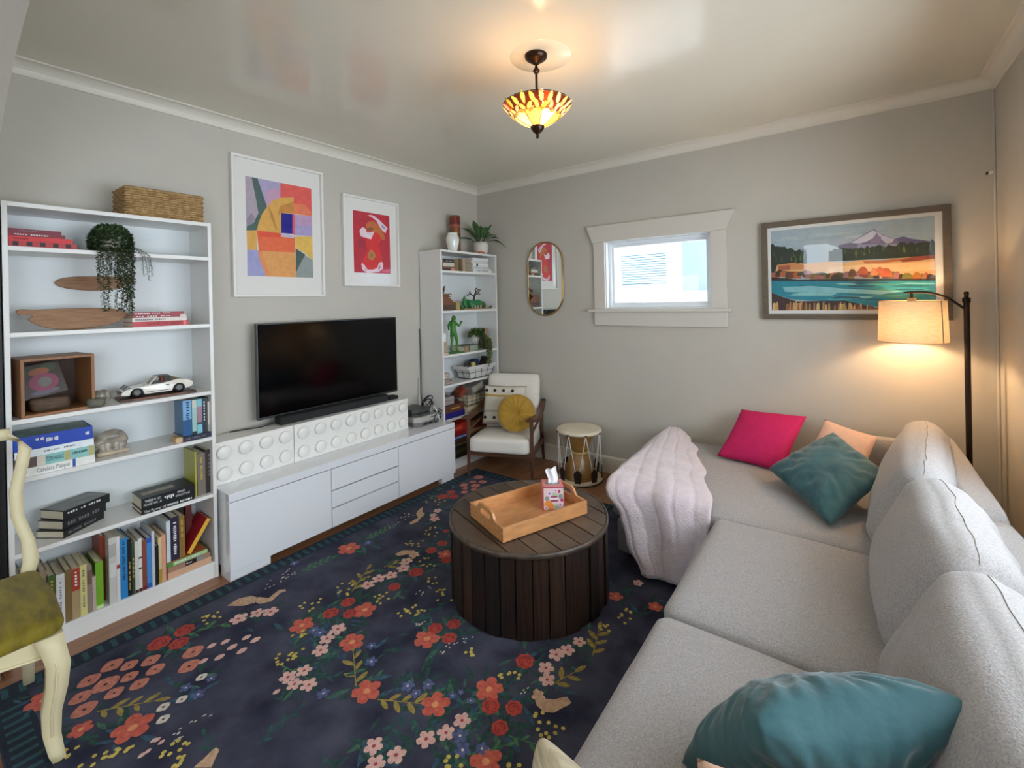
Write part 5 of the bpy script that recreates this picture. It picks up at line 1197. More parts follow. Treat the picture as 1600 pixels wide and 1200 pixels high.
ART_LAND_P = [(0,[(.0,1.0),(1.0,1.0),(1.0,.0),(.0,.0)]),(1,[(.498,.859),(.66,.861),(.644,.849),(.514,.84)]),(2,[(.765,.83),(.884,.833),(.873,.824),(.777,.817)]),(3,[(.055,.905),(.187,.906),(.174,.892),(.068,.886)]),(4,[(.578,.937),(.806,.938),(.784,.926),(.602,.916)]),(1,[(.028,.881),(.212,.883),(.194,.871),(.046,.863)]),(2,[(.269,.858),(.475,.861),(.455,.854),(.29,.843)]),(3,[(.492,.845),(.658,.848),(.642,.84),(.509,.831)]),(4,[(.36,.814),(.662,.821),(.633,.808),(.391,.79)]),(1,[(.772,.839),(.934,.842),(.919,.836),(.789,.827)]),(2,[(.581,.887),(.752,.889),(.735,.881),(.598,.872)]),(3,[(.377,.902),(.543,.903),(.526,.893),(.394,.886)]),(4,[(.419,.829),(.643,.834),(.621,.825),(.442,.813)]),(1,[(.264,.904),(.424,.905),(.408,.896),(.281,.889)]),(2,[(.469,.972),(.669,.971),(.65,.962),(.489,.955)]),(5,[(.454,.759),(.528,.78),(.593,.844),(.643,.893),(.671,.916),(.701,.863),(.738,.826),(.787,.787),(.811,.8),(.837,.806),(.862,.778),(.906,.762),(.968,.736),(.999,.724),(.999,.641),(.453,.695)]),(6,[(.531,.775),(.572,.814),(.643,.88),(.671,.907),(.684,.859),(.663,.815),(.628,.78),(.585,.762)]),(7,[(.678,.894),(.718,.835),(.784,.783),(.77,.745),(.737,.741),(.701,.815)]),(8,[(.642,.791),(.684,.839),(.711,.82),(.7,.754),(.655,.755)]),(9,[(.791,.782),(.837,.803),(.881,.769),(.968,.736),(.968,.704),(.829,.713)]),(10,[(.571,.755),(.797,.732),(.796,.698),(.57,.713)]),(11,[(.154,.724),(.212,.745),(.249,.751),(.248,.673),(.154,.686)]),(12,[(.393,.705),(.41,.692),(.428,.726),(.444,.713),(.462,.721),(.479,.724),(.495,.721),(.512,.714),(.529,.713),(.545,.707),(.562,.714),(.578,.703),(.594,.725),(.61,.696),(.627,.734),(.642,.707),(.658,.719),(.674,.713),(.69,.733),(.705,.731),(.72,.706),(.736,.699),(.751,.728),(.766,.713),(.781,.706),(.797,.706),(.812,.741),(.827,.744),(.842,.739),(.856,.71),(.871,.743),(.885,.731),(.899,.709),(.914,.727),(.928,.722),(.943,.738),(.957,.723),(.971,.718),(.985,.752),(.999,.723),(.999,.57),(.39,.574)]),(13,[(.0,.828),(.015,.847),(.031,.804),(.049,.803),(.066,.796),(.083,.793),(.1,.794),(.117,.758),(.134,.771),(.151,.765),(.167,.734),(.183,.732),(.2,.75),(.216,.717),(.233,.731),(.248,.684),(.246,.555),(.0,.466)]),(14,[(.166,.587),(.176,.687),(.181,.585)]),(15,[(.661,.623),(.667,.709),(.671,.622)]),(16,[(.636,.646),(.641,.714),(.644,.645)]),(17,[(.228,.623),(.238,.72),(.243,.621)]),(18,[(.848,.661),(.854,.716),(.859,.659)]),(14,[(.491,.66),(.496,.721),(.5,.658)]),(15,[(.03,.612),(.038,.731),(.041,.611)]),(16,[(.826,.65),(.832,.716),(.838,.648)]),(17,[(.95,.632),(.956,.708),(.961,.63)]),(18,[(.198,.577),(.207,.69),(.212,.575)]),(14,[(.801,.662),(.808,.725),(.812,.66)]),(15,[(.557,.602),(.565,.711),(.571,.6)]),(16,[(.203,.605),(.209,.693),(.212,.604)]),(17,[(.951,.636),(.957,.711),(.961,.635)]),(18,[(.575,.643),(.581,.748),(.583,.642)]),(14,[(.153,.658),(.161,.72),(.166,.656)]),(15,[(.567,.616),(.575,.698),(.58,.615)]),(16,[(.604,.625),(.612,.704),(.619,.623)]),(17,[(.017,.655),(.024,.775),(.027,.654)]),(18,[(.753,.626),(.758,.693),(.761,.625)]),(14,[(.832,.632),(.837,.688),(.841,.631)]),(15,[(.204,.636),(.213,.704),(.219,.634)]),(16,[(.832,.628),(.839,.699),(.844,.626)]),(17,[(.851,.674),(.856,.748),(.86,.672)]),(18,[(.206,.628),(.216,.733),(.222,.626)]),(14,[(.974,.67),(.979,.733),(.982,.669)]),(15,[(.9,.621),(.907,.697),(.912,.619)]),(16,[(.065,.61),(.075,.676),(.083,.608)]),(17,[(.57,.614),(.579,.686),(.585,.612)]),(18,[(.608,.65),(.615,.71),(.62,.648)]),(14,[(.197,.615),(.206,.687),(.212,.613)]),(15,[(.97,.627),(.976,.727),(.979,.625)]),(16,[(.838,.636),(.842,.691),(.845,.635)]),(17,[(.176,.638),(.184,.707),(.19,.637)]),(18,[(.975,.666),(.982,.72),(.987,.664)]),(14,[(.718,.672),(.726,.749),(.731,.67)]),(15,[(.015,.681),(.023,.746),(.029,.679)]),(16,[(.554,.633),(.561,.721),(.565,.631)]),(17,[(.794,.662),(.801,.723),(.806,.661)]),(18,[(.066,.609),(.073,.683),(.076,.608)]),(14,[(.59,.647),(.594,.704),(.597,.646)]),(15,[(.709,.655),(.716,.751),(.721,.653)]),(16,[(.138,.614),(.145,.676),(.15,.613)]),(17,[(.697,.658),(.704,.719),(.709,.656)]),(18,[(.58,.613),(.585,.69),(.589,.611)]),(14,[(.223,.619),(.229,.719),(.232,.617)]),(19,[(.043,.567),(.067,.576),(.09,.564),(.113,.568),(.135,.567),(.158,.576),(.18,.556),(.202,.578),(.224,.57),(.246,.564),(.39,.577),(.495,.553),(.603,.573),(.707,.554),(.801,.566),(.885,.576),(.954,.576),(.999,.584),(.999,.351),(.772,.365),(.492,.383),(.247,.414),(.022,.435)]),(20,[(.389,.502),(.567,.518),(.774,.513),(.999,.512),(.999,.422),(.705,.426),(.493,.431),(.279,.433),(.388,.459)]),(21,[(.603,.562),(.694,.553),(.801,.564),(.879,.572),(.84,.539),(.707,.524),(.61,.531)]),(22,[(.807,.547),(.891,.576),(.999,.581),(.999,.544),(.891,.526),(.826,.523)]),(23,[(.05,.57),(.16,.588),(.243,.545),(.242,.496),(.058,.511)]),(24,[(.05,.555),(.135,.558),(.134,.5),(.049,.502)]),(25,[(.0,.412),(.0,.46),(.0,.479),(.013,.475),(.022,.45),(.023,.408)]),(26,[(.011,.399),(.014,.46),(.029,.485),(.045,.479),(.056,.447),(.057,.395)]),(27,[(.027,.422),(.032,.482),(.055,.506),(.08,.499),(.099,.467),(.101,.416)]),(26,[(.06,.418),(.064,.476),(.085,.498),(.109,.492),(.126,.461),(.128,.412)]),(28,[(.098,.394),(.102,.458),(.117,.485),(.134,.478),(.146,.445),(.147,.39)]),(29,[(.115,.399),(.12,.458),(.143,.481),(.168,.474),(.186,.443),(.188,.393)]),(26,[(.154,.391),(.157,.453),(.174,.478),(.193,.472),(.206,.44),(.207,.387)]),(28,[(.181,.422),(.184,.458),(.202,.472),(.222,.468),(.237,.448),(.238,.417)]),(29,[(.216,.401),(.219,.466),(.233,.493),(.248,.486),(.258,.453),(.259,.397)]),(25,[(.234,.386),(.239,.451),(.258,.477),(.279,.47),(.294,.436),(.296,.38)]),(30,[(.266,.376),(.27,.428),(.286,.448),(.304,.443),(.317,.416),(.319,.372)]),(30,[(.288,.394),(.292,.436),(.312,.452),(.334,.447),(.35,.424),(.352,.389)]),(31,[(.313,.399),(.317,.442),(.338,.458),(.362,.453),(.38,.43),(.382,.393)]),(30,[(.338,.371),(.342,.408),(.364,.421),(.389,.416),(.407,.396),(.41,.365)]),(28,[(.37,.382),(.374,.422),(.393,.438),(.414,.433),(.43,.411),(.432,.377)]),(26,[(.395,.37),(.399,.424),(.419,.446),(.441,.44),(.458,.411),(.46,.364)]),(31,[(.424,.367),(.428,.426),(.446,.45),(.466,.444),(.48,.413),(.482,.362)]),(28,[(.444,.361),(.449,.414),(.47,.435),(.494,.429),(.512,.401),(.514,.355)]),(25,[(.479,.377),(.483,.428),(.499,.449),(.516,.443),(.529,.416),(.531,.372)]),(30,[(.512,.358),(.515,.414),(.526,.436),(.539,.431),(.548,.403),(.548,.355)]),(25,[(.533,.387),(.536,.424),(.55,.438),(.566,.434),(.577,.415),(.579,.383)]),(25,[(.554,.392),(.558,.438),(.574,.456),(.593,.45),(.606,.426),(.607,.387)]),(29,[(.58,.379),(.584,.438),(.599,.461),(.617,.455),(.629,.424),(.631,.374)]),(29,[(.599,.368),(.603,.42),(.622,.441),(.643,.435),(.659,.407),(.661,.362)]),(30,[(.628,.366),(.632,.407),(.647,.423),(.665,.418),(.678,.396),(.68,.361)]),(27,[(.66,.357),(.662,.39),(.673,.403),(.686,.4),(.695,.383),(.696,.354)]),(30,[(.688,.384),(.69,.425),(.699,.442),(.709,.438),(.716,.417),(.717,.381)]),(28,[(.711,.353),(.713,.397),(.722,.415),(.733,.411),(.74,.388),(.741,.35)]),(31,[(.726,.354),(.729,.415),(.743,.439),(.76,.433),(.771,.402),(.773,.35)]),(30,[(.746,.365),(.749,.41),(.766,.427),(.784,.422),(.797,.398),(.799,.36)]),(25,[(.775,.341),(.778,.401),(.79,.425),(.805,.419),(.815,.389),(.816,.338)]),(27,[(.803,.343),(.805,.38),(.814,.395),(.825,.392),(.833,.372),(.833,.34)]),(29,[(.828,.337),(.83,.37),(.838,.383),(.847,.38),(.853,.363),(.854,.334)]),(27,[(.843,.306),(.846,.367),(.858,.392),(.872,.387),(.882,.355),(.883,.303)]),(29,[(.871,.326),(.873,.363),(.882,.379),(.892,.375),(.899,.356),(.9,.323)]),(29,[(.884,.324),(.887,.361),(.901,.375),(.917,.371),(.929,.351),(.931,.319)]),(30,[(.916,.342),(.918,.378),(.926,.393),(.936,.389),(.942,.371),(.943,.34)]),(26,[(.936,.332),(.938,.381),(.947,.401),(.958,.396),(.966,.371),(.966,.329)]),(27,[(.953,.32),(.956,.366),(.968,.385),(.981,.38),(.991,.356),(.992,.317)]),(31,[(.975,.321),(.977,.356),(.989,.37),(1.0,.366),(1.0,.348),(1.0,.318)]),(32,[(.573,.412),(.576,.462),(.591,.494),(.613,.491),(.628,.456),(.629,.406)]),(33,[(.511,.39),(.514,.44),(.527,.473),(.548,.471),(.56,.436),(.561,.385)]),(34,[(.643,.391),(.646,.441),(.657,.473),(.673,.471),(.683,.437),(.684,.387)]),(35,[(.694,.373),(.699,.43),(.718,.466),(.748,.462),(.766,.423),(.768,.366)]),(36,[(.674,.416),(.677,.457),(.69,.483),(.709,.48),(.721,.452),(.722,.411)]),(37,[(.821,.343),(.824,.38),(.839,.403),(.862,.401),(.877,.375),(.879,.338)]),(38,[(.879,.342),(.882,.382),(.893,.407),(.911,.405),(.922,.378),(.923,.338)]),(39,[(.29,.366),(.294,.401),(.312,.423),(.34,.42),(.358,.395),(.36,.36)]),(40,[(.402,.364),(.406,.398),(.421,.42),(.445,.417),(.46,.393),(.462,.358)]),(41,[(.0,.419),(.181,.378),(.387,.369),(.565,.359),(.772,.344),(.901,.332),(1.0,.336),(1.0,.293),(.0,.363)]),(42,[(.0,.372),(.181,.36),(.491,.335),(.771,.322),(1.0,.308),(1.0,.086),(.833,.052),(.631,.031),(.488,.1),(.257,.117),(.135,.137),(.0,.217)]),(43,[(.797,.293),(.866,.298),(.997,.282),(.993,.27),(.843,.281)]),(44,[(.362,.131),(.416,.146),(.537,.132),(.52,.11),(.398,.115)]),(45,[(.39,.143),(.459,.153),(.615,.139),(.593,.123),(.436,.13)]),(46,[(.085,.275),(.148,.282),(.288,.267),(.268,.254),(.127,.263)]),(47,[(.498,.278),(.553,.288),(.675,.272),(.657,.255),(.534,.264)]),(48,[(.612,.165),(.677,.174),(.822,.16),(.802,.145),(.655,.153)]),(43,[(.428,.149),(.476,.164),(.585,.15),(.57,.129),(.46,.134)]),(44,[(.862,.119),(.912,.126),(.995,.117),(.991,.104),(.895,.109)]),(45,[(.57,.18),(.625,.188),(.748,.175),(.731,.162),(.607,.168)]),(46,[(.43,.309),(.474,.314),(.574,.302),(.56,.292),(.459,.299)]),(47,[(.606,.124),(.64,.129),(.717,.122),(.706,.114),(.629,.117)]),(48,[(.668,.238),(.72,.242),(.837,.23),(.82,.222),(.703,.229)]),(43,[(.175,.199),(.243,.215),(.394,.197),(.373,.173),(.22,.181)]),(44,[(.84,.225),(.894,.234),(.996,.221),(.993,.205),(.876,.213)]),(45,[(.473,.244),(.555,.253),(.737,.233),(.711,.216),(.527,.227)]),(46,[(.14,.201),(.232,.216),(.434,.194),(.405,.17),(.201,.181)]),(47,[(.519,.315),(.59,.329),(.749,.306),(.726,.283),(.566,.295)]),(48,[(.662,.224),(.708,.237),(.81,.222),(.795,.202),(.692,.208)]),(43,[(.107,.184),(.169,.189),(.31,.177),(.29,.168),(.148,.175)]),(44,[(.733,.226),(.763,.233),(.831,.224),(.821,.213),(.753,.218)]),(45,[(.762,.266),(.826,.278),(.969,.259),(.949,.238),(.804,.249)]),(46,[(.087,.26),(.169,.269),(.35,.25),(.325,.233),(.141,.244)]),(47,[(.766,.226),(.822,.232),(.948,.219),(.931,.208),(.804,.216)]),(48,[(.747,.14),(.8,.148),(.92,.137),(.903,.124),(.782,.13)]),(43,[(.333,.211),(.369,.223),(.45,.211),(.438,.193),(.356,.198)]),(44,[(.286,.266),(.334,.282),(.443,.265),(.427,.241),(.318,.248)]),(45,[(.174,.296),(.214,.301),(.305,.29),(.292,.282),(.201,.288)]),(46,[(.401,.157),(.482,.166),(.659,.15),(.634,.134),(.455,.143)]),(47,[(.398,.152),(.456,.164),(.587,.15),(.569,.132),(.436,.138)]),(48,[(.594,.297),(.666,.299),(.824,.283),(.802,.274),(.642,.286)]),(49,[(.079,.292),(.276,.293),(.49,.249),(.702,.219),(.829,.205),(.702,.173),(.489,.2),(.275,.212),(.095,.23)]),(50,[(.0,.22),(.085,.162),(.176,.108),(.383,.111),(.488,.11),(.596,.06),(.672,.023),(1.0,.034),(1.0,.0),(.0,.0)]),(51,[(.36,.0),(.364,.064),(.373,.067),(.375,.0)]),(52,[(.483,.0),(.487,.051),(.496,.054),(.498,.0)]),(53,[(.576,.0),(.58,.074),(.589,.076),(.591,.0)]),(54,[(.105,.0),(.11,.078),(.121,.081),(.123,.0)]),(55,[(.17,.0),(.174,.086),(.181,.089),(.181,.0)]),(51,[(.198,.0),(.203,.088),(.214,.093),(.216,.0)]),(52,[(.444,.0),(.447,.072),(.453,.076),(.454,.0)]),(53,[(.006,.0),(.012,.092),(.025,.096),(.027,.0)]),(54,[(.203,.0),(.208,.106),(.217,.111),(.217,.0)]),(55,[(.631,.0),(.636,.051),(.646,.053),(.649,.0)]),(51,[(.193,.0),(.199,.095),(.21,.1),(.211,.0)]),(52,[(.455,.0),(.459,.092),(.465,.098),(.466,.0)]),(53,[(.152,.0),(.156,.091),(.163,.097),(.164,.0)]),(54,[(.26,.0),(.263,.074),(.269,.078),(.27,.0)]),(55,[(.169,.0),(.174,.081),(.185,.085),(.187,.0)]),(51,[(.473,.0),(.477,.066),(.483,.07),(.483,.0)]),(52,[(.453,.0),(.457,.086),(.464,.091),(.465,.0)]),(53,[(.168,.0),(.172,.066),(.182,.069),(.183,.0)]),(54,[(.542,.0),(.547,.068),(.557,.07),(.559,.0)]),(55,[(.576,.0),(.579,.04),(.587,.042),(.588,.0)]),(51,[(.181,.0),(.186,.086),(.197,.089),(.199,.0)]),(52,[(.122,.0),(.127,.102),(.136,.107),(.137,.0)]),(53,[(.305,.0),(.309,.077),(.315,.08),(.315,.0)]),(54,[(.144,.0),(.147,.086),(.154,.09),(.154,.0)]),(55,[(.468,.0),(.471,.068),(.477,.072),(.478,.0)]),(51,[(.164,.0),(.169,.11),(.177,.116),(.177,.0)]),(52,[(.522,.0),(.526,.043),(.536,.045),(.538,.0)]),(53,[(.616,.0),(.619,.057),(.625,.06),(.626,.0)]),(54,[(.176,.0),(.181,.071),(.192,.074),(.194,.0)]),(55,[(.312,.0),(.317,.077),(.327,.081),(.329,.0)]),(51,[(.145,.0),(.15,.091),(.161,.095),(.163,.0)]),(52,[(.479,.0),(.483,.058),(.49,.061),(.492,.0)]),(53,[(.455,.0),(.459,.069),(.468,.071),(.47,.0)]),(54,[(.097,.0),(.102,.079),(.113,.082),(.115,.0)]),(55,[(.512,.0),(.517,.074),(.526,.078),(.528,.0)]),(51,[(.164,.0),(.168,.086),(.177,.088),(.178,.0)]),(52,[(.285,.0),(.29,.088),(.297,.093),(.298,.0)]),(53,[(.308,.0),(.313,.089),(.322,.093),(.324,.0)]),(54,[(.223,.0),(.229,.093),(.242,.098),(.244,.0)]),(55,[(.203,.0),(.207,.071),(.214,.075),(.215,.0)]),(51,[(.258,.0),(.261,.076),(.267,.081),(.267,.0)]),(52,[(.344,.0),(.349,.1),(.359,.105),(.36,.0)]),(53,[(.507,.0),(.512,.081),(.522,.084),(.524,.0)]),(54,[(.563,.0),(.566,.058),(.572,.06),(.572,.0)]),(55,[(.38,.0),(.384,.079),(.394,.083),(.396,.0)]),(51,[(.021,.0),(.025,.073),(.034,.077),(.035,.0)]),(52,[(.026,.0),(.032,.085),(.045,.089),(.048,.0)]),(53,[(.538,.0),(.542,.056),(.549,.058),(.551,.0)]),(54,[(.203,.0),(.207,.07),(.215,.072),(.216,.0)]),(55,[(.462,.0),(.465,.072),(.473,.074),(.475,.0)]),(51,[(.029,.0),(.034,.103),(.044,.109),(.045,.0)]),(52,[(.009,.0),(.013,.073),(.019,.076),(.02,.0)]),(53,[(.004,.0),(.008,.087),(.017,.09),(.018,.0)]),(54,[(.631,.0),(.636,.057),(.646,.06),(.649,.0)]),(55,[(.234,.0),(.238,.076),(.245,.08),(.246,.0)]),(51,[(.46,.0),(.463,.061),(.469,.064),(.47,.0)]),(52,[(.51,.0),(.515,.061),(.524,.064),(.526,.0)]),(53,[(.521,.0),(.524,.062),(.53,.065),(.531,.0)]),(54,[(.417,.0),(.421,.059),(.43,.062),(.432,.0)]),(55,[(.476,.0),(.481,.081),(.49,.085),(.492,.0)]),(56,[(.486,.01),(1.0,.018),(1.0,.0),(.486,.0)])]
# ------------------------------------------------------------------ framed pictures
def art_sheet(name, cols, polys, P, parent, prefix, eps=1.5e-5):
    """flat print: P(u, v, h) maps sheet coordinates to the wall"""
    b = MB(); ms = [M('%s_%d' % (prefix, i), c, rough=.6, var=.07, scale=30, stretch=(1, 1, 1)) for i, c in enumerate(cols)]
    for k, (ci, pts) in enumerate(polys):
        b.add([P(u, v, k * eps) for u, v in pts], [list(range(len(pts)))], ci)
    return b.build(name, ms, parent)
def picture(label, P, w, h, fw, fd, fm, mat_m, art, cols, polys, prefix, base):
    """P(u metres, v metres, out metres); art = (u0, u1, v0, v1) in metres"""
    t = thing('framed_picture', label, 'picture', base)
    def bx(mb, u0, u1, v0, v1, a, b):
        c = [P(u, v, o) for o in (a, b) for (u, v) in ((u0, v0), (u1, v0), (u1, v1), (u0, v1))]
        return mb.add(c, [(0, 3, 2, 1), (4, 5, 6, 7), (0, 1, 5, 4), (1, 2, 6, 5), (2, 3, 7, 6), (3, 0, 4, 7)])
    for a in ((0, w, 0, fw), (0, w, h - fw, h), (0, fw, fw, h - fw), (w - fw, w, fw, h - fw)):
        bx(MB(), a[0], a[1], a[2], a[3], .002, fd).build('frame_rail', fm, t, bevel=.0015)
    bx(MB(), fw, w - fw, fw, h - fw, .003, .008).build('mount', mat_m, t)
    u0, u1, v0, v1 = art
    art_sheet('print', cols, polys, lambda u, v, e: P(u0 + (u1 - u0) * u, v0 + (v1 - v0) * v, .0085 + e), t, prefix)
    bx(MB(), fw, w - fw, fw, h - fw, .0165, .0185).build('glazing', m_glass, t, fixn=True)
    return t
m_wf = M('white_frame', (236, 234, 228), rough=.4); m_mt = M('white_mount', (236, 234, 228), rough=.8); m_tf = M('taupe_wood_frame', (98, 87, 72), rough=.5, stretch=(3, 3, 20), scale=6, var=.12)
picture('large abstract print of orange, red and blue shapes in a white frame', lambda u, v, o: (o, -2.445 + u, 1.605 + v), .637, .936, .016, .034, m_wf, m_mt, (.094, .555, .140, .805), ART_BIG_C, ART_BIG_P, 'abstract_ink', (0, -2.127, 1.605))
picture('smaller red abstract print in a white frame, right of the large one', lambda u, v, o: (o, -1.642 + u, 1.688 + v), .547, .730, .014, .034, m_wf, m_mt, (.102, .464, .112, .617), ART_RED_C, ART_RED_P, 'red_ink', (0, -1.37, 1.688))
picture('wide mountain lake landscape in a taupe wooden frame', lambda u, v, o: (2.715 + u, -o, 1.372 + v), .988, .686, .036, .036, m_tf, m_mt, (.056, .918, .063, .628), ART_LAND_C, ART_LAND_P, 'lake_ink', (3.209, 0, 1.372))

# pill-shaped mirror
t = thing('wall_mirror', 'narrow pill-shaped mirror with a thin gold rim beside the small window', 'mirror', (0.858, 0, 1.394))
mc, mw, mh = (0.858, 1.749), .196, .353
def pill(w, h, n=16):
    r = w; P = [(mc[0] + r * cos(a), mc[1] + h - r + r * sin(a)) for a in [pi * i / n for i in range(n + 1)]]
    return P + [(mc[0] + r * cos(a), mc[1] - h + r + r * sin(a)) for a in [pi + pi * i / n for i in range(n + 1)]]
MB().prism(pill(mw - .004, mh - .004), -.016, -.003, 'y').build('glass', M('mirror_silver', (235, 238, 236), rough=.02, metal=1.0), t, fixn=True)
MB().tube([(x, -.013, z) for x, z in pill(mw, mh)], .0075, n=8, closed=True).build('rim', M('brushed_gold', (176, 138, 76), rough=.3, metal=.8), t)

# sensor in the corner
t = thing('wall_sensor', 'tiny white sensor high on the back wall by the right corner', 'sensor', (3.876, -0.01, 2.21))
MB().box(3.860, 3.879, -.030, -.001, 2.204, 2.218).build('body', m_white, t, bevel=.002)
MB().box(3.852, 3.860, -.026, -.004, 2.205, 2.217).build('clip', M('black_plastic'), t)

# ------------------------------------------------------------------ floor lamp
LX, LY = 3.742, -0.155
m_br = M('dark_bronze', (40, 28, 22), rough=.4, metal=.5)
t = thing('floor_lamp', 'dark bronze arc floor lamp with a linen drum shade in the right corner', 'lamp', (LX, LY, 0))
MB().lathe([(0, 0.001), (.120, 0.001), (.120, .014), (.112, .020), (.02, .026), (0, .026)], c=(LX, LY, 0), n=32).build('base', m_br, t)
MB().cyl((LX, LY, .02), (LX, LY, 1.495), .0135, n=16).build('pole', m_br, t)
MB().lathe([(0, 0), (.016, 0), (.018, .01), (.018, .028), (.010, .032), (.010, .05), (.013, .056), (.009, .064), (0, .066)], c=(LX, LY, 1.475), n=18).build('finial', m_br, t)
sx, sy_ = 3.507, -0.205
arm = [(LX - .004, LY, 1.44), (LX - .035, LY - .008, 1.468), (LX - .075, LY - .018, 1.503), (LX - .12, LY - .028, 1.527), (LX - .17, LY - .038, 1.540), (LX - .235, LY - .050, 1.543), (LX - .27, LY - .058, 1.540)]
MB().tube(arm, .0065, n=8).build('arm', m_br, t)
MB().cyl((sx, sy_, 1.485), (sx, sy_, 1.542), .007, n=10).build('hanger', m_br, t)
MB().cyl((sx, sy_, 1.478), (sx, sy_, 1.510), .020, n=16).build('socket', M('grey_bronze', (92, 84, 72), rough=.5), t)
sh = MB(); R0, R1, z0, z1 = .158, .150, 1.255, 1.492
n = 48
sh.lathe([(R0, z0), (R1, z1)], c=(sx, sy_, 0), n=n)
sh.f = [f for f in sh.f if len(f) == 4]; sh.m = sh.m[:len(sh.f)]; sh.sm = [True] * len(sh.f)
sd = sh.build('shade', translucent_mat('linen_shade', (214, 192, 158), tr=.10, rough=.9, var=.10, scale=30, stretch=(1, 1, 6)), t)
for zz, rr in ((z0, R0), (z1, R1)):
    MB().tube([(sx + rr * cos(2 * pi * k / 40), sy_ + rr * sin(2 * pi * k / 40), zz) for k in range(40)], .0025, n=6, closed=True).build('shade_rim', M('linen_trim', (206, 180, 140), rough=.9), sd)
# overlap seam of the cloth
a0 = radians(-42); sm = MB()
sm.add([(sx + (R0 + .001) * cos(a0 + d), sy_ + (R0 + .001) * sin(a0 + d), z0) for d in (0, .05)] + [(sx + (R1 + .001) * cos(a0 + d), sy_ + (R1 + .001) * sin(a0 + d), z1) for d in (0, .05)], [(0, 1, 3, 2)])
sm.build('seam', M('linen_seam', (150, 124, 96), rough=.9), sd)
sp = MB()
for k in range(3):
    a = 2 * pi * k / 3 + .4; sp.tube([(sx, sy_, 1.482), (sx + R1 * cos(a), sy_ + R1 * sin(a), 1.490)], .002, n=5)
sp.build('spider', m_br, t)
bl = MB().lathe([(0, 1.375), (.022, 1.385), (.030, 1.410), (.020, 1.44), (.012, 1.478)], c=(sx, sy_, 0), n=16).build('bulb', M('warm_bulb', (255, 220, 170), emit=(255, 206, 140), estr=6.0), t)
ld = bpy.data.lights.new('lamp_light', 'POINT'); ld.energy = 11; ld.color = (1.0, .68, .38); ld.shadow_soft_size = .03
lo = bpy.data.objects.new('lamp_light', ld); COL.objects.link(lo); lo.location = (sx, sy_, 1.345)

# ------------------------------------------------------------------ stained glass pendant
px, py = 1.993, -1.830
m_pb = M('antique_bronze', (58, 38, 26), rough=.3, metal=.7)
t = thing('pendant_lamp', 'stained-glass leaf bowl pendant hanging from the ceiling', 'lamp', (px, py, CH))
MB().lathe([(0, -.052), (.010, -.050), (.020, -.040), (.040, -.028), (.054, -.016), (.056, -.004), (.056, 0), (0, 0)], c=(px, py, CH), n=32).build('canopy', m_pb, t)
MB().lathe([(0, 0), (.013, .002), (.018, .012), (.010, .022), (.008, .03), (0, .03)], c=(px, py, 2.665), n=16).build('knuckle', m_pb, t)
MB().cyl((px, py, 2.40), (px, py, 2.71), .0065, n=10).build('rod', m_pb, t)
RB = .168
def zb_(r): return 2.392 + .113 * (r / RB) ** 1.7
def bp(r, a, off=0.0): return (px + (r + off * .7) * cos(a), py + (r + off * .7) * sin(a), zb_(r) - off * .7)
# dark leaded ground: narrow ring pieces of the upper band
cols = {'ivory': (255, 246, 222), 'amber': (250, 222, 160), 'brown': (58, 26, 16), 'pink': (250, 214, 190), 'yellow': (252, 244, 170), 'green': (214, 214, 130), 'peach': (252, 228, 182), 'red': (120, 44, 24)}
SG = {k: translucent_mat('stained_' + k, c, tr=.8, rough=.15, var=.12, scale=25) for k, c in cols.items()}
def patch(name, r0, r1, a0, a1, mat, off=0.0, n=4, nr=3):
    return MB().grid(lambda u, v: bp(r0 + (r1 - r0) * v, a0 + (a1 - a0) * u, off), n, nr).build(name, mat, t, solid=.0016)
for k in range(8):
    a0 = 2 * pi * k / 8; g = .012
    patch('glass_panel', .026, .112, a0 + g, a0 + 2 * pi / 8 - g, SG['ivory'] if k % 3 else SG['amber'], 0, 6, 6)
random.seed(77)
names = ['peach', 'yellow', 'pink', 'ivory', 'amber', 'green', 'peach', 'pink', 'yellow', 'ivory']
LEAVES = []
for k in range(22):
    a = 2 * pi * k / 22
    LEAVES.append((.150 + .004 * (k % 2), a, .044, .021, random.choice([-.5, .4, .1, -.15]), names[(k * 3) % 10]))
    LEAVES.append((.124, a + .14, .040, .018, random.choice([.9, -.8, .3, -.3]), names[(k * 7 + 2) % 10]))
for k in range(14):
    LEAVES.append((.110, 2 * pi * k / 14 + .1, .036, .015, random.choice([1.3, -1.2, 1.0]), names[(k * 5 + 1) % 10]))
def leafglass(r, a, L, w, rot, col):
    def fn(u, v):
        s = u * L - L / 2; ww = w * sin(pi * min(max(u, .02), .98)) ** .75 * (v - .5)
        dr = s * cos(rot) - ww * sin(rot); dt = s * sin(rot) + ww * cos(rot)
        return bp(min(r + dr, RB + .008), a + dt / r, .003)
    MB().grid(fn, 8, 2).build('leaf_glass', SG[col], t, solid=.0018)
for q in LEAVES: leafglass(*q)
def covered(r, a):
    for (r_, a_, L, w, rot, c) in LEAVES:
        da = (a - a_ + pi) % (2 * pi) - pi; dr, dt = r - r_, da * r_
        s = dr * cos(rot) + dt * sin(rot); q = -dr * sin(rot) + dt * cos(rot); u = s / L + .5
        if 0 < u < 1 and abs(q) < w * .46 * sin(pi * u) ** .75: return True
    return False
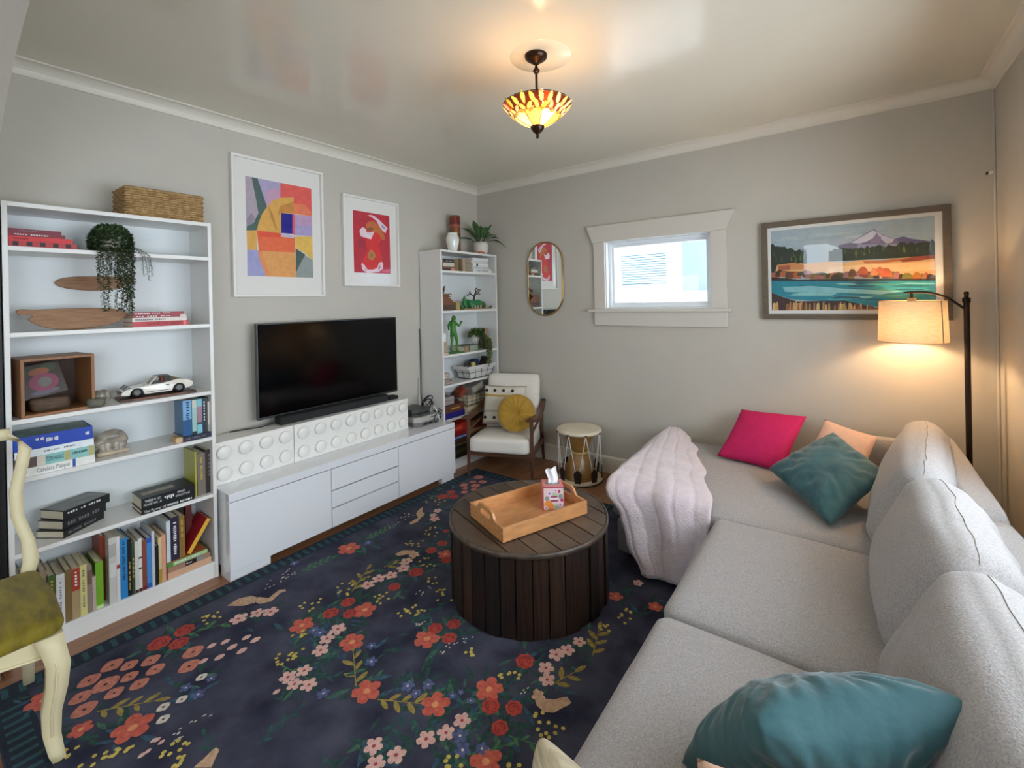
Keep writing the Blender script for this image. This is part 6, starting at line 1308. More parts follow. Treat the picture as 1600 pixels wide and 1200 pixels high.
# ground glass between the leaves
NA, NR = 176, 12; gb = MB()
for i in range(NA):
    for j in range(NR):
        r0_, r1_ = .1145 + .0515 * j / NR, .1145 + .0515 * (j + 1) / NR; a0_, a1_ = 2 * pi * i / NA, 2 * pi * (i + 1) / NA
        if not covered((r0_ + r1_) / 2, (a0_ + a1_) / 2): gb.add([bp(r0_, a0_), bp(r0_, a1_), bp(r1_, a1_), bp(r1_, a0_)], [(0, 1, 2, 3)], 1 if (i // 9) % 5 == 2 else 0)
stuff(gb.build('ground_glass', [SG['brown'], SG['red']], t))
# lead came: rim and ribs
ld_ = MB().tube([bp(RB, 2 * pi * k / 48) for k in range(48)], .0022, n=5, closed=True)
for k in range(8): ld_.tube([bp(.026 + .087 * i / 8, 2 * pi * k / 8, .001) for i in range(9)], .0018, n=5)
ld_.tube([bp(.1133, 2 * pi * k / 40, .001) for k in range(40)], .0018, n=5, closed=True)
ld_.build('lead_came', M('lead_came', (44, 34, 28), rough=.5, metal=.5), t)
MB().lathe([(0, -.052), (.006, -.050), (.009, -.043), (.006, -.034), (.008, -.030), (.022, -.018), (.034, .0), (.036, .008), (.030, .010), (0, .012)], c=(px, py, 2.392), n=24).build('finial', m_pb, t)
MB().lathe([(0, 2.492), (.018, 2.498), (.024, 2.518), (.018, 2.54), (.010, 2.56), (0, 2.56)], c=(px + .045, py - .03, 0), n=14).build('bulb', M('warm_bulb'), t)
pd = bpy.data.lights.new('pendant_light', 'POINT'); pd.energy = 6.5; pd.color = (1.0, .56, .25); pd.shadow_soft_size = .025
po = bpy.data.objects.new('pendant_light', pd); COL.objects.link(po); po.location = (px + .045, py - .03, 2.47)
# ------------------------------------------------------------------ white armchair
AX, AY, AR = 0.672, -0.415, radians(22)
m_wal = M('walnut_frame', (92, 58, 40), rough=.4, stretch=(3, 3, 14), scale=5, var=.2)
m_bou = M('white_upholstery', (232, 226, 216), rough=.85, var=.02, scale=60, bump=.08, bscale=120)
t = thing('armchair', 'white upholstered armchair with walnut frame in the far corner', 'armchair', (AX, AY, 0), AR)
def taper(name, p0, p1, r0, r1): return MB().cyl(p0, p1, r0, r1, n=12).build(name, m_wal, t, local=True)
for s in (-1, 1):
    taper('front_leg', (s * .285, -.265, 0.0135 if s < 0 else .001), (s * .285, -.255, .525), .012, .019)
    taper('rear_leg', (s * .272, .315, 0.001), (s * .272, .235, .30), .012, .019)
    taper('rear_post', (s * .272, .235, .29), (s * .278, .265, .565), .018, .014)
    MB().box(s * .285 - .011, s * .285 + .011, -.25, .24, .195, .235).build('side_rail', m_wal, t, local=True, bevel=.004)
    # arm: flat curved paddle
    path = []
    prof = []
    for k in range(9):
        u = k / 8; y = -.315 + .60 * u; z = .532 - .022 * sin(pi * u) + .10 * max(0, u - .55) ** 1.3 * 1.4
        w = .030 * (1 - .45 * u) + .006
        path.append(((s * (.288 + .012 * sin(pi * u)), y, z), (1, 0, 0), (0, 0, 1))); prof.append([(-w, -.011), (w, -.011), (w, .008), (w * .6, .013), (-w * .6, .013), (-w, .008)])
    MB().sweep(path, prof).build('armrest', m_wal, t, local=True, fixn=True)
    MB().cyl((s * .286, -.24, .41), (s * .276, .25, .46), .012, n=10).build('arm_stretcher', m_wal, t, local=True)
MB().box(-.275, .275, -.272, -.250, .195, .235).build('front_rail', m_wal, t, local=True, bevel=.004)
MB().box(-.265, .265, .225, .247, .195, .235).build('rear_rail', m_wal, t, local=True, bevel=.004)
MB().rbox((0, -.04, .300), (.53, .56, .135), .035, 8, deform=lambda p, u, v, w: Vector((p.x, p.y, p.z + (.016 * (1 - u * u) * (1 - v * v) if w > 0 else 0) - .03 * (v + 1) * .5))).build('seat_cushion', m_bou, t, local=True)
Rb = Matrix.Translation((0, .235, .565)) @ Matrix.Rotation(radians(-14), 4, 'X')
MB().rbox((0, 0, 0), (.51, .115, .54), .035, 8, deform=lambda p, u, v, w: Vector((p.x, p.y - .015 * (1 - u * u) * (1 - w * w), p.z)), T=Rb).build('back_cushion', m_bou, t, local=True)
MB().box(-.25, .25, -.0588, -.0575, .075, .079, T=Rb).build('back_seam', M('seam_grey', (196, 190, 180), rough=.9), t, local=True)

def pillow_mesh(c00, c10, c11, c01, T, n=16, seed=0.0, wr=.006, inset=.07, pw=.42, wscale=9.0, m=0, freq=9, rnd=.03):
    """closed cushion between four corner points, T = full thickness; edges bow inwards, wrinkles run in from the rim"""
    c = [Vector(q) for q in (c00, c10, c11, c01)]
    nrm = (c[1] - c[0]).cross(c[3] - c[0]).normalized()
    b = MB(); top = {}; bot = {}; vs = []
    for side in (1, -1):
        for j in range(n + 1):
            for i in range(n + 1):
                if side < 0 and (i in (0, n) or j in (0, n)): bot[(i, j)] = top[(i, j)]; continue
                e = lambda q: math.copysign(abs(q) ** .75, q) if q else 0.0
                u = e(2 * i / n - 1); v = e(2 * j / n - 1)
                uu = u * (1 - inset * (1 - v * v)); vv = v * (1 - inset * (1 - u * u))
                rc_ = 1 - rnd * (abs(u * v)) ** 3; uu *= rc_; vv *= rc_
                s, q = (uu + 1) / 2, (vv + 1) / 2
                p = c[0] * (1 - s) * (1 - q) + c[1] * s * (1 - q) + c[2] * s * q + c[3] * (1 - s) * q
                th = T / 2 * (max(0, 1 - u * u) * max(0, 1 - v * v)) ** pw
                r = max(abs(u), abs(v))
                wn_ = fbm((u * 1.0, v * 1.0, side * 3.1), wscale * .25, seed) * wr * 1.5 * (1 - .5 * r) + wr * sin((math.atan2(v, u)) * freq + 3 * fbm((u, v, side), 1.5, seed)) * (r ** 2) * (1 - r ** 6)
                p = p + nrm * side * (th + (wn_ if r < .999 else 0))
                (top if side > 0 else bot)[(i, j)] = len(vs); vs.append(p)
    fs = []
    for j in range(n):
        for i in range(n):
            fs.append((top[(i, j)], top[(i + 1, j)], top[(i + 1, j + 1)], top[(i, j + 1)]))
            fs.append((bot[(i, j)], bot[(i, j + 1)], bot[(i + 1, j + 1)], bot[(i + 1, j)]))
    b.add(vs, fs, m, True); return b
def chair_pt(x, y, z): return Matrix.Translation((AX, AY, 0)) @ Matrix.Rotation(AR, 4, 'Z') @ Vector((x, y, z))
# striped tufted cushion (horizontal bands in the weave) and round mustard cushion
t = thing('throw_pillow', 'cream striped cushion with dark tufts on the white armchair', 'cushion', tuple(chair_pt(-.08, .02, .385)))
m_cr = M('cream_weave', (222, 214, 198), rough=.9, var=.05, scale=80, bump=.3, bscale=150); m_gs = M('greige_weave', (190, 180, 168), rough=.9, var=.06, scale=80, bump=.3, bscale=150); m_mu = M('mustard_weave', (200, 160, 70), rough=.9, var=.06, scale=80)
pc_ = [chair_pt(-.262, .03, .385), chair_pt(.165, .03, .385), chair_pt(.165, .135, .745), chair_pt(-.262, .135, .745)]
b = pillow_mesh(*pc_, .13, n=20, seed=2, wr=.003)
def band(i):   # face row -> material
    f = i / 20.0
    return 1 if f < .10 or .30 < f < .38 or f > .90 else 2 if .60 < f < .68 else 1 if .70 < f < .75 else 0
b.m = [band(k // 2 // 20) for k in range(len(b.f))]
pil = b.build('cover', [m_cr, m_gs, m_mu], t, fixn=False)
nrm = (pc_[1] - pc_[0]).cross(pc_[3] - pc_[0]).normalized()
m_tf_ = M('dark_tuft', (44, 36, 34), rough=.95)
for fu, fv in ((.10, .84), (.30, .84), (.50, .84), (.70, .84), (.10, .18), (.32, .18), (.54, .18)):
    s = pc_[0].lerp(pc_[1], fu).lerp(pc_[3].lerp(pc_[2], fu), fv)
    u, v = 2 * fu - 1, 2 * fv - 1; th = .065 * ((1 - u * u) * (1 - v * v)) ** .42
    q = s + nrm * (th - .001)
    MB().lathe([(0, -.006), (.011, -.004), (.015, .002), (.011, .009), (0, .012)], n=10, T=Matrix.Translation(q) @ nrm.to_track_quat('Z', 'Y').to_matrix().to_4x4()).build('tuft', m_tf_, pil)
rc = chair_pt(.115, -.100, .540); rn = (chair_pt(.20, -.62, .70) - chair_pt(0, 0, .52)).normalized()
t = thing('round_pillow', 'round pleated mustard velvet cushion on the white armchair', 'cushion', tuple(chair_pt(.115, -.10, .38)))
m_mv = M('mustard_velvet', (172, 132, 38), rough=.7, sheen=.6, var=.08, scale=12)
rb = MB(); nr_, na = 10, 96; vs = []
T_ = Matrix.Translation(rc) @ rn.to_track_quat('Z', 'Y').to_matrix().to_4x4()
for side in (1, -1):
    for i in range(nr_ + 1):
        for a in range(na):
            r = i / nr_; th = 2 * pi * a / na
            z = .055 * (1 - r ** 2.6) ** .5 * (1 - .75 * math.exp(-(r / .16) ** 2)) + .0045 * sin(th * 16 + 1.2 * sin(3 * th)) * sin(pi * min(1, r * 1.02)) ** .7
            vs.append((r * .172 * cos(th) * (1 + .01 * sin(32 * th)), r * .172 * sin(th), side * z))
fs = []
for s_ in range(2):
    o_ = s_ * (nr_ + 1) * na
    for i in range(nr_):
        for a in range(na):
            q = (o_ + i * na + a, o_ + i * na + (a + 1) % na, o_ + (i + 1) * na + (a + 1) % na, o_ + (i + 1) * na + a)
            fs.append(q if s_ else q[::-1])
rb.add(vs, fs, 0, True, T_)
cov = rb.build('cover', m_mv, t, fixn=True)
MB().lathe([(0, .006), (.012, .004), (.016, -.004), (0, -.006)], n=14, T=T_ @ Matrix.Translation((0, 0, .018))).build('button', m_mv, cov)

# ------------------------------------------------------------------ drum by the wall
dx, dy = 1.335, -0.265
t = thing('hand_drum', 'hourglass wooden drum laced with white cord, standing by the back wall', 'drum', (dx, dy, 0))
m_dw = M('golden_drum_wood', (158, 118, 62), rough=.3, stretch=(1, 1, 5), scale=6, var=.2, coat=.3); m_skin = M('drum_skin', (226, 214, 190), rough=.6, var=.05, scale=10)
MB().lathe([(.150, .012), (.150, .03), (.125, .10), (.095, .17), (.072, .215), (.068, .235), (.072, .255), (.092, .30), (.122, .37), (.140, .415), (.140, .43)], c=(dx, dy, 0), n=36).build('body', m_dw, t)
MB().lathe([(.070, .222), (.075, .228), (.075, .243), (.070, .248)], c=(dx, dy, 0), n=30).build('waist_ring', M('gold_cord', (190, 156, 96), rough=.5), t)
MB().lathe([(0, .440), (.165, .440), (.187, .436), (.191, .428), (.191, .416), (.182, .412), (0, .412)], c=(dx, dy, 0), n=40).build('top_skin', m_skin, t)
MB().lathe([(0, .003), (.182, .003), (.191, .006), (.191, .020), (.187, .026), (.165, .028), (0, .028)], c=(dx, dy, 0), n=40).build('bottom_skin', m_skin, t)
MB().tube([(dx + .193 * cos(2 * pi * k / 40), dy + .193 * sin(2 * pi * k / 40), .006) for k in range(40)], .0045, n=6, closed=True).build('hoop', m_dkp, t)
m_cord = M('white_cord', (232, 228, 220), rough=.7)
nl = 8
for k in range(nl):
    a0 = 2 * pi * k / nl; a1 = 2 * pi * (k + .5) / nl
    for b0, b1 in ((a0, a1), (a0 + 2 * pi / nl, a1)):
        MB().cyl((dx + .186 * cos(b0), dy + .186 * sin(b0), .418), (dx + .186 * cos(b1), dy + .186 * sin(b1), .022), .0032, n=6).build('cord', m_cord, t)
    MB().box(.182, .196, -.010, .010, .412, .424, T=Matrix.Translation((dx, dy, 0)) @ Matrix.Rotation(a0, 4, 'Z')).build('lace_knot', m_dkp, t)
    Tk = Matrix.Translation((dx, dy, 0)) @ Matrix.Rotation(a1, 4, 'Z')
    MB().prism([(-.012, .135), (.012, .135), (.034, .105), (.024, .030), (-.024, .030), (-.034, .105)], .183, .189, 'x', T=Tk).build('leather_tab', M('dark_leather', (44, 26, 22), rough=.6), t)

# ------------------------------------------------------------------ coffee table
tx, ty, TR_, TH = 1.812, -1.722, .425, .405
m_ct = [M('dark_barn_wood_%d' % i, c, rough=.38, stretch=(1, 1, 1), scale=9, col2=d, bump=.12, bscale=40) for i, (c, d) in enumerate([((70, 56, 45), (98, 80, 66)), ((62, 49, 39), (88, 71, 58)), ((76, 61, 49), (104, 86, 71))])]
m_cs = [M('dark_stave_%d' % i, c, rough=.5, stretch=(30, 30, 1.0), scale=3, col2=d, bump=.3) for i, (c, d) in enumerate([((20, 12, 9), (50, 31, 20)), ((14, 9, 7), (32, 20, 14)), ((26, 16, 11), (62, 40, 27))])]
t = thing('coffee_table', 'round dark-stained plank drum coffee table on the floral rug', 'table', (tx, ty, .0135))
MB().lathe([(0, .0140), (TR_ - .03, .0140), (TR_ - .03, TH - .03), (0, TH - .03)], c=(tx, ty, 0), n=40).build('core', M('table_core', (24, 16, 12), rough=.8), t)
ns = 34; random.seed(9)
for k in range(ns):
    a0 = 2 * pi * k / ns + .005; a1 = 2 * pi * (k + 1) / ns - .005; bump_ = random.choice([0, 0, .003, -.006, -.010])
    r1 = TR_ - .008 + bump_; r0 = r1 - .024
    P = [(tx + r * cos(a), ty + r * sin(a)) for r, a in ((r0, a0), (r1, a0), (r1, a1), (r0, a1))]
    MB().prism(P, .0135, TH - .022, 'z').build('stave', m_cs[random.randrange(3)], t, bevel=.003)
# plank top cut to a disc
nb_ = 8; pd_ = radians(-19)     # board direction in plan
for k in range(nb_):
    c0 = -TR_ + .012 + k * (2 * TR_ - .024) / nb_ + .0030; c1 = -TR_ + .012 + (k + 1) * (2 * TR_ - .024) / nb_ - .0030
    R_ = TR_ - .014; pts = []
    for i in range(9):
        c = c0 + (c1 - c0) * i / 8; pts.append((sqrt(max(0, R_ * R_ - c * c)), c))
    pts = pts + [(-x, c) for x, c in reversed(pts)]
    q = [(tx + x * cos(pd_) - c * sin(pd_), ty + x * sin(pd_) + c * cos(pd_)) for x, c in pts]
    MB().prism(q, TH - .022, TH - .001 + .0008 * (k % 2), 'z').build('top_plank', m_ct[k % 3], t, bevel=.0015, fixn=True)
MB().lathe([(TR_ - .012, TH - .024), (TR_ - .002, TH - .024), (TR_ - .0005, TH - .012), (TR_ - .002, TH + .001), (TR_ - .012, TH + .0015)], c=(tx, ty, 0), n=64, close=True).build('rim_band', M('worn_rim_band', (60, 49, 40), rough=.42, scale=30, col2=(92, 78, 66)), t)

# ------------------------------------------------------------------ tray and tissues
m_ch = M('cherry_tray_wood', (202, 142, 88), rough=.38, stretch=(3, 12, 12), scale=4, var=.14, coat=.2)
a = math.atan2(-1.58 + 2.069, 2.094 - 1.906)     # direction of the long side
C0 = Vector((1.838, -1.757, TH + .004)); Tt = Matrix.Translation(C0) @ Matrix.Rotation(a, 4, 'Z')
t = thingM('serving_tray', 'oblong honey-coloured wooden tray with cut-out handles on the coffee table', 'tray', Tt)
LX_, LY_, hh_, k_ = .260, .170, .080, .012
MB().box(-LX_ + k_, LX_ - k_, -LY_ + k_, LY_ - k_, .001, .008).build('bottom', m_ch, t, local=True)
for s in (-1, 1):
    MB().box(-LX_, LX_, s * LY_ - (k_ if s > 0 else 0), s * LY_ + (k_ if s < 0 else 0), 0, hh_ * .86).build('long_side', m_ch, t, local=True, bevel=.0015)
    # handle end: outline with a raised middle and an oblong hole
    x0 = s * LX_ - (k_ if s > 0 else 0); x1 = x0 + k_
    Lw = LY_ - k_
    out = [(-Lw, 0), (Lw, 0), (Lw, hh_ * .86), (.10, hh_ * .86), (.085, hh_ * .95), (.07, hh_ * 1.25), (.055, hh_ * 1.36), (-.055, hh_ * 1.36), (-.07, hh_ * 1.25), (-.085, hh_ * .95), (-.10, hh_ * .86), (-Lw, hh_ * .86)]
    e = MB()
    z0, z1, hw_ = hh_ * .74, hh_ * 1.10, .050
    e.prism([(-Lw, 0), (Lw, 0), (Lw, z0), (-Lw, z0)], x0, x1, 'x')
    e.prism([(-Lw, z0), (-hw_, z0), (-hw_, z1), (-.078, z1), (-.085, hh_ * .95), (-.10, hh_ * .86), (-Lw, hh_ * .86)], x0, x1, 'x')
    e.prism([(hw_, z0), (Lw, z0), (Lw, hh_ * .86), (.10, hh_ * .86), (.085, hh_ * .95), (.078, z1), (hw_, z1)], x0, x1, 'x')
    e.prism([(-.078, z1), (.078, z1), (.07, hh_ * 1.25), (.055, hh_ * 1.36), (-.055, hh_ * 1.36), (-.07, hh_ * 1.25)], x0, x1, 'x')
    e.build('handle_end', m_ch, t, local=True)
    for sy in (-1, 1):
        for j in range(3):
            MB().box(s * LX_ - .0006, s * LX_ + .0006, sy * (LY_ - .0125), sy * (LY_ - .0005), .006 + j * .022, .017 + j * .022).build('finger_joint', M('end_grain', (140, 86, 48), rough=.5), t, local=True)
tc_ = Vector((1.898, -1.610, TH + .0125)); Ts = Matrix.Translation(tc_) @ Matrix.Rotation(radians(38), 4, 'Z')
t = thingM('tissue_box', 'pink floral cube tissue box standing in the wooden tray', 'tissue box', Ts)
m_tp = M('tissue_pink', (226, 140, 140), rough=.5); hb = .056; bh = .122
bx = MB().box(-hb, hb, -hb, hb, 0, bh).build('box', m_tp, t, local=True, bevel=.002)
b = MB()
fl = [(-.022, .088, .017, 0), (.034, .030, .016, 0), (.028, .098, .009, 1), (-.030, .030, .022, 2), (-.014, .020, .016, 2), (.012, .103, .013, 0), (-.036, .062, .012, 3), (.038, .072, .013, 3), (.006, .078, .016, 4), (-.042, .012, .011, 0), (.014, .016, .014, 4), (-.012, .052, .011, 4), (.044, .052, .009, 1)]
mts = [M('tb_lilac', (236, 204, 226)), M('tb_plum', (170, 60, 100)), M('tb_orange', (234, 150, 66)), M('tb_grey', (142, 152, 150)), M('tb_mint', (176, 200, 176)), M('tb_cream', (226, 206, 200)), M('tb_white', (244, 240, 242)), M('tb_dark', (60, 30, 66))]
def face_pt(f, u, z, e):
    return {0: (u, -hb - e, z), 1: (hb + e, u, z)}[f]
for f in (0, 1):
    def disc(u, z, r, m, e, n=14): b.add([face_pt(f, u + r * cos(2 * pi * i / n), z + r * sin(2 * pi * i / n), e) for i in range(n)], [list(range(n))], m)
    b.add([face_pt(f, u, z, .0004) for u, z in ((-.052, .004), (.052, .004), (.052, .116), (-.052, .116))], [(0, 1, 2, 3)], 5)
    for i, (u, z, r, m_) in enumerate(fl):
        disc(u, z, r, m_, .0006 + i * .00002)
        if m_ == 0: disc(u, z, r * .25, 7, .0010)
    b.add([face_pt(f, u, z, .0012) for u, z in ((-.016, .044), (.022, .044), (.024, .054), (-.018, .054))], [(0, 1, 2, 3)], 1)
    b.add([face_pt(f, u, z, .0012) for u, z in ((-.016, .066), (.020, .066), (.018, .076), (-.014, .074))], [(0, 1, 2, 3)], 1)
    b.add([face_pt(f, u, z, .0014) for u, z in ((-.020, .056), (.024, .056), (.024, .064), (-.020, .064))], [(0, 1, 2, 3)], 6)
b.build('floral_print', mts, bx, local=True)
op = MB(); nn = 24; op.add([(.042 * cos(2 * pi * i / nn), .030 * sin(2 * pi * i / nn), bh + .0006) for i in range(nn)], [list(range(nn))])
op.build('opening_film', M('grey_film', (156, 140, 140), rough=.2), bx, local=True)
ed = MB()
for s in (-1, 1): ed.box(s * hb - .0012, s * hb + .0012, -hb - .001, -hb + .002, 0, bh)
ed.box(-hb, hb, -hb - .001, -hb + .001, bh - .004, bh + .0008); ed.box(hb - .001, hb + .001, -hb, hb, bh - .004, bh + .0008)
ed.build('edge_print', M('tb_magenta', (178, 58, 92)), bx, local=True)
ts = MB().grid(lambda u, v: ((u - .5) * .05 * (1 + .2 * v) + .006 * sin(5 * v), .010 * sin(u * 9) * (.4 + .6 * v) + .012 * v, bh - .004 + v * (.072 + .016 * u)), 10, 8)
ts.build('tissue', M('white_tissue', (246, 247, 250), rough=.9), t, local=True, solid=.0012)
# printed motifs of the rug: plan positions in metres
RUG_CORAL = [(.682,-2.076,.0601),(1.1,-2.604,.0489),(1.254,-2.364,.0511),(1.391,-2.528,.0492),(1.669,-2.648,.0505),(1.934,-2.532,.0486),(2.057,-2.361,.0504),(1.655,-2.318,.0524),(2.228,-2.584,.0489),(1.1,-3.241,.056),(.66,-3.411,.0503),(2.232,-1.555,.0328),(2.424,-1.516,.0317),(.953,-3.355,.0326),(1.229,-1.777,.0427)]
RUG_ROSE = [(1.133,-2.378,.0361),(1.135,-2.476,.0381),(1.218,-2.423,.0348),(1.228,-2.16,.0345),(1.689,-2.179,.0334),(1.638,-2.251,.036),(1.736,-2.256,.0349),(2.092,-2.166,.0407),(2.11,-2.414,.0363),(2.186,-2.37,.0336),(2.192,-2.463,.0321),(.67,-2.947,.0424),(.672,-3.044,.0467),(.747,-2.991,.0408),(1.222,-2.003,.0436),(1.127,-1.796,.0355),(1.123,-1.7,.0325),(.628,-1.206,.0453),(.623,-1.109,.0361),(.699,-1.158,.0403),(1.034,-1.577,.0214),(1.28,-1.816,.0342)]
RUG_OVAL = [(.66,-3.206,.0412),(.721,-3.163,.0329),(.765,-3.1,.0361),(.686,-3.284,.0395),(.767,-3.249,.0469),(.799,-3.18,.0319),(.842,-3.104,.0352),(.85,-3.24,.0331),(.879,-3.168,.0339),(.767,-3.324,.0378),(.852,-3.328,.0416),(.862,-2.974,.0426),(.94,-3.014,.0409),(.607,-.753,.0445),(.613,-.947,.0374),(.631,-.855,.0326),(.699,-.809,.038),(.702,-.903,.0425),(.667,-.989,.0263),(.713,-1.048,.0309),(.74,-.97,.026)]
RUG_BUD = [(.889,-2.91,.0202),(.913,-2.864,.0204),(.974,-2.859,.023),(.964,-2.795,.0207),(1.015,-2.778,.0234),(1.034,-2.844,.0227),(.993,-2.917,.0223),(.959,-2.967,.0193),(1.378,-2.858,.0152),(1.224,-3.212,.0113),(1.232,-3.203,.0113),(1.255,-3.198,.0113),(1.256,-3.253,.0131),(1.256,-3.237,.011)]
RUG_DIA = [(1.05,-3.005,.0185),(1.108,-3.092,.0175),(1.09,-3.146,.0196),(1.152,-3.164,.019)]
RUG_PINK = [(1.265,-2.519,.0331),(1.279,-2.583,.0293),(1.32,-2.638,.0311),(1.345,-2.796,.0289),(1.368,-2.74,.0268),(1.401,-2.798,.0258),(1.452,-2.765,.0283),(2.062,-2.521,.028),(2.048,-2.589,.0273),(2.008,-2.646,.0291),(1.879,-2.769,.0287),(1.967,-2.744,.0281),(1.936,-2.803,.0276),(2.185,-2.145,.0292),(2.22,-2.191,.0283),(2.182,-2.059,.0303),(2.21,-2.009,.0279),(.877,-2.645,.032),(.831,-2.689,.0287),(.799,-2.761,.0345),(1.096,-2.232,.0313),(1.097,-2.162,.032),(1.129,-2.104,.0324),(1.132,-2.02,.0332),(1.092,-1.962,.0303),(1.077,-1.89,.0272),(.845,-1.501,.0316),(.795,-1.466,.023),(.77,-1.399,.0282),(2.285,-1.384,.024),(2.228,-1.937,.0257),(2.233,-2.275,.0222)]
RUG_BLUE = [(1.559,-2.547,.0246),(1.484,-2.49,.02),(1.783,-2.538,.0255),(1.845,-2.486,.023),(1.837,-2.542,.02),(2.097,-2.568,.027),(2.139,-2.6,.0262),(2.189,-2.558,.0219),(1.218,-2.581,.0268),(1.538,-2.755,.0226),(1.178,-2.59,.024),(.556,-2.357,.0228),(.724,-1.965,.0246),(1.135,-3.045,.0227),(1.058,-3.063,.0206),(1.09,-2.984,.0184),(1.96,-2.466,.0149),(2.032,-2.442,.0147),(1.976,-2.436,.0125)]
RUG_SPRIG = [(1.613,-2.659,1.445,-2.558,.059,6,0),(1.736,-2.646,1.896,-2.556,.0589,7,0),(1.072,-2.315,.971,-2.147,.0637,6,0),(.903,-3.302,1.028,-3.156,.0541,7,0),(2.247,-2.201,2.292,-2.093,.0568,4,0),(2.312,-1.972,2.267,-1.819,.057,6,0),(1.03,-2.076,1.083,-1.96,.0526,4,0),(.663,-2.368,.69,-2.208,.0452,9,1),(.673,-1.944,.674,-1.771,.0469,9,1),(1.541,-3.003,1.524,-2.847,.0372,6,2),(.7,-2.976,.836,-2.697,.0614,5,1),(.72,-3.123,.748,-2.966,.0458,4,2),(1.128,-2.314,.998,-2.051,.0497,4,2),(1.42,-2.67,1.296,-2.532,.0425,4,2),(1.416,-2.753,1.531,-2.652,.0368,5,2),(1.464,-2.256,1.672,-2.242,.0489,5,2),(2.093,-2.382,2.127,-2.17,.0411,5,2),(2.108,-2.438,2.115,-2.584,.0414,5,2),(1.865,-2.659,1.934,-2.768,.045,6,2),(1.855,-2.65,2.025,-2.619,.0369,5,2),(1.07,-1.92,1.126,-1.707,.0553,6,2),(.77,-1.424,.775,-1.229,.0573,4,2),(2.194,-2.31,2.261,-2.279,.0343,3,2),(1.552,-2.079,1.533,-2.235,.0446,5,2),(1.464,-3.117,1.354,-3.098,.04,4,2),(1.765,-2.889,1.831,-2.894,.0342,3,2),(2.237,-2.469,2.379,-2.422,.0354,5,1),(2.163,-2.604,2.248,-2.502,.0348,5,1),(1.263,-2.781,1.416,-2.753,.032,4,1),(1.047,-2.549,1.113,-2.416,.0449,6,2),(1.142,-2.537,1.276,-2.416,.0435,5,2)]
RUG_BERRY = [(.989,-2.503,.046,9),(1.228,-2.742,.039,9),(1.026,-2.334,.051,10),(1.257,-2.262,.046,9),(1.141,-2.641,.03,6),(1.457,-2.222,.045,9),(2.081,-2.254,.037,8),(2.324,-2.35,.046,12),(1.879,-2.256,.025,6),(1.207,-1.906,.053,9),(.981,-1.807,.057,9),(.976,-1.637,.06,10),(.645,-1.304,.059,9),(1.502,-2.053,.047,10),(1.433,-2.25,.038,8),(.671,-2.84,.05,10),(1.155,-3.347,.039,12),(1.176,-3.286,.027,6),(1.322,-3.179,.031,8),(1.381,-3.18,.026,6),(1.039,-3.394,.031,8),(2.324,-1.665,.043,9),(2.285,-1.796,.03,6),(2.143,-2.644,.03,6),(2.313,-2.535,.021,4),(1.36,-1.986,.035,6),(1.25,-2.705,.023,5)]
RUG_DOT = [(.642,-2.486,.093,22),(.652,-1.667,.117,20),(1.274,-3.111,.061,12),(1.554,-2.274,.03,10),(1.772,-2.301,.04,9),(1.386,-2.102,.054,8),(2.177,-2.287,.025,4),(1.803,-2.223,.046,6)]
RUG_BIRD = [[(.648,-2.754),(.634,-2.697),(.662,-2.646),(.712,-2.63),(.739,-2.66),(.716,-2.706)],[(.728,-2.656),(.707,-2.627),(.762,-2.601),(.737,-2.535),(.76,-2.513),(.779,-2.519),(.77,-2.545),(.8,-2.605),(.771,-2.65)],[(.676,-1.523),(.641,-1.462),(.633,-1.417),(.692,-1.477),(.73,-1.487),(.752,-1.531),(.732,-1.555)],[(.733,-1.544),(.744,-1.524),(.779,-1.602),(.766,-1.655),(.741,-1.639)],[(2.204,-2.268),(2.207,-2.251),(2.233,-2.254),(2.257,-2.272),(2.294,-2.249),(2.31,-2.228),(2.324,-2.214),(2.351,-2.226),(2.348,-2.241),(2.336,-2.263),(2.32,-2.3),(2.288,-2.32),(2.248,-2.312)],[(1.435,-3.103),(1.436,-3.092),(1.455,-3.089),(1.471,-3.104),(1.5,-3.13),(1.451,-3.165),(1.445,-3.134)],[(.974,-1.953),(.982,-1.895),(1.041,-1.855),(1.098,-1.884),(1.107,-1.927),(1.049,-1.901),(1.007,-1.955)]]
# ------------------------------------------------------------------ rug
RX0, RX1, RY0, RY1 = 0.442, 2.86, -3.540, -0.598
t = thing('rug', 'dark navy floral rug with birds and a teal striped border', 'rug', ((RX0 + RX1) / 2, (RY0 + RY1) / 2, 0.0005))
m_rug = M('navy_rug_pile', (22, 24, 50), rough=.95, scale=5, col2=(72, 74, 92), detail=14, bump=.3, bscale=220)
MB().box(RX0, RX1, RY0, RY1, .001, .0115).build('field', m_rug, t)
random.seed(17)
def rm(n, c, c2): return M('rug_' + n, c, rough=.95, scale=60, col2=c2, detail=6, bump=.2, bscale=220)
m_teal = rm('teal', (44, 88, 92), (30, 58, 66)); m_band = rm('band', (26, 40, 56), (20, 30, 44))
ZR = .0118
b = MB()
for a in ((RX0 + .004, RX0 + .10, RY0 + .004, RY1 - .004), (RX1 - .10, RX1 - .004, RY0 + .004, RY1 - .004), (RX0 + .1, RX1 - .1, RY0 + .004, RY0 + .10), (RX0 + .1, RX1 - .1, RY1 - .10, RY1 - .004)):
    b.add([(a[0], a[2], ZR), (a[1], a[2], ZR), (a[1], a[3], ZR), (a[0], a[3], ZR)], [(0, 1, 2, 3)])
b.build('border_band', m_band, t)
bar_me = {}
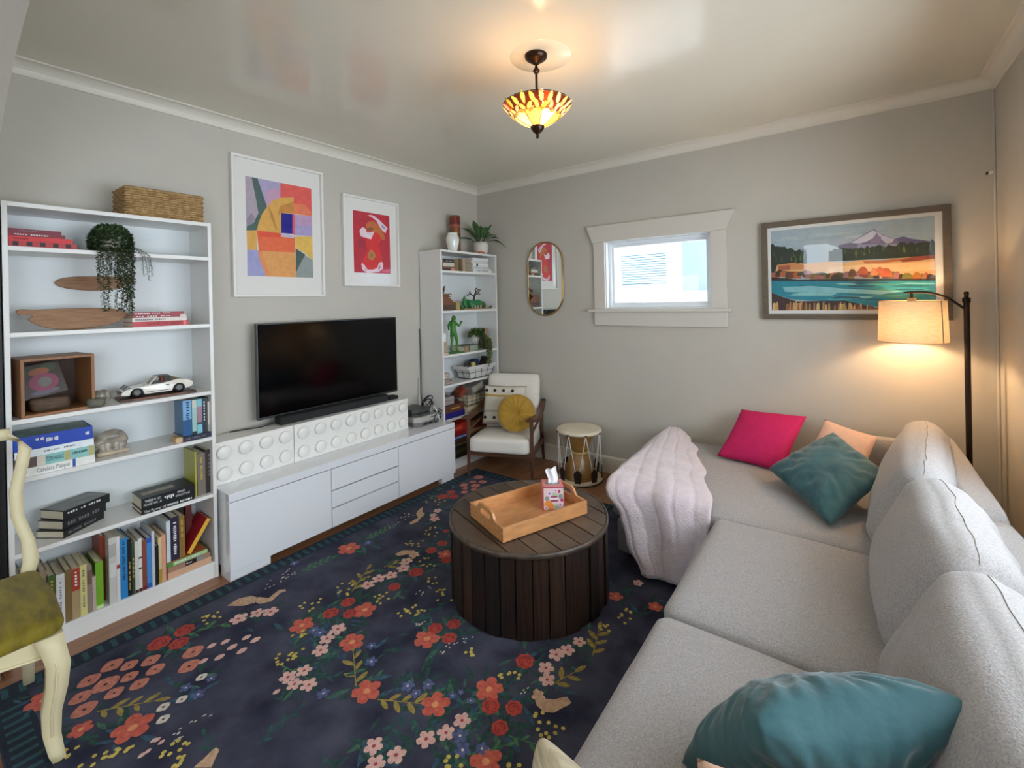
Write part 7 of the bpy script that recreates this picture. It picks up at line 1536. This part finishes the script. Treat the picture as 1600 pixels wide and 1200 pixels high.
def bar(x0, x1, y0, y1, z=.0120):
    key = x1 - x0 > y1 - y0; dx_, dy_ = (.066, .019) if key else (.019, .066)
    if key not in bar_me:
        o = MB().add([(0, 0, 0), (dx_, 0, 0), (dx_, dy_, 0), (0, dy_, 0)], [(0, 1, 2, 3)]).build('border_stripe', m_teal, t, local=True); bar_me[key] = o.data
    else:
        o = bpy.data.objects.new('border_stripe', bar_me[key]); COL.objects.link(o); o.parent = t
    o.location = ROOTM[t.name].inverted() @ Vector((x0, y0, z))
ny = int((RY1 - RY0) / .048)
for i in range(ny):
    y = RY0 + .03 + i * .048
    for x in (RX0 + .018, RX1 - .088): bar(x + random.uniform(-.004, .004), x + .066, y, y + .019)
nx = int((RX1 - RX0) / .048)
for i in range(3, nx - 2):
    x = RX0 + .02 + i * .048
    for y in (RY0 + .018, RY1 - .086): bar(x, x + .019, y, y + .066)
Z = [.0122]
def nz():
    Z[0] += 1.0e-6; return Z[0]
def petals(mb, x, y, r, n, m, mc, rot, deep=.42, cen=.2):
    k = n * 6; z = nz(); P = []
    for i in range(k):
        a = 2 * pi * i / k; rr = r * (1 - deep + deep * abs(cos(n * a / 2)) ** .6) * (1 + random.uniform(-.05, .05)); P.append((x + rr * cos(a + rot), y + rr * sin(a + rot), z))
    mb.add([(x, y, z)] + P, [(0, 1 + i, 1 + (i + 1) % k) for i in range(k)], m)
    if cen:
        z = nz(); mb.add([(x + r * cen * cos(2 * pi * i / 8), y + r * cen * sin(2 * pi * i / 8), z) for i in range(8)], [list(range(8))], mc)
def ell(mb, x, y, a, b_, rot, m, n=10, pointed=False):
    z = nz(); P = []
    for i in range(n):
        t_ = 2 * pi * i / n; s = sin(t_); c = cos(t_)
        if pointed: s *= (1 - .35 * abs(c))
        P.append((x + a * c * cos(rot) - b_ * s * sin(rot), y + a * c * sin(rot) + b_ * s * cos(rot), z))
    mb.add(P, [list(range(n))], m)
cam_dir = (-.6, .8)
def aim(x, y): return math.atan2(-3.71 - y, 3.22 - x)
# green undergrowth first
g1, g2, g3 = rm('green', (74, 114, 92), (44, 76, 66)), rm('dark_green', (42, 78, 70), (28, 54, 52)), rm('blue_green', (58, 94, 112), (38, 62, 84))
b = MB()
for (x, y, r) in RUG_CORAL + RUG_ROSE + RUG_PINK[::2] + RUG_BLUE[::2]:
    for k in range(11):
        a = random.uniform(0, 2 * pi); d = random.uniform(.02, .12); L = random.uniform(.022, .05)
        ell(b, x + d * cos(a), y + d * sin(a), L, L * .26, a + random.uniform(-.8, .8), random.choice([0, 1, 1, 1, 2]), 8, True)
stuff(b.build('undergrowth', [g1, g2, g3], t))
# leafy sprigs
gd, gl, te = rm('gold_leaf', (166, 144, 72), (130, 112, 56)), rm('leaf_green', (84, 128, 84), (52, 96, 70)), rm('leaf_teal', (46, 92, 84), (32, 66, 64))
for (x0, y0, x1, y1, L, n, k) in RUG_SPRIG:
    b = MB()
    d = Vector((x1 - x0, y1 - y0, 0)); a0 = math.atan2(d.y, d.x); l = d.length
    z = nz(); s = Vector((-d.y, d.x, 0)).normalized() * .003
    p0 = Vector((x0, y0, z)); p1 = Vector((x1, y1, z)); b.add([p0 - s, p0 + s, p1 + s * .5, p1 - s * .5], [(0, 1, 2, 3)], k)
    for i in range(n):
        f = (i + .6) / n; sg = 1 if i % 2 else -1
        if i == n - 1: ang = a0; f = 1.0
        else: ang = a0 + sg * random.uniform(.65, .95)
        q = p0.lerp(p1, f); h = L * .52 * random.uniform(.85, 1.1)
        ell(b, q.x + h * cos(ang), q.y + h * sin(ang), h, h * .40, ang, k, 10, True)
    b.build('leaf_sprig', [gd, gl, te], t)
# flowers
cr, crc = rm('coral', (206, 104, 84), (178, 78, 66)), rm('coral_centre', (224, 160, 110), (210, 130, 90))
ro, rod = rm('rose', (188, 72, 58), (150, 50, 46)), rm('rose_line', (128, 40, 40), (110, 34, 36))
for (x, y, r) in RUG_CORAL:
    b = MB(); petals(b, x, y, r * 1.15, 5, 0, 1, random.uniform(0, 6), .36, .24); b.build('coral_flower', [cr, crc], t)
for (x, y, r) in RUG_ROSE:
    b = MB(); petals(b, x, y, r, 7, 0, 1, random.uniform(0, 6), .15, 0)
    for q in (.62, .3):
        z = nz(); n = 12; P = [(x + r * rr * cos(2 * pi * i / n), y + r * rr * sin(2 * pi * i / n), z) for rr in (q, q * .82) for i in range(n)]
        b.add(P, [(i, (i + 1) % n, n + (i + 1) % n, n + i) for i in range(n - 2)], 1)
    b.build('rose_flower', [ro, rod], t)
sa, sd_ = rm('salmon', (206, 134, 112), (176, 104, 88)), rm('dark_dot', (60, 36, 40), (44, 30, 36))
wh, pk, pkc = rm('white', (226, 216, 206), (196, 182, 172)), rm('pink', (224, 184, 174), (206, 158, 150)), rm('pink_centre', (176, 70, 72), (150, 60, 64))
bl_ = rm('blue', (96, 106, 150), (70, 78, 118)); ye = rm('yellow', (214, 196, 104), (180, 156, 70)); bd = rm('bird', (206, 172, 142), (176, 140, 112))
for (x, y, r) in RUG_OVAL:
    b = MB()
    ro_ = aim(x, y) + pi / 2 + .35
    ell(b, x, y, r * 1.0, r * .95, ro_, 0, 12, True); ell(b, x, y, r * .16, r * .16, 0, 1, 6)
    b.build('salmon_bloom', [sa, sd_], t)
b = MB()
for (x, y, r) in RUG_BUD: ell(b, x, y, r * 1.0, r * .75, aim(x, y) + pi / 2 + .4, 0, 9, True)
for (x, y, r) in RUG_DIA:
    ell(b, x, y, r * 1.2, r * 1.1, aim(x, y) + pi / 2 + .3, 1, 8, True); ell(b, x, y, r * .26, r * .26, 0, 2, 6)
for (x, y, r, n) in RUG_DOT:
    a0 = random.uniform(-.4, .4) + 1.4
    for k in range(n): q = random.uniform(-1, 1) * r; w_ = random.uniform(-.4, .4) * r; ell(b, x + q * cos(a0) - w_ * sin(a0), y + q * sin(a0) + w_ * cos(a0), .006, .003, a0, 1, 6)
stuff(b.build('pale_buds', [pk, wh, sd_], t))
for (x, y, r) in RUG_PINK:
    b = MB(); petals(b, x, y, r * 1.2, 5, 0, 1, random.uniform(0, 6), .42, .20); b.build('pink_flower', [pk, pkc], t)
for (x, y, r) in RUG_BLUE:
    b = MB(); petals(b, x, y, r * 1.1, 5, 0, 1, random.uniform(0, 6), .45, .18); b.build('blue_flower', [bl_, wh], t)
b = MB()
for (x, y, r, n) in RUG_BERRY:
    for k in range(n):
        a = random.uniform(0, 2 * pi); d = r * sqrt(random.random()) * 1.25
        ell(b, x + d * cos(a), y + d * sin(a), .0085, .0075, a, 0, 7)
stuff(b.build('berries', ye, t))
for poly in RUG_BIRD:
    z = nz(); MB().add([(x, y, z) for x, y in poly], [list(range(len(poly)))], 0).build('bird_print', bd, t)

# ------------------------------------------------------------------ sectional sofa
m_sofa = M('oatmeal_weave', (188, 184, 183), rough=.95, scale=200, col2=(158, 154, 155), detail=8, sheen=.2, bump=.25, bscale=260)
t = thing('sectional_sofa', 'L-shaped oatmeal fabric sectional sofa along the right and back walls', 'sofa', (3.10, -1.55, 0))
def soft(amp, sc_, seed): return lambda p, u, v, w: p + Vector((fbm(p, sc_, seed), fbm(p, sc_, seed + 5), fbm(p, sc_, seed + 9))) * amp
SX0, SXB = 2.655, 3.695           # front of the seats, back of the sofa
CX0 = 2.075                       # free end of the chaise
def crowned(cr, seed, amp=.004):
    def d(p, u, v, w):
        q = p + Vector((0, 0, cr * (1 - u * u) * (1 - v * v) * (1 if w > 0 else 0)))
        return q + Vector((0, 0, fbm(p, 6, seed))) * amp
    return d
MB().rbox(((CX0 + .02 + 3.40) / 2, (-.06 - 1.235) / 2, .155), (3.40 - CX0 - .02, 1.175, .21), .03, 8).build('chaise_base', m_sofa, t)
MB().rbox(((SX0 + .03 + SXB) / 2, (-1.25 - 3.12) / 2, .155), (SXB - SX0 - .03, 1.87, .21), .03, 8).build('seat_base', m_sofa, t)
MB().rbox(((CX0 + 3.36) / 2, (-.055 - 1.262) / 2, .350), (3.36 - CX0, 1.207, .165), .045, 14, crowned(.012, 3)).build('chaise_cushion', m_sofa, t)
def seatc(y0, y1, seed): MB().rbox(((SX0 + 3.38) / 2, (y0 + y1) / 2, .350), (3.38 - SX0, y1 - y0, .175), .05, 14, crowned(.026, seed)).build('seat_cushion', m_sofa, t)
seatc(-2.108, -1.268, 5); seatc(-2.955, -2.116, 8)
# back frame along the right wall, short return along the back wall, near arm
MB().rbox((3.628, (-.06 - 1.30) / 2, .38), (.135, 1.24, .64), .04, 10, soft(.003, 4, 2)).build('back_frame', m_sofa, t)
MB().rbox((3.628, (-1.305 - 3.12) / 2, .38), (.135, 1.815, .64), .04, 10, soft(.003, 4, 6)).build('back_frame', m_sofa, t)
MB().rbox((3.32, -.105, .36), (.42, .09, .58), .035, 8).build('corner_back', m_sofa, t)
MB().rbox(((SX0 + SXB) / 2, -3.04, .33), (SXB - SX0, .16, .54), .05, 8).build('arm', m_sofa, t)
for x, y in ((CX0 + .10, -.15), (CX0 + .10, -1.15), (SX0 + .12, -1.9), (SX0 + .12, -3.02), (3.6, -.15), (3.6, -3.02)):
    MB().box(x - .03, x + .03, y - .03, y + .03, .0135 if x < 2.86 else .001, .055).build('foot', m_dkp, t)
def backc(y0, y1, lean, seed, xb=3.435, zc=.600, hgt=.44, thk=.20, yaw=0.0):
    w_ = y1 - y0; T = Matrix.Translation((xb, (y0 + y1) / 2, zc)) @ Matrix.Rotation(yaw, 4, 'Z') @ Matrix.Rotation(lean, 4, 'Y')
    size = (thk, w_ - .008, hgt); R_ = .085
    def d(p, u, v, w):
        f = (1 - v * v) * (1 - w * w)
        q = Vector((p.x + .045 * f * (1 if u > 0 else -1), p.y * (1 + .02 * (1 - w * w)), p.z + .012 * (1 - v * v) * (1 if w > 0 else 0)))
        wr_ = .0045 * sin(10 * p.y * 3.2 + 16 * p.z + 7 * fbm(p, 2.5, seed)) * max(0.0, w) * (.4 + .6 * abs(v))
        return q + Vector((1, .2, .6)) * (fbm(p, 6, seed) * .008 + wr_)
    o = MB().rbox((0, 0, 0), size, R_, 18, d, T=T).build('back_cushion', m_sofa, t)
    # boxing seam along the upper front edge, then down the near end
    def sp(u, v, w):
        hx, hy, hz_ = (q / 2 for q in size); p = Vector((u * hx, v * hy, w * hz_))
        q = Vector((max(-hx + R_, min(hx - R_, p.x)), max(-hy + R_, min(hy - R_, p.y)), max(-hz_ + R_, min(hz_ - R_, p.z)))); e = p - q
        if e.length > 1e-9: p = q + e.normalized() * R_
        return T @ (d(p, u, v, w) + Vector((-.0005, 0, .0005)))
    MB().tube([sp(-.35, -1 + 2 * i / 24, 1) for i in range(25)], .0012, n=5).build('seam', M('oatmeal_seam', (164, 157, 151), rough=.95), o)
backc(-1.250, -.170, radians(22), 4, xb=3.452, thk=.17, yaw=radians(-6))
backc(-1.995, -1.255, radians(25), 11)
backc(-2.760, -2.002, radians(25), 17)

# ------------------------------------------------------------------ cushions on the sofa
def velvet(n, c, c2): return M(n, c, rough=.75, scale=5, col2=c2, sheen=.35, detail=6, bump=.5, bscale=16)
def cushion(label, corners, T, mat, seed, base, wr=.006, n=20, inset=.07, name='throw_pillow', freq=9, rnd=.03):
    o = pillow_mesh(*corners, T, n=n, seed=seed, wr=wr, inset=inset, freq=freq, rnd=rnd).build(name, mat, origin=base, fixn=True); tag(o, label, 'cushion'); return o
cushion('bright magenta cushion leaning on the back wall', [(2.470, -.43, .455), (2.875, -.50, .440), (2.985, -.150, .740), (2.580, -.135, .735)], .13, M('magenta_canvas', (196, 22, 92), rough=.85, var=.06, scale=50, bump=.1, bscale=160), 1.3, (2.73, -.33, .445), .004)
cushion('pale blush cushion tucked between the magenta and teal ones', [(2.960, -.36, .46), (3.26, -.50, .50), (3.345, -.22, .675), (3.075, -.15, .735)], .11, M('blush_linen', (222, 184, 164), rough=.9, var=.04, scale=60), 3.1, (3.15, -.3, .45), .004)
m_tv = velvet('teal_velvet', (38, 82, 90), (62, 106, 112))
cushion('teal velvet cushion lying beside the blush one at the far sofa corner', [(3.132, -1.150, .455), (3.368, -.740, .620), (3.130, -.385, .715), (2.812, -.705, .525)], .15, m_tv, 5.2, (3.1, -.75, .45), .009, 40, freq=17)
cushion('large teal velvet cushion nearest the camera on the sofa', [(2.885, -2.665, .465), (3.240, -2.330, .470), (3.398, -2.545, .775), (3.072, -2.795, .755)], .19, m_tv, 8.8, (3.15, -2.5, .45), .008, 56, freq=26)
cushion('cream ribbed cushion corner at bottom edge of the photo', [(2.68, -3.02, .47), (3.00, -2.96, .47), (2.98, -3.00, .66), (2.655, -2.905, .622)], .13, M('cream_rib', (220, 208, 182), rough=.95, stretch=(4, 4, 60), scale=4, col2=(176, 162, 132), bump=.4), 2.2, (2.84, -2.99, .47), .002, rnd=.16)
cushion('peach cushion edge just visible in front of the near teal one', [(2.99, -2.92, .47), (3.30, -2.75, .47), (3.34, -2.83, .74), (2.985, -2.885, .725)], .09, M('peach_linen', (226, 186, 160), rough=.9, var=.04, scale=60), 6.2, (3.15, -2.85, .47), .003)

# ------------------------------------------------------------------ fluffy throw over the chaise end
m_thr = M('lilac_white_plush', (228, 214, 220), rough=1.0, sheen=.6, var=.04, scale=30, bump=.5, bscale=130)
def lerp_tab(tab, s):
    for (s0, v0), (s1, v1) in zip(tab, tab[1:]):
        if s <= s1:
            k = (s - s0) / (s1 - s0); k = k * k * (3 - 2 * k); return v0 + (v1 - v0) * k
    return tab[-1][1]
YB0, YF = -.13, -1.262
LT = (YF - YB0) * -1; LH = .40; RC = .05; Lall = LT + LH
def throw_pt(u, v):
    s = v * Lall
    xa = lerp_tab([(0, 1.985), (.23, 1.965), (.58, 1.975), (1.09, 2.06), (1.13, 2.07), (1.25, 2.16), (1.38, 2.20), (Lall, 2.29)], s)
    xb = lerp_tab([(0, 2.19), (.11, 2.25), (.34, 2.36), (.80, 2.52), (1.13, 2.635), (1.30, 2.62), (Lall, 2.53)], s)
    x = xa + (xb - xa) * u
    hang = max(0.0, min(1.0, (s - LT + .25) / .4)); ph = u * 5.2 + .12 * sin(s * 2.2); fold = -.006 * math.exp(-(((ph % 1.0) - .5) / .09) ** 2) + (.003 + .010 * hang) * sin(u * 11 + 1.5 * sin(s * 3) + s * 1.3) + .012 * fbm((x, s, 0), 5, 3)
    if s < LT - RC: y = YB0 - s; z = .466; ny_, nz_ = 0, 1
    elif s < LT - RC + RC * pi / 2:
        a = (s - (LT - RC)) / RC; y = YB0 - (LT - RC) - (RC + .02) * sin(a); z = .462 - RC + RC * cos(a) * 1.0; ny_, nz_ = -sin(a), cos(a)
    else:
        d = s - (LT - RC + RC * pi / 2); y = YF - .022 - .07 * d - .02 * sin(u * 7) * d * 2; z = .462 - RC - d; ny_, nz_ = -1, 0
    hump = (.022 + .030 * math.exp(-((s - .12) / .22) ** 2)) * sin(pi * min(1, max(0, u))) ** .5
    y += ny_ * (fold + .014); z += nz_ * (fold + .014 + hump)
    # left part slips over the free end of the chaise
    if x < CX0 - .005 and s < LT:
        z -= (CX0 - .005 - x) * .7
    return (x, y, max(z, .03))
o = MB().grid(throw_pt, 44, 70).build('throw_blanket', m_thr, origin=(2.3, -.8, .44), solid=.018)
tag(o, 'fluffy pale lilac throw draped over the free end of the chaise', 'blanket')

# ------------------------------------------------------------------ cream carved chair with olive velvet seat
KX, KY, KR = .750, -3.640, radians(-2)
m_cp = M('cream_paint', (222, 210, 170), rough=.45, var=.04, scale=12)
m_ov = M('olive_velvet', (140, 124, 22), rough=.8, scale=9, col2=(100, 88, 14), sheen=.1, stretch=(1, 3, 1), detail=8, bump=.1)
t = thing('side_chair', 'cream carved wooden chair with an olive velvet seat at lower left', 'chair', (KX, KY, 0), KR)
# local: front = +x, left side = +y
Wc, Dc = .225, .235
def leg_sweep(pts, name, w0, w1):
    path = []; prof = []; n = len(pts)
    for i, p in enumerate(pts):
        k = i / (n - 1); w_ = w0 + (w1 - w0) * k
        path.append((p, (1, 0, 0), (0, 1, 0))); prof.append([(-w_, -w_), (w_, -w_), (w_ * 1.12, 0), (w_, w_), (-w_, w_), (-w_ * 1.12, 0)])
    return MB().sweep(path, prof).build(name, m_cp, t, local=True, fixn=True)
for s in (-1, 1):
    fl_ = leg_sweep([(Dc + .008, s * (Wc - .015), .435), (Dc + .022, s * (Wc - .008), .40), (Dc + .040, s * (Wc + .004), .34), (Dc + .034, s * (Wc + .0), .26), (Dc + .014, s * (Wc - .012), .17), (Dc + .008, s * (Wc - .012), .09), (Dc + .026, s * (Wc - .004), .035), (Dc + .038, s * (Wc + .002), .0135 if s > 0 else .0015)], 'front_leg', .034, .017)
    MB().tube([(Dc + .046, s * (Wc - .02), .40), (Dc + .072, s * (Wc - .0), .34), (Dc + .064, s * (Wc - .004), .26), (Dc + .040, s * (Wc - .014), .17), (Dc + .032, s * (Wc - .012), .09)], .0045, n=6).build('carved_edge', m_cp, fl_, local=True)
    leg_sweep([(-Dc, s * (Wc - .03), .43), (-Dc - .005, s * (Wc - .03), .25), (-Dc - .035, s * (Wc - .028), .0135 if s > 0 else .0015)], 'rear_leg', .022, .016)
    # S-curved back stile
    st_ = [(-Dc - .000, s * (Wc - .035), .43), (-Dc - .012, s * (Wc - .015), .52), (-Dc - .030, s * (Wc - .022), .60), (-Dc - .050, s * (Wc - .048), .70), (-Dc - .066, s * (Wc - .050), .80), (-Dc - .078, s * (Wc - .030), .90), (-Dc - .085, s * (Wc - .020), .96), (-Dc - .090, s * (Wc - .030), 1.000), (-Dc - .093, s * (Wc - .070), 1.030)]
    path = []; prof = []
    for i, p in enumerate(st_):
        path.append((p, (1, 0, .1), (0, 1, 0) if i < 7 else (0, .6, -s * .8) if i == 7 else (0, .2, -s * 1))); w_ = .019 if i not in (1,) else .024
        prof.append([(-.015, -w_), (.015, -w_), (.019, 0), (.015, w_), (-.015, w_)])
    MB().sweep(path, prof).build('back_stile', m_cp, t, local=True, fixn=True)
# top rail with a carved crest
cre = []
for k in range(13):
    v = -1 + k / 6.0; cre.append((-Dc - .094 - .012 * (1 - v * v), v * (Wc - .06), 1.032 + .028 * cos(v * pi * 1.0) * .5 + .014))
MB().sweep([(p, (1, 0, 0), (0, 0, 1)) for p in cre], [(-.014, -.022), (.014, -.022), (.018, 0), (.014, .022), (-.014, .022)]).build('crest_rail', m_cp, t, local=True, fixn=True)
spl = smooth_pts([(-.05, .47), (.05, .47), (.035, .56), (.06, .66), (.075, .78), (.045, .90), (.05, 1.03), (-.05, 1.03), (-.045, .90), (-.075, .78), (-.06, .66), (-.035, .56)], 3)
MB().prism([(y, z) for y, z in spl], -.006, .006, 'x', T=Matrix.Translation((-Dc - .052, 0, 0)) @ Matrix.Rotation(0, 4, 'Y')).build('back_splat', m_cp, t, local=True)
# aprons with a scalloped lower edge
def apron(T, L, name):
    top, n = .432, 16; up_pts = [(-L, top), (L, top)]
    low = [(L - 2 * L * i / n, .365 + .028 * (cos(2 * pi * i / n * 1.0) * -.5 + .5) ** .8 - .018 * math.exp(-((i / n - .5) / .16) ** 2)) for i in range(n + 1)]
    o = MB().prism([(-L, top)] + [(a, b) for a, b in reversed(low)] + [(L, top)], -.012, .012, 'x', T=T).build(name, m_cp, t, local=True, fixn=True)
    MB().tube([T @ Vector((.014, a, b + .004)) for a, b in low], .005, n=6).build('carved_edge', m_cp, o, local=True)
apron(Matrix.Translation((Dc + .012, 0, 0)), Wc - .03, 'front_apron')
apron(Matrix.Translation((0, Wc - .012, 0)) @ Matrix.Rotation(pi / 2, 4, 'Z'), Dc - .01, 'side_apron')
apron(Matrix.Translation((0, -Wc + .012, 0)) @ Matrix.Rotation(-pi / 2, 4, 'Z'), Dc - .01, 'side_apron')
MB().box(-Dc - .012, -Dc + .012, -Wc + .04, Wc - .04, .385, .432).build('rear_apron', m_cp, t, local=True)
def seat_d(p, u, v, w):
    k = 1 - .10 * max(0, -u)            # narrower at the back
    q = Vector((p.x + .018 * (1 - v * v) * max(0, u), p.y * k, p.z + (.018 * (1 - u * u) * (1 - v * v) if w > 0 else 0)))
    return q + Vector((0, 0, fbm(p, 18, 4) * .002))
MB().rbox((.018, 0, .460), (.52, .50, .056), .026, 12, seat_d).build('seat', m_ov, t, local=True)
